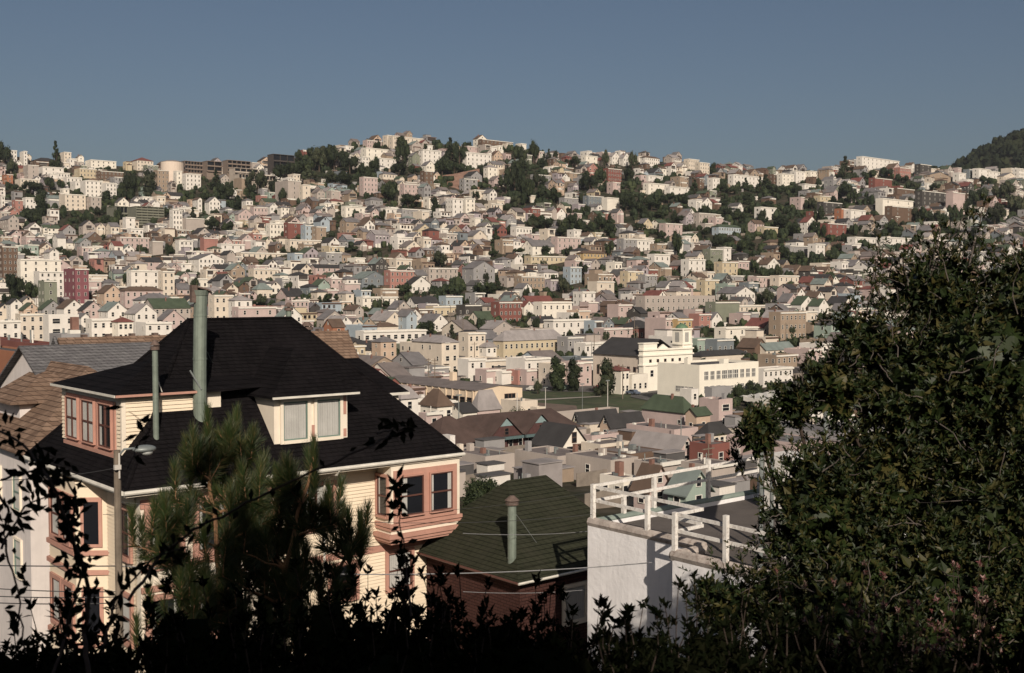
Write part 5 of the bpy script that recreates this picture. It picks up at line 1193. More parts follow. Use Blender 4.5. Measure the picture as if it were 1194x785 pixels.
def crown(kind, s, M_):
    key = (kind, s, M_.name)
    if key in CROWNS: return CROWNS[key]
    r = random.Random(hash(kind) % 100 * 0 + s * 31 + len(kind)); mb = MB(); cl = []
    if kind == 'round':
        for i in range(13): v = rvec(r); cl.append((Vector((v.x * .62, v.y * .62, .55 + v.z * .36)), r.uniform(.22, .36)))
    elif kind == 'column':
        for i in range(11): z = i / 10; cl.append((Vector((r.uniform(-.14, .14), r.uniform(-.14, .14), .1 + z * .8)), (.30 - .14 * abs(z - .4)) * r.uniform(.8, 1.15)))
    elif kind == 'conifer':
        for i in range(16):
            z = i / 15; w = (1 - z) ** .8 * .42
            a = r.uniform(0, 6.28); cl.append((Vector((math.cos(a) * w * .55, math.sin(a) * w * .55, .08 + z * .82)), max(.07, w * .62)))
    elif kind == 'spread':
        for i in range(15): v = rvec(r); cl.append((Vector((v.x * .85, v.y * .85, .6 + v.z * .22 + r.uniform(-.08, .1))), r.uniform(.17, .3)))
    for c, q in cl:
        sz = (q, q, q * (.75 if kind != 'conifer' else .55)); blob(mb, c, [x * .72 for x in sz], M_, r)
        for j in range(int(64 * (q / .3) ** 1.2) + 14):
            v = rvec(r).normalized(); p = c + Vector((v.x * sz[0], v.y * sz[1], v.z * sz[2])) * r.uniform(.72, 1.12); leafquad(mb, p, v + rvec(r) * .8, r.uniform(.035, .07), M_, r, .7)
    CROWNS[key] = mb.mesh('crown'); return CROWNS[key]
def trunk_mesh():
    if 'T' in CROWNS: return CROWNS['T']
    m = MB(); m.tube([(0, 0, -.25), (.02, 0, .2), (-.01, .02, .55)], [.05, .035, .02], BARK, 7); m.tube([(.01, 0, .2), (.2, .1, .5)], [.02, .008], BARK, 5); m.tube([(.0, 0, .25), (-.2, -.05, .55)], [.02, .008], BARK, 5); CROWNS['T'] = m.mesh('trunk'); return CROWNS['T']
TR = random.Random(5)
def tree(px, yb, w, h, kind='round', say=None, D=None, mark=None, m_=None, name=None, base=0):
    D = D or ground_hit(px, yb)
    if D is None: D = 925
    P = at(px, yb, D); g = Hh(P.x, P.y); sc = D / F; hh = max(1.5, at(px, yb - h, D).z - g); ww = w * sc / 2
    kx = {'round': .92, 'column': .42, 'conifer': .40, 'spread': 1.1}[kind]
    nm = name or {'round': 'garden_tree', 'column': 'poplar_tree', 'conifer': 'conifer_tree', 'spread': 'cypress_tree'}[kind]
    o = root(nm, (P.x, P.y, g - .2), TR.uniform(0, 6.28), None, 'tree'); s = TR.randint(1, 3); M_ = m_ or (LF1 if TR.random() < .75 else LF2)
    obj('crown', crown(kind, s, M_), o, loc=(0, 0, 0), scale=(ww / kx, ww / kx, hh / (1.0 if kind != 'spread' else .92)))
    obj('trunk', trunk_mesh(), o, scale=(hh * .8, hh * .8, hh))
    o['group'] = 'dark trees between the houses'
    FOOT.append((P.x, P.y, ww * .55, ww * .55))
    TAKEN.append((px - w / 2, px + w / 2, yb - h, yb, D)) if w > 11 else None
    if say is None: say = {'round': ('small ' if w < 12 else 'large ' if w > 24 else '') + 'dark round tree', 'column': ('short ' if h < 14 else 'tall ') + 'narrow dark tree', 'conifer': ('small ' if h < 16 else 'tall ') + 'dark pointed conifer', 'spread': 'broad dark flat-topped tree'}[kind]
    LAB.append([o, say, px, yb - h / 2, mark]); return o
TREES_SURVEYED = [
 (650, 457, 25, 41, 'column', 'dark poplar at park, west one of two beside lawn'), (669, 457, 20, 39, 'column', 'slim dark poplar beside the larger park poplar'), (707, 461, 26, 42, 'column', 'tall park tree in front of church nave'),
 (700, 462, 20, 14, 'round', 'low dark bush tree under park floodlight'), (627, 460, 14, 17, 'round', 'round dark bush tree at park west corner'), (784, 468, 22, 34, 'conifer', 'ragged conifer before school side wall'),
 (861, 470, 22, 26, 'round', 'dark tree before school front windows'), (876, 468, 16, 24, 'column', 'slim dark tree at school front corner'), (884, 470, 14, 24, 'column', 'second slim dark tree at school front'),
 (498, 392, 27, 20, 'round', 'broad green-black round tree behind long white building'), (527, 408, 18, 32, 'conifer', 'tall loose conifer behind the narrow four-storey block'),
 (894, 356, 22, 22, 'round', 'dense round tree beside the long grey gable roof'), (563, 348, 38, 20, 'spread', 'wide dark tree mass above the dark red house'), (531, 346, 24, 18, 'round', 'dark tree beside wide dark tree mass'),
 (513, 312, 24, 22, 'round', 'solid dark round tree mid slope'), (471, 345, 26, 14, 'spread', None), (578, 286, 14, 22, 'conifer', 'dark pointed conifer beside white balcony houses mid slope'),
 (455, 235, 26, 28, 'round', 'big dark round tree on upper slope'), (476, 244, 32, 18, 'spread', 'dark tree row below big round tree'),
 (65, 184, 16, 22, 'conifer', 'lone pointed conifer on west skyline'), (5, 198, 22, 34, 'round', 'dark tree mass at west edge of skyline'), (14, 206, 16, 22, 'round', None),
 (150, 236, 26, 38, 'round', 'large dark eucalyptus below skyline villa'), (174, 232, 20, 34, 'column', 'tall narrow dark tree beside large eucalyptus'), (36, 228, 34, 16, 'spread', None), (58, 222, 14, 18, 'round', None), (72, 222, 14, 14, 'round', None), (15, 226, 22, 12, 'spread', None),
 (48, 256, 18, 36, 'column', None), (35, 262, 26, 22, 'round', None), (90, 236, 24, 12, 'spread', None), (75, 250, 10, 12, 'round', None), (115, 252, 12, 12, 'round', None), (138, 262, 12, 22, 'round', None),
 (252, 222, 16, 26, 'conifer', 'tall pointed conifer above tan skyline houses'), (262, 236, 28, 24, 'round', None), (240, 240, 20, 16, 'spread', None), (292, 232, 18, 20, 'round', None), (318, 228, 16, 22, 'round', None), (278, 244, 12, 16, 'column', None), (225, 258, 10, 18, 'conifer', None),
 (248, 270, 24, 18, 'round', None), (265, 272, 20, 16, 'round', None), (330, 240, 16, 22, 'round', None), (318, 272, 12, 14, 'round', None),
 (355, 206, 30, 24, 'round', None), (372, 200, 30, 30, 'round', 'dense crest tree at west of wooded hill'), (390, 198, 30, 30, 'round', None), (408, 204, 26, 28, 'round', None), (340, 208, 24, 18, 'spread', None), (362, 214, 26, 16, 'spread', None), (385, 216, 26, 18, 'round', None), (402, 218, 26, 20, 'round', None), (425, 214, 22, 26, 'round', None), (436, 204, 16, 22, 'round', None), (348, 190, 12, 16, 'round', None), (375, 184, 20, 14, 'round', None), (362, 182, 12, 12, 'round', None),
 (470, 196, 20, 34, 'round', 'tall dark tree splitting the summit apartments'), (468, 176, 16, 18, 'column', None), (440, 176, 10, 12, 'round', None), (497, 176, 8, 10, 'round', None), (465, 206, 26, 16, 'spread', None), (484, 206, 20, 14, 'round', None),
 (525, 194, 18, 36, 'conifer', 'tallest pointed conifer on summit'), (536, 196, 22, 32, 'round', 'dark dense tree beside the summit conifer'), (516, 204, 22, 24, 'round', None), (530, 206, 30, 20, 'round', None), (545, 178, 12, 14, 'round', None), (564, 206, 12, 18, 'round', None),
 (600, 226, 26, 40, 'round', None), (612, 240, 26, 40, 'round', None), (622, 190, 18, 28, 'round', 'dark tree with broad head near summit top'), (606, 192, 20, 26, 'round', None), (640, 194, 10, 22, 'conifer', 'thin pointed conifer beside broad-headed tree'), (648, 194, 10, 18, 'column', None), (634, 196, 12, 18, 'conifer', None), (590, 226, 20, 26, 'round', None), (606, 206, 26, 24, 'round', None), (637, 236, 28, 24, 'round', None), (650, 238, 16, 18, 'round', None), (628, 220, 18, 20, 'round', None), (600, 242, 16, 16, 'round', None),
 (668, 196, 22, 14, 'spread', None), (688, 224, 22, 26, 'round', None), (702, 214, 20, 22, 'round', None), (716, 212, 14, 20, 'round', None), (733, 212, 16, 18, 'round', None), (680, 222, 14, 20, 'round', None), (738, 182, 14, 8, 'round', None), (706, 181, 12, 7, 'round', None),
 (730, 246, 26, 24, 'round', 'dark round tree beside the bright cream blank house'), (745, 250, 20, 18, 'round', None), (760, 246, 26, 12, 'spread', None), (780, 238, 22, 14, 'spread', None), (796, 240, 18, 16, 'round', None), (770, 256, 24, 12, 'round', None), (790, 262, 20, 14, 'round', None),
 (620, 268, 16, 14, 'round', None), (636, 268, 24, 18, 'round', None), (665, 270, 22, 24, 'round', None), (680, 276, 26, 22, 'round', None), (655, 276, 18, 14, 'round', None), (700, 268, 18, 20, 'round', None), (712, 276, 20, 20, 'round', None), (710, 300, 14, 22, 'round', None), (680, 324, 14, 20, 'round', None), (657, 342, 16, 22, 'round', None), (790, 300, 18, 34, 'round', None), (772, 280, 14, 12, 'round', None), (745, 270, 20, 10, 'spread', None), (575, 300, 14, 10, 'round', None),
 (810, 226, 14, 18, 'conifer', 'dark conifer at head of east ridge'), (831, 206, 10, 16, 'column', None), (869, 222, 12, 16, 'conifer', None), (893, 226, 22, 24, 'conifer', 'pair-like dark conifer under the east skyline'), (886, 226, 12, 22, 'conifer', None), (910, 230, 24, 14, 'spread', None), (930, 226, 14, 12, 'round', None), (850, 228, 24, 10, 'spread', None), (842, 224, 16, 12, 'round', None),
 (985, 214, 20, 34, 'conifer', 'tall spreading conifer on east skyline'), (987, 232, 22, 22, 'round', None), (994, 240, 14, 20, 'round', None), (947, 244, 14, 16, 'round', None), (955, 262, 16, 24, 'round', None), (958, 280, 14, 20, 'round', None), (845, 256, 22, 16, 'round', None), (860, 262, 24, 20, 'round', None), (875, 250, 16, 14, 'round', None), (890, 262, 14, 12, 'round', None), (912, 268, 24, 18, 'round', None), (926, 276, 22, 20, 'round', None), (850, 288, 20, 14, 'round', None), (868, 294, 22, 18, 'round', None), (820, 278, 20, 12, 'spread', None), (836, 288, 16, 12, 'round', None), (915, 304, 20, 20, 'round', 'dark tree beside the brown gable roof with porch'), (928, 310, 24, 20, 'round', None), (880, 318, 12, 18, 'round', None), (975, 296, 16, 14, 'round', None), (968, 304, 14, 10, 'round', None), (817, 250, 8, 8, 'round', None),
 (1013, 212, 20, 16, 'round', None), (1034, 208, 18, 14, 'round', None), (1062, 258, 20, 18, 'round', None), (1078, 262, 22, 22, 'round', None), (1096, 266, 22, 22, 'round', None), (1116, 262, 16, 26, 'round', None), (1126, 250, 20, 22, 'round', None), (1148, 216, 16, 12, 'round', None), (1040, 272, 22, 16, 'round', None), (1068, 222, 14, 12, 'round', None), (1090, 224, 20, 10, 'spread', None), (1140, 240, 26, 24, 'round', None), (1170, 236, 30, 26, 'round', None), (1010, 240, 12, 12, 'round', None), (1054, 214, 14, 10, 'round', None), (1160, 262, 30, 26, 'round', None), (1185, 250, 24, 26, 'round', None), (1110, 280, 22, 18, 'round', None),
 (17, 350, 28, 34, 'round', 'tall dark tree mass behind west end of gabled row'), (38, 352, 26, 26, 'round', None), (72, 348, 18, 26, 'round', None), (30, 328, 14, 30, 'conifer', None), (95, 356, 16, 18, 'round', None), (8, 356, 14, 14, 'round', None), (112, 350, 10, 10, 'round', None), (148, 334, 12, 16, 'round', None), (38, 388, 9, 12, 'round', None), (126, 385, 10, 8, 'round', None),
 (306, 358, 18, 16, 'round', 'round dark tree beside the green turret roof'), (386, 354, 26, 12, 'spread', None), (227, 338, 14, 16, 'round', None), (283, 350, 10, 8, 'round', None), (198, 300, 14, 18, 'round', None), (233, 318, 12, 12, 'round', None), (330, 296, 10, 8, 'round', None), (410, 294, 20, 8, 'round', None), (455, 294, 8, 12, 'round', None), (440, 296, 14, 8, 'round', None), (400, 250, 16, 12, 'round', None), (507, 252, 12, 22, 'column', None), (605, 296, 16, 8, 'round', None), (795, 320, 12, 14, 'round', None),
 (740, 400, 14, 16, 'conifer', None), (768, 420, 12, 18, 'round', None), (812, 352, 10, 8, 'round', None), (920, 395, 18, 16, 'round', None), (762, 513, 22, 8, 'spread', None), (640, 448, 12, 10, 'round', None), (610, 440, 8, 10, 'round', None), (700, 360, 8, 12, 'round', None), (555, 400, 6, 12, 'column', None)]
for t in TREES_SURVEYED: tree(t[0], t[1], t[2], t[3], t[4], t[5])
def near_tree(px, ytop, D, w, say):
    P = at(px, ytop, D); g = Hh(P.x, P.y); o = root('garden_tree', (P.x, P.y, g), 0, None, 'tree'); hh = P.z - g; rr = w / F * D / 2; mb = MB(); r = random.Random(4)
    for i in range(16):
        v = rvec(r); c = Vector((v.x * rr * .7, v.y * rr * .7, hh - rr * 1.0 + v.z * rr * .85)); q = r.uniform(.3, .5) * rr; blob(mb, c, (q * .6,) * 3, LF1, r, 8, 6, .3)
        for j in range(420): v2 = rvec(r).normalized(); leafquad(mb, c + v2 * q * r.uniform(.6, 1.25), v2 + rvec(r), r.uniform(.05, .11), LF1, r, .6)
    mb.build('crown', o); t = MB(); t.tube([(0, 0, -.5), (.1, 0, hh * .35), (0, .1, hh * .75)], [.22, .16, .06], BARK, 8); t.build('trunk', o); LAB.append([o, say, px, ytop + 15, None])
near_tree(560, 549, 70, 60, 'dark garden tree between peach-trimmed house and green roof')
tree(331, 203, 34, 12, 'spread', 'low dark trees below the dark timber house', D=880)
tree(300, 208, 30, 10, 'spread', 'low dark tree strip under the white colonnade', D=850)
# street trees climbing the west slope
for i in range(14):
    t = i / 13; tree(70 + 62 * t, 295 + 42 * t, 9, 9 + 3 * t, 'round', ('', 'second ', 'third ', 'fourth ', 'fifth ', 'sixth ', 'seventh ', 'eighth ', 'ninth ', 'tenth ', 'eleventh ', 'twelfth ', 'thirteenth ', 'last ')[i] + ('topmost ' if i == 0 else '') + 'tree down the avenue climbing west slope')
# ------------------------------------------------------------------ the rest of the town, lot by lot along the street grid
rng = random.Random(11)
MASS = MB()
def px_box(P, wr, wl, h):
    c = [P, P + U * wr, P + V * wl, P + U * wr + V * wl]; q = [proj(a) for a in c] + [proj(a + Vector((0, 0, h))) for a in c]
    xs = [a[0] for a in q]; ys = [a[1] for a in q]; return min(xs), max(xs), min(ys), max(ys)
def hides(b, D):
    for (x0, x1, y0, y1, d) in TAKEN:
        if d < D - 4: continue
        ox = min(b[1], x1) - max(b[0], x0); oy = min(b[3], y1) - max(b[2], y0)
        if ox > 0 and oy > 0 and ox * oy > .16 * (x1 - x0) * (y1 - y0): return True
    return False
def clash(c, a, b):
    for (x, y, ha, hb) in FOOT:
        d = Vector((c.x - x, c.y - y, 0))
        if abs(d.dot(U)) < a + ha - .1 and abs(d.dot(V)) < b + hb - .1: return True
    return False
KEEP = [(560, 800, 452, 492, 250)]          # the park stays open
GREEN = [(60, 135, 235, 275), (330, 440, 172, 212), (500, 545, 165, 200), (506, 566, 196, 224), (592, 640, 170, 245), (700, 745, 225, 265), (745, 800, 228, 258), (838, 935, 222, 290), (1095, 1300, 150, 196),
         (0, 50, 318, 352), (60, 85, 325, 350), (505, 585, 326, 346), (205, 275, 215, 240), (130, 165, 200, 240), (255, 275, 205, 240), (650, 700, 250, 275), (690, 745, 200, 225)]
WC = ['white'] * 6 + ['cream'] * 5 + ['ivory'] * 4 + ['pink'] * 5 + ['beige'] * 6 + ['grey'] * 5 + ['tan'] * 4 + ['yellow'] * 1 + ['lilac'] * 3 + ['brown'] * 2 + ['blue', 'sage', 'brown', 'brown', 'red', 'slate', 'mint', 'peach', 'peach', 'dark', 'salmon']
WE = ['white'] * 5 + ['cream'] * 3 + ['beige'] * 5 + ['grey'] * 4 + ['tan'] * 4 + ['brown'] * 4 + ['dark'] * 2 + ['red'] * 2 + ['pink'] * 2 + ['slate'] * 2 + ['sage'] * 2
cand = []
vrow = -40
v0 = 0
for j in range(-26, 84):
    vv = 60 + j * 14.6 + (2.5 if j % 2 else 0)
    u = -260
    while u < 1250:
        w = rng.choice((5.6, 6.4, 7, 7.6, 7.6, 8.4, 10, 13)) ; d = rng.uniform(9, 15)
        if u * .64 + vv * .77 > 430: w *= .76; d *= .66
        a = Vector((0, 0, 0)) + U * u + V * (vv + rng.uniform(-1.5, 1.5)); u += w + rng.choice((.05, .05, .1, .5, 1.2, 4))
        if not (66 < a.y < 960): continue
        px = 597 + F * a.x / a.y
        if not (-25 < px < 1215): continue
        cand.append((a.y, a, w, d, px))
cand.sort(key=lambda c: c[0])
fills = []
for (y, a, w, d, px) in cand:
    g = Hh(a.x, a.y); P = Vector((a.x, a.y, g)); gx, gy = proj(P)
    if 560 < gx < 800 and 452 < gy < 490: continue
    if any(x0 < gx < x1 and y0 < gy < y1 for (x0, x1, y0, y1) in GREEN) and rng.random() < .86: continue
    if y < 200 and rng.random() < .15: continue
    if gx > 700 and y > 640 and rng.random() < .22: continue
    if y > 740 and rng.random() < .18: continue
    if rng.random() < .05: continue
    rk = rng.choices(['flat', 'gv', 'gu', 'hip'], [5, 4, 1.6, 2])[0]
    h = rng.choice((4.2, 4.8, 5.4, 6.0, 6.6, 7.8)) if y > 320 else rng.choice((4.2, 5.2, 6.0, 6.6))
    if y < 150: h = rng.choice((3.8, 4.2, 4.6, 5))
    if y > 800: h = rng.choice((5, 6, 7.5, 9))
    if y < 200: rk = rng.choices(['flat', 'gv', 'hip'], [8, 1, 1])[0]
    rh = 0 if rk == 'flat' else {'gv': .42 * w, 'gu': .3 * d, 'hip': .26 * min(w, d)}[rk]; rh = min(rh, 3.4)
    c = P + U * w / 2 + V * d / 2
    if clash(c, w / 2, d / 2): continue
    b = px_box(P, w, d, h + rh)
    if hides(b, y + 8): continue
    if y < 92 and (gx < 520 or gx > 960): continue
    if 600 < b[1] and b[0] < 760 and b[2] < 484 and b[3] > 456 and y < 345: continue
    east = gx > 800 and y > 560
    wall = rng.choice(WE if east else WC)
    if y < 210: wall = rng.choice(['white', 'cream', 'beige', 'pink', 'grey', 'beige', 'brown', 'sage'])
    roofc = rng.choice(['grey', 'pale', 'dark', 'brown', 'grey', 'gravel', 'green', 'red', 'dark', 'tar', 'grey', 'gravel', 'brown', 'teal'] if rk != 'flat' else ['gravel', 'tar', 'pale', 'grey', 'gravel', 'gravel'])
    # the downhill corner carries the wall down to the slope
    low = min(Hh(q.x, q.y) for q in (P, P + U * w, P + V * d, P + U * w + V * d)); high = max(Hh(q.x, q.y) for q in (P + U * w * .5 + V * d, P + U * w, P))
    z = max(g, high - 2.6)
    sp = dict(loc=Vector((a.x, a.y, z)), wr=w, wl=d, h=h, roof=rk, rh=rh, wall=wall, roofc=roofc, base=z - low + 1.5, wk='white' if rng.random() < .7 else 'brown', bay=rng.choice((0, 0, 1, 2)) if w > 7 else 0, garage=rng.random() < .3, clutter=y < 235, para=.5 if y > 210 else .18, cornice=y > 210, annex=(w * .1, w * rng.uniform(.45, .9), rng.uniform(1.2, 3), rng.choice((.3, .45, .6, .75)), rng.random() < .7) if rng.random() < .45 else None, penthouse=rng.random() < .25,
              group='houses of the valley and its slopes')
    FOOT.append((c.x, c.y, w / 2, d / 2)); fills.append((y, sp, (b[0] + b[1]) / 2, (b[2] + b[3]) / 2, (b[1] - b[0]) * (b[3] - b[2])))
print('surveyed', len(LAB), 'fills', len(fills))
# which lots are things: the ones that show largest, up to 300 houses together with the surveyed ones
n_h = sum(1 for l in LAB if l[0].get('category') == 'house')
order = sorted(range(len(fills)), key=lambda i: -fills[i][4])
single = set(order[:max(0, 290 - n_h)])
for i, (y, sp, cx, cy, ar) in enumerate(fills):
    if i in single:
        LAB.append([make_house(sp, None, rng), describe(sp), cx, cy, None])
    else: make_house(sp, MASS, rng)
MASS.build('distant_houses', label='far mass of small pale houses covering the slopes of the hill', cat='houses', kind='stuff')
# scattered garden trees
n_t = sum(1 for l in LAB if l[0].get('category') == 'tree'); FT = MB()
def far_tree(px, yb, w, h, kind, D):
    P = at(px, yb, D); g = Hh(P.x, P.y); sc = D / F; hh = max(1.5, at(px, yb - h, D).z - g); ww = w * sc / 2; kx = {'round': .92, 'column': .42, 'conifer': .40, 'spread': 1.1}[kind]
    me = crown(kind, TR.randint(1, 3), LF1); M = Matrix.Translation((P.x, P.y, g - .2)) @ Matrix.Rotation(TR.uniform(0, 6.28), 4, 'Z') @ Matrix.Diagonal((ww / kx, ww / kx, hh, 1))
    FT.add([v.co for v in me.vertices], [tuple(p.vertices) for p in me.polygons], LF1, M); FT.tube([(P.x, P.y, g - 1), (P.x, P.y, g + hh * .5)], [.25, .12], BARK, 5)
for k in range(270):
    for tr_ in range(30):
        px = TR.uniform(-5, 1110) if k % 3 else TR.uniform(620, 1150); py = TR.uniform(232, 432)
        if px > 930 and py > 330: continue
        w = TR.uniform(6, 15); h = w * TR.uniform(.8, 1.5); D = ground_hit(px, py)
        if D is None: continue
        P = at(px, py, D)
        if clash(P, w * D / F * .3, w * D / F * .3): continue
        if hides((px - w / 2, px + w / 2, py - h, py), D + 8): continue
        kd = TR.choice(['round', 'round', 'round', 'spread', 'column', 'conifer'])
        if n_t < 288 and w > 9: tree(px, py, w, h, kd, None, D); n_t += 1
        else: far_tree(px, py, w, h, kd, D)
        FOOT.append((P.x, P.y, 1.2, 1.2)); break
FT.build('distant_trees', label='many small dark trees scattered between the far houses', cat='trees', kind='stuff')
# wooden poles along the streets
for k in range(26):
    for t_ in range(40):
        px = TR.uniform(10, 1000); py = TR.uniform(300, 440); D = ground_hit(px, py)
        if D is None or (540 < px < 800 and 448 < py < 495): continue
        P = at(px, py, D)
        if not clash(P, .6, .6): break
    else: continue
    o = root('utility_pole', (P.x, P.y, Hh(P.x, P.y)), GRID + TR.choice((0, 1.57)), None, 'utility pole'); hh = TR.uniform(9.5, 12)
    q = MB(); q.tube([(0, 0, -1), (0, 0, hh)], [.15, .11], PW, 6); q.build('pole', o); q = MB(); q.box(-1.1, 1.1, -.06, .06, hh - .8, hh - .65, PW); q.build('crossarm', o); o['group'] = 'wooden utility poles along the streets'
    LAB.append([o, 'thin wooden utility pole with crossarm', px, py - hh / D * F / 2, None])
# wooded hill beyond
wd = MB(); r = random.Random(3); WDM = leafmat('woodland_foliage', (.007, .010, .006), (.015, .020, .010), (.024, .028, .013), .02, .8, .1)
for k in range(3200):
    y = r.uniform(1000, 1620); x = r.uniform(380, 980)
    if x / y < .36: continue
    g = Hh(x, y)
    if g / y < .098: continue
    s = r.uniform(3, 6); hz = r.uniform(6, 13); blob(wd, (x, y, g + hz * .4), (s, s, hz * .6), WDM, r, 7, 5, .4)
    for j in range(16):
        v = rvec(r).normalized(); leafquad(wd, Vector((x, y, g + hz * .4)) + Vector((v.x * s, v.y * s, abs(v.z) * hz * .62)) * r.uniform(.9, 1.2), v + rvec(r) * .7, r.uniform(.5, 1.2), WDM, r, .8)
wd.build('woods', label='dark woodland covering the hill at the east edge', cat='woods', kind='stuff')

# undergrowth, sheds and fences in the yards between the houses
ub = MB(); yb_ = MB(); r = random.Random(17); SHM = [wm('white'), wm('grey'), wm('beige'), wm('brown'), wm('tan'), mat('weathered_fence_boards', (.20, .17, .14), .9, .2, 1), rm('tar'), rm('pale'), wm('cream')]
made = 0
for k in range(10500):
    y = 110 + 850 * r.random() ** .8; px = r.uniform(-20, 1215); x = (px - 597) / F * y; P = Vector((x, y, Hh(x, y)))
    gx, gy = proj(P)
    if 560 < gx < 800 and 448 < gy < 492: continue
    if clash(P, 1.0, 1.0): continue
    green = any(x0 < gx < x1 and y0 < gy < y1 for (x0, x1, y0, y1) in GREEN) or gx > 760 and y > 560
    if r.random() < (.92 if green else .68):
        if y < 235: continue
        s = r.uniform(1.0, 2.6) * (1.5 if green else 1.2 if y > 600 else 1); hz = s * r.uniform(.8, 1.5)
        if hides((gx - 4, gx + 4, gy - 8, gy), y + 8): hz *= .6
        for q in range(0 if y < 260 else 2): blob(ub, P + Vector((r.uniform(-1, 1) * s * .5, r.uniform(-1, 1) * s * .5, hz * .5)), (s * .6, s * .6, hz * .6), LF1, r, 6, 4, .3)
        for j in range(16 if y >= 260 else 260):
            v = rvec(r).normalized(); leafquad(ub, P + Vector((v.x * s * .9, v.y * s * .9, hz * .5 + v.z * hz * .7)), v + rvec(r) * .7, r.uniform(.25, .6) if y >= 260 else r.uniform(.10, .22), LF1 if r.random() < .7 else LF2, r, .8)
    else:
        a, b, c = r.uniform(1.5, 4.5), r.uniform(1.2, 3.5), r.uniform(1.6, 3.2); M_ = r.choice(SHM)
        if clash(P + U * a / 2 + V * b / 2, a / 2, b / 2): continue
        M = Matrix.Translation(P) @ Matrix.Rotation(GRID, 4, 'Z')
        if r.random() < .4: yb_.box(0, a * 2, 0, .1, -1.5, 1.7, SHM[5], M)
        else: yb_.box(0, a, 0, b, -2, c, M_, M); yb_.box(-.15, a + .15, -.15, b + .15, c + .001, c + .12, r.choice(SHM[6:8]), M)
ub.build('shrubbery', label='dark garden undergrowth between the houses on the slopes', cat='shrubbery', kind='stuff')
yb_.build('backyard_sheds', label='small sheds and board fences crowded in the yards between the houses', cat='sheds', kind='stuff')
# ------------------------------------------------------------------ growth in front
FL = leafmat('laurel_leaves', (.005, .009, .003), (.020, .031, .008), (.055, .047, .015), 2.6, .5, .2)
TWIG = mat('pale_twig_bark', (.085, .07, .06), .9, .2, 8); DBARK = mat('dark_bark', (.045, .032, .025), .95, .25, 6)
def leaf(mb, p, d, up, L_, W_, m):
    """one folded leaf from p along d"""
    d = d.normalized(); s = d.cross(up)
    if s.length < .05: s = d.orthogonal()
    s.normalize(); n = s.cross(d)
    a = p; b = p + d * (L_ * .45) + s * (W_ / 2) + n * (W_ * .18); c = p + d * L_ - n * (L_ * .06); e = p + d * (L_ * .45) - s * (W_ / 2) + n * (W_ * .18)
    mb.add([a, b, c, e], [(0, 1, 2), (0, 2, 3)], m)
def rosette(mb, p, ax, r, n, L_, W_, m):
    ax = ax.normalized(); a = ax.orthogonal().normalized(); b = ax.cross(a)
    for k in range(n):
        q = 6.283 * k / n + r.uniform(-.3, .3); t = r.uniform(.25, 1.25)
        d = (a * math.cos(q) + b * math.sin(q)) * math.sin(t) + ax * math.cos(t); leaf(mb, p - ax * r.uniform(0, L_ * .9), d, ax, L_ * r.uniform(.7, 1.15), W_ * r.uniform(.8, 1.2), m)
BR_ = random.Random(21)
def limb(mb, a, b, r0, r1, m, r, seg=6, wob=.08):
    P0, P1 = Vector(a), Vector(b); pts = []; L_ = (P1 - P0).length
    for i in range(seg + 1):
        t = i / seg; p = P0.lerp(P1, t) + (rvec(r) * wob * L_ * .5 if 0 < i < seg else Vector((0, 0, 0))); pts.append(p)
    mb.tube(pts, [r0 + (r1 - r0) * i / seg for i in range(seg + 1)], m, 6); return pts
# the big broadleaf tree on the east side
TX = at(1120, 700, 15.0); tg = Hh(TX.x, TX.y)
bt = root('broadleaf_tree', (TX.x, TX.y, tg), 0, 'big glossy-leaved tree with dense crown and long bare twigs, beside white railing', 'tree'); O = Vector((TX.x, TX.y, tg))
LOBES = [(1150, 430, 15, 140), (1200, 560, 15.5, 190), (1020, 570, 14.6, 100), (1150, 640, 14.5, 150), (955, 560, 14.3, 48), (970, 660, 14.2, 100), (1060, 460, 14.8, 95), (908, 706, 14.0, 60), (1090, 340, 15.2, 62), (1195, 350, 15.2, 60), (1010, 400, 14.7, 48), (970, 450, 14.5, 45),
         (945, 600, 14.2, 34), (970, 735, 13.2, 80), (1060, 770, 13, 90), (1240, 420, 15.5, 130), (1080, 720, 13.8, 120), (845, 700, 13.9, 38), (1190, 700, 14, 130), (960, 590, 14.2, 80), (885, 502, 14.4, 26), (925, 470, 14.5, 24), (1270, 360, 15.6, 85)]
cr_ = MB(); tw_ = MB(); TWS = []
trunk = MB(); limb(trunk, (0, 0, -.5), (0, .1, 3.6), .20, .15, DBARK, BR_)
for i, (px, py, D, rp) in enumerate(LOBES):
    c = at(px, py, D) - O; rad = rp / F * D
    limb(trunk, (0, .1, 1.2 + (i % 5) * .5), c, .07, .02, DBARK, BR_)
    tw_ = MB(); blob(cr_, c, (rad * .52,) * 3, FL, BR_, 12, 9, .16)
    # many small leafy sprays, thickest just inside the outline
    n = int(430 * rad * rad) + 90
    for k in range(n):
        v = rvec(BR_).normalized()
        if v.y > .45: continue
        t = BR_.choice((.45, .6, .7, .8, .88, .95, 1.0, 1.03, 1.08)) + .10 * noise.noise(v * 3 + Vector((i, 0, 0)))
        p = c + v * rad * t; ax = (v + Vector((0, -.2, .7)) + rvec(BR_) * .5)
        rosette(cr_, p, ax, BR_, BR_.randint(5, 7), .108 if t > .8 else .20, .037 if t > .8 else .10, FL)
        if BR_.random() < .15:
            q = p
            for s in range(3): q = q + (ax.normalized() * .09 + rvec(BR_) * .03); rosette(cr_, q, ax, BR_, 4, .075, .027, FL)
    for k in range(int(6 + rad * 9)):
        v = rvec(BR_).normalized()
        if v.y > .2: v.y *= -1
        p0 = c + v * rad * .85; p1 = c + (v * 1.0 + rvec(BR_) * .35) * rad * 1.12; limb(tw_, p0, p1, .009, .004, TWIG, BR_, 4, .2)
    TWS.append(tw_)
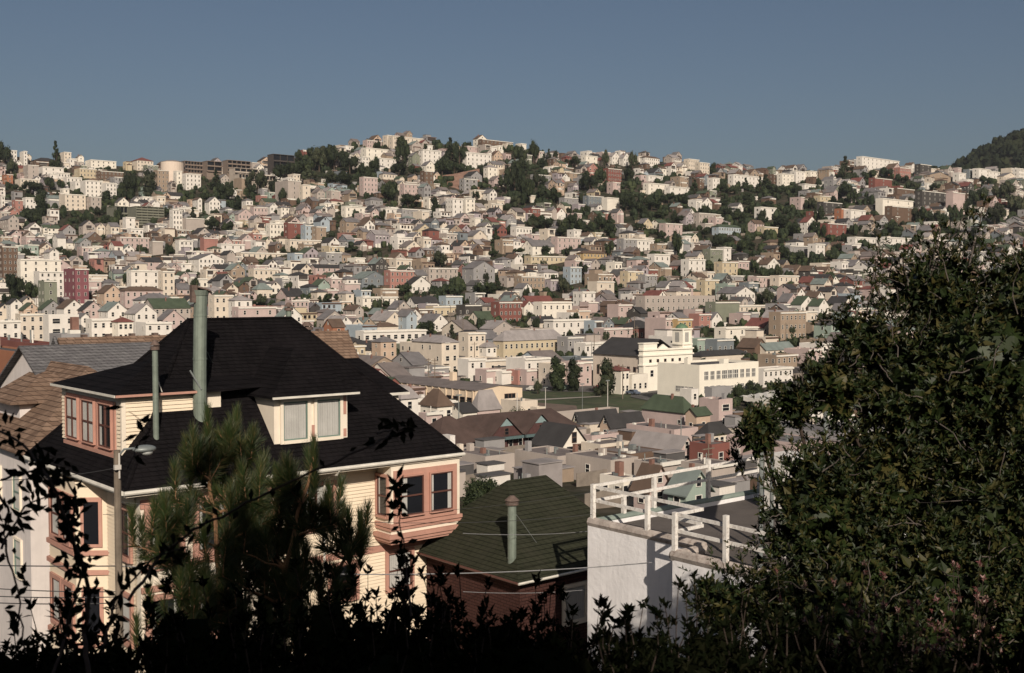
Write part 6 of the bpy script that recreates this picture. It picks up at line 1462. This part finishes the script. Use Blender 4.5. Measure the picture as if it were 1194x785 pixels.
for (px, py, tx, ty) in ((1080, 330, 1130, 245), (1130, 310, 1150, 232), (990, 400, 985, 352), (1010, 370, 1022, 268), (1030, 370, 1018, 300), (960, 450, 935, 420), (890, 520, 862, 505), (940, 470, 905, 450), (1085, 320, 1098, 262), (1060, 340, 1052, 296), (870, 560, 852, 520), (850, 690, 815, 690), (930, 500, 880, 478), (1000, 380, 955, 372)):
    p0, p1 = at(px, py, 14.8) - O, at(tx, ty, 14.9) - O; tw_ = MB(); TWS.append(tw_); pts = limb(tw_, p0, p1, .014, .006, TWIG, BR_, 6, .12)
    for q in pts[2:]:
        for s in range(5): rosette(cr_, q + rvec(BR_) * .12, Vector((0, 0, 1)) + rvec(BR_) * .7, BR_, 6, .085, .03, FL)
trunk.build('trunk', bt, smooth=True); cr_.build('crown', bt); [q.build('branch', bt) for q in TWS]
# pine
PN = leafmat('pine_needles', (.013, .025, .007), (.025, .042, .011), (.085, .07, .025), 2.0, .55, .3); PB = mat('pine_bark', (.20, .11, .06), .95, .25, 10)
PX = at(262, 760, 14.0); pg = Hh(PX.x, PX.y); pt2 = root('pine_tree', (PX.x, PX.y, pg), 0, 'young long-needled pine with upright shoots standing before the peach-trimmed house', 'tree'); O = Vector((PX.x, PX.y, pg))
nd = MB(); pk = MB(); pr_ = random.Random(9)
def shoot(p0, p1, r, n, L_=.21, w=.0085, lean=.5):
    d = (p1 - p0); l = d.length; d.normalize(); a = d.orthogonal().normalized(); b = d.cross(a)
    for k in range(n):
        t = r.random() ** .8; p = p0.lerp(p1, t); q = r.uniform(0, 6.283); e = lean * (1.15 - .75 * t) + r.uniform(-.12, .12)
        dd = (d * math.cos(e) + (a * math.cos(q) + b * math.sin(q)) * math.sin(e)).normalized(); tip = p + dd * L_ * r.uniform(.7, 1.1) - Vector((0, 0, .02)) * (1 - t)
        s = dd.cross(Vector((0, 1, 0))).normalized() * w * .5
        nd.add([p - s, p + s, tip], [(0, 1, 2)], PN)
def pine_stem(bx, by, tx, ty, D, spread, r, n_wh, top_gap=.55):
    p0, p1 = at(bx, by, D) - O, at(tx, ty, D) - O; limb(pk, p0, p1, .05, .014, PB, r, 8, .02)
    shoot(p1 - Vector((0, 0, .55)), p1 + Vector((0, 0, .10)), r, 460, lean=.6)
    H_ = p1.z - p0.z
    for w in range(n_wh):
        z = top_gap + w * .42; 
        if z > H_: break
        c = p1 - Vector((0, 0, z)) + (p0 - p1) * 0; c = p1.lerp(p0, z / H_)
        for k in range(4):
            a = r.uniform(0, 6.283) + k * 1.4; ln = min(spread, .34 + w * .24) * r.uniform(.75, 1.15); o = Vector((math.cos(a) * ln, math.sin(a) * ln * .8, ln * r.uniform(.25, .55)))
            e = c + o; pts = limb(pk, c, e, .018, .008, PB, r, 4, .06)
            shoot(pts[2], e, r, 120, lean=1.0); up = e + Vector((r.uniform(-.06, .06), r.uniform(-.06, .06), r.uniform(.28, .52))); pk.tube([e, up], [.010, .006], PB, 5); shoot(e, up, r, 230, lean=.75)
            for j in range(2):
                m_ = pts[1 + j] + rvec(r) * .05; up = m_ + Vector((r.uniform(-.25, .25), r.uniform(-.2, .1), r.uniform(.2, .4))); pk.tube([m_, up], [.008, .005], PB, 5); shoot(m_, up, r, 120, lean=.85)
pine_stem(262, 800, 242, 492, 14.0, 1.0, pr_, 7, .75); pine_stem(300, 800, 366, 530, 13.7, .85, pr_, 6, .6); pine_stem(280, 760, 276, 492, 14.3, .5, pr_, 4, .55); pine_stem(300, 780, 322, 560, 14.2, .5, pr_, 4, .5); pine_stem(240, 790, 190, 590, 13.8, .5, pr_, 4, .4); pine_stem(330, 800, 420, 615, 13.6, .5, pr_, 4, .4);
nd.build('needles', pt2); pk.build('trunk', pt2)
# dark shrubs along the foot of the view
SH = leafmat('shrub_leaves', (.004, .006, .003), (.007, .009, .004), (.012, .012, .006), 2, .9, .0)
def shrub(px, ytop, D, w, say, m=SH, L_=.07, n=620, r=None, name='shrub', ybot=None, core=True, sprays=4, W_=.028):
    r = r or random.Random(int(px * 7 + D * 100)); P = at(px, ytop, D); g = Hh(P.x, P.y); o = root(name, (P.x, P.y, g), 0, say, 'shrub'); hh = P.z - g; ww = w / F * D / 2
    mb = MB(); tb = MB()
    if core: blob(mb, (0, 0, hh * .40), (ww * .95, ww * .8, hh * .47), m, r, 10, 7, .2)
    for k in range(n):
        v = rvec(r).normalized(); v.z = abs(v.z) if r.random() < .7 else v.z; p = Vector((v.x * ww, v.y * ww * .85, hh * .42 + v.z * hh * .48)) * r.uniform(.92, 1.08); rosette(mb, p, v + Vector((0, 0, .8)) + rvec(r) * .5, r, 5, L_, W_, m)
    for k in range(sprays):
        a = Vector((r.uniform(-.8, .8) * ww, r.uniform(-.3, .3) * ww, hh * .7)); b = a + Vector((r.uniform(-.12, .12) * D / 6, 0, hh * .3 + r.uniform(-.02, .12) * D / 6)); pts = limb(tb, a, b, .006, .003, DBARK, r, 4, .15)
        for q in pts[1:]:
            for s in range(3): rosette(mb, q + rvec(r) * .02, Vector((0, 0, 1)) + rvec(r) * .6, r, 4, L_, W_, m)
    for k in range(5): limb(tb, (r.uniform(-.1, .1), r.uniform(-.1, .1), -.2), (r.uniform(-.6, .6) * ww, r.uniform(-.5, .5) * ww, hh * .6), .02, .008, DBARK, r)
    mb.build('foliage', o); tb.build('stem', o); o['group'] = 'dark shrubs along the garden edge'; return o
for a in [(425, 688, 7.0, 120, 'dark shrub before the gutter pipe foot of cream wall'), (500, 690, 7.3, 110, 'dark shrub below the boxed bay underside'), (935, 712, 10.5, 120, 'dark shrub west of the reddish clumps, against big tree'), (880, 728, 8.4, 120, 'dark shrub in front of big tree foot'), (1000, 738, 8.0, 150, 'dark shrub beneath the reddish clumps'), (855, 705, 9.5, 110, 'dark shrub against foot of big tree, beside white wall end'), (925, 722, 9.0, 130, 'dark shrub behind the west clump of reddish shrub'), (60, 742, 5.8, 170, 'dark shrub between the two upright brambles'), (250, 722, 5.8, 200, 'dark shrub in front of young pine west side'), (340, 722, 6.0, 190, 'dark shrub in front of young pine east side'), (440, 706, 6.2, 180, 'dark shrub beneath spiky shrub'), (545, 716, 6.0, 180, 'dark shrub beneath low shingled wall'), (640, 722, 6.0, 190, 'dark shrub beneath airy shrub'), (740, 722, 6.2, 180, 'dark shrub beneath stucco wall shade'), (20, 722, 7.0, 150, 'black-looking shrub at far west of garden edge, under the brambles'), (110, 722, 6.4, 170, 'dark shrub under the bramble stems'), (205, 700, 7.6, 150, 'dark shrub below west flank of young pine'), (300, 706, 7.0, 170, 'dark shrub at foot of young pine'),
          (395, 676, 8.0, 130, 'dark shrub just east of young pine'), (462, 668, 8.6, 90, 'spiky shrub below the peach boxed bay'), (520, 684, 7.4, 120, 'low dark shrub below dark red shingled wall corner'), (590, 694, 7.8, 140, 'leafy shrub before the dark red shingled wall'), (655, 712, 8.2, 100, 'airy shrub beneath the cream-framed window'),
          (700, 722, 7.0, 110, 'dark shrub below porch of green-roofed house'), (768, 712, 7.6, 90, 'ragged shrub tip against the white stucco wall'), (830, 690, 8.2, 110, 'dark shrub where white stucco wall meets big tree'), (905, 742, 6.0, 170, 'dark shrub in front of reddish shrub west end'), (1000, 750, 6.0, 180, 'dark shrub in front of reddish shrub middle'), (1105, 750, 6.0, 180, 'dark shrub in front of reddish shrub east end'), (1190, 740, 7.4, 130, 'dark shrub at east edge below big tree'),
          (160, 738, 5.0, 330, 'lowest dark shrub under young pine west side'), (380, 738, 5.2, 330, 'lowest dark shrub under young pine east side'), (600, 738, 5.0, 330, 'lowest dark shrub under dark red shingled wall'), (820, 738, 5.2, 330, 'lowest dark shrub under white stucco wall'), (1040, 738, 5.0, 330, 'lowest dark shrub under reddish shrub'), (-10, 738, 5.2, 330, 'lowest dark shrub at far west'), (1230, 752, 5.4, 320, 'lowest dark shrub at far east')]: shrub(*a)
RL = leafmat('reddish_leaves', (.085, .028, .027), (.15, .06, .052), (.26, .19, .15), 3, .45, .4)
for i, (px, py, w) in enumerate(((950, 690, 110), (1000, 680, 90), (1065, 712, 70), (1105, 676, 90), (1150, 710, 80))):
    shrub(px, py, 11.5, w, ('reddish-leaved shrub under big tree, the west clump', 'reddish-leaved shrub, tall clump second from the west', 'reddish-leaved shrub, low clump in the middle', 'reddish-leaved shrub, tall pale-flecked east clump', 'reddish-leaved shrub, easternmost low clump')[i], RL, .05, 330, None, 'red_leaf_shrub', core=False, W_=.024)
# brambles hanging in front, out of focus
BL = leafmat('bramble_leaves', (.006, .008, .004), (.010, .012, .006), (.015, .014, .007), 2, .8, .05)
def bramble(pts, D, say, dens=1.0, L_=.085, rad=.010, spread=.05, W_=.026):
    r = random.Random(len(pts) * 31 + int(pts[0][0])); P = [at(px, py, D + .25 * math.sin(i)) for i, (px, py) in enumerate(pts)]
    b0 = P[0]; o = root('bramble', b0, 0, say, 'bramble'); tb = MB(); lb_ = MB(); Q = []
    for i in range(len(P) - 1):
        for s in range(5): Q.append(P[i].lerp(P[i + 1], s / 5) - b0 + rvec(r) * .008)
    Q.append(P[-1] - b0); tb.tube(Q, [rad * (1 - .6 * i / len(Q)) for i in range(len(Q))], DBARK, 6); tb.build('stem', o)
    for i, q in enumerate(Q[2:]):
        if r.random() < .75 * dens:
            for s in range(max(1, int(2 * dens))):
                d = rvec(r); d.y *= .4; st = q + rvec(r) * spread; leaf(lb_, st, d, Vector((0, -1, .3)), L_ * r.uniform(.6, 1.3), W_ * r.uniform(.7, 1.2), BL)
    lb_.build('foliage', o); o['group'] = 'bramble stems close to the viewer'
bramble([(105, 800), (98, 740), (104, 690), (90, 640), (74, 600), (60, 560), (30, 520), (-20, 490)], 4.6, 'thick arching bramble stem rising past the white boarded house', 1.5, .06, .011, .06)
bramble([(60, 800), (75, 740), (95, 670), (82, 620), (88, 580), (70, 545)], 4.8, 'upright bramble stem before the west bay windows', 1.5, .06, .008, .06)
bramble([(150, 700), (190, 645), (225, 618), (268, 598), (320, 570), (370, 548), (430, 520), (455, 508), (480, 498)], 5.0, 'long bramble shoot reaching across the black roof', .9, .06, .008, .03)
bramble([(-20, 560), (10, 590), (5, 630), (20, 690), (30, 760)], 4.6, 'bramble stem at the west edge', 1.4, .06, .007, .05)
bramble([(0, 640), (30, 590), (62, 575)], 4.7, 'short bramble twig at the west edge', 1.5, .08, .006, .05)
bramble([(0, 560), (40, 548), (62, 536)], 4.9, 'bramble twig against the shake roof eave', 1.5, .08, .006, .05)
bramble([(120, 760), (135, 700), (172, 655), (210, 640)], 5.0, 'low bramble shoot crossing the pine base', 1.6, .08, .007, .05)
bramble([(150, 545), (160, 520), (175, 500), (150, 480)], 4.9, 'loose bramble tip with three dark leaves before the wide dormer', .9, .075, .003, .03)
bramble([(480, 720), (474, 660), (466, 610), (460, 572)], 5.2, 'thin bramble stem before the peach boxed bay', 1.1, .075, .005, .03)
bramble([(455, 560), (466, 575), (462, 590)], 5.2, 'leaf tuft hanging at the boxed bay window', 1.3, .075, .004, .03)
bramble([(440, 505), (462, 500), (478, 503)], 5.0, 'leaf tuft at the end of the long shoot', 1.4, .07, .004, .03)
# street lamp on a wooden pole
P = at(139, 700, 24.0); g = Hh(P.x, P.y); lz = at(139, 525, 24).z - g
sl_ = root('street_lamp', (P.x, P.y, g), GRID, 'street lamp with grey cobra head on weathered wooden pole', 'street lamp')
m = MB(); m.tube([(0, 0, -1), (0, 0, lz)], [.095, .075], PW, 10); m.build('pole', sl_)
m = MB(); m.tube([(0, 0, lz - .15), (.12, -.1, lz + .02), (.3, -.3, lz + .05)], .025, METAL, 6); m.tube([(0, -.12, lz - .05), (0, -.12, lz - .6)], .02, LG, 6); m.box(-.12, .02, -.18, -.1, lz - .4, lz - .3, LG); m.build('bracket', sl_)
m = MB(); blob(m, (.42, -.46, lz + .04), (.26, .2, .085), METAL, random.Random(2), 14, 8, 0); m.build('lamp_head', sl_, smooth=True)
m = MB(); blob(m, (.46, -.50, lz - .03), (.13, .12, .07), mat('lamp_bowl', (.35, .36, .34), .3, .05, 3), random.Random(2), 12, 6, 0); m.build('bowl', sl_, smooth=True)
# white corrugated canopy half hidden by the big tree
A = at(862, 462, 31); B = at(950, 449, 37); C_ = B + U * 2.5; C_ = at(975, 474, 28.5); g = Hh(A.x, A.y)
cn = root('patio_canopy', (A.x, A.y, g), 0, 'white corrugated canopy on dark posts half hidden by the big tree', 'canopy'); O = Vector((A.x, A.y, g)); m = MB(); n = 22
P4 = [A - O, B - O, C_ - O, (A - O) * .4 + (C_ - O) * .6]; vs = []; fs = []
for i in range(n + 1):
    for q in (P4[0].lerp(P4[1], i / n), P4[0].lerp(P4[2], i / n)): vs.append(q + Vector((0, 0, .012 if i % 2 else -.012)))
for i in range(1, n + 1): vs.append(vs[2 * i + 1] - Vector((0, 0, .12)))
for i in range(n): fs.append((2 * i, 2 * i + 1, 2 * i + 3, 2 * i + 2))
for i in range(1, n): fs.append((2 * i + 1, 2 * i + 3, 2 * n + 2 + i, 2 * n + 1 + i))
m.add(vs, fs, TRIM); m.build('roof_sheet', cn)
for q in (P4[0].lerp(P4[2], .25), P4[0].lerp(P4[1], .4), P4[2] * .9 + P4[0] * .1):
    m = MB(); m.tube([(q.x, q.y, -.5), (q.x, q.y, q.z - .06)], .06, METAL, 8); m.build('post', cn)
# overhead wires
WIRE = mat('wire_sheath', (.05, .05, .05), .6, .1, 2)
WL = mat('pale_wire_sheath', (.22, .22, .22), .6, .1, 2)
def wire(a, b, sag, say, rad=.012, D0=None, m_=WIRE):
    p, q = at(*a), at(*b); pts = []
    for i in range(25):
        t = i / 24; s = p.lerp(q, t); s.z -= sag * 4 * t * (1 - t); pts.append(s - p)
    o = root('overhead_wire', p, 0, say, 'wire'); m = MB(); m.tube(pts, rad, m_, 5); m.build('cable', o); o['group'] = 'wires strung across the street'
wire((-60, 658, 24), (139, 660, 24), .02, 'dark wire running west from the lamp pole', .014); wire((139, 660, 24), (760, 656, 30), .25, 'dark wire running east from the lamp pole', .014, None, WL)
wire((-60, 682, 24), (139, 690, 24), .05, 'upper wire of the low trio at the west edge'); wire((-60, 692, 24), (139, 696, 24), .05, 'middle wire of the low trio at the west edge'); wire((-60, 700, 24), (139, 703, 24), .05, 'bottom wire of the low trio at the west edge')
wire((139, 545, 24), (-60, 560, 20), .1, 'thin wire from the lamp pole to the west edge', .007); wire((139, 585, 24), (690, 600, 32), .35, 'thin wire passing before the boxed bay window', .007)
wire((540, 622, 34), (700, 618, 40), .1, 'pale wire before the middle of green roof', .010, None, WL); wire((540, 690, 34), (700, 686, 38), .1, 'pale wire along the dark red shingled wall', .010, None, WL); wire((120, 600, 26), (700, 572, 40), .4, 'thin wire above the green roof middle', .006)
# unseen trees added behind the viewer to throw shade over the shrubs
for i, x in enumerate((-20, -14, -8, -2, 4, 10, 16, 22)):
    y = -11 - (i % 2) * 2.5; g = Hh(x, y); o = root('added_shade_tree', (x + 3, y, g), i, 'unseen tree %s added behind the viewer to cast shade' % ('first', 'second', 'third', 'fourth', 'fifth', 'sixth', 'seventh', 'eighth')[i], 'tree')
    hz = (12.6 if x < 0 else 10.7) - g; obj('crown', crown('round', 1 + i % 3, LF1), o, loc=(0, 0, -1.5), scale=(5.4 if x < 0 else 4.4, 5.4, hz + 1.5)); obj('crown', crown('round', 1 + (i + 1) % 3, LF1), o, loc=(1, 0, -hz * .45), scale=(5.4 if x < 0 else 4.2, 5.2, hz + .5)); obj('trunk', trunk_mesh(), o, scale=(10, 10, hz * .8))
# ------------------------------------------------------------------ a label for each thing, told apart by its look, then by what it stands near
MARKS = [(l[4], l[2], l[3]) for l in LAB if l[4]]
NUM = ['first', 'second', 'third', 'fourth', 'fifth', 'sixth', 'seventh', 'eighth', 'ninth', 'tenth', 'eleventh', 'twelfth', 'thirteenth', 'fourteenth', 'fifteenth']
def relation(px, py, k=0):
    ds = sorted([q for q in MARKS if abs(q[1] - px) + abs(q[2] - py) > 1], key=lambda q: (q[1] - px) ** 2 + ((q[2] - py) * 1.6) ** 2); n, x, y = ds[k]; dx, dy = px - x, py - y
    d = math.hypot(dx, dy * 1.6); far = 'just ' if d < 22 else 'well ' if d > 60 else ''
    if abs(dy) * 2.2 > abs(dx): s = 'above' if dy < 0 else 'below'; h = '' if abs(dx) < 5 else (' and west of' if dx < 0 else ' and east of')
    else: s = 'west of' if dx < 0 else 'east of'; h = ''
    return far + s + (h if h else '') + ' ' + n
def words_of(s): return len(s.split())
def finish():
    cur = {}; 
    for l in LAB: cur.setdefault(l[1], []).append(l)
    out = {}
    for s, ls in cur.items():
        if len(ls) == 1 and words_of(s) >= 4: out.setdefault(s, []).append(ls[0]); continue
        for l in ls:
            t = l[1] + ' ' + relation(l[2], l[3]); out.setdefault(t, []).append(l)
    for s, ls in out.items():
        if len(ls) == 1: ls[0][0]['label'] = s; continue
        ls.sort(key=lambda l: l[2])
        for i, l in enumerate(ls):
            head = (NUM[i] if i < 15 else 'another') + ' from the west, '
            l[0]['label'] = head + s
finish()
bad = 0; seen = {}
for l in LAB:
    t = l[0]['label'].split()
    if len(t) > 16:
        # shorten the look, keep the place
        t = [w for w in l[0]['label'].replace('facing the valley', 'front').replace(' with ', ' ').replace('-storey', '-storey').split()]
        t = [w for w in t if w not in ('the',)][:16]; l[0]['label'] = ' '.join(t)
    seen[l[0]['label']] = seen.get(l[0]['label'], 0) + 1
print('label repeats', sum(1 for v in seen.values() if v > 1), [k for k, v in seen.items() if v > 1][:5])
print('objects', len(bpy.data.objects), 'houses', sum(1 for l in LAB if l[0].get('category') == 'house'), 'trees', sum(1 for l in LAB if l[0].get('category') == 'tree'))
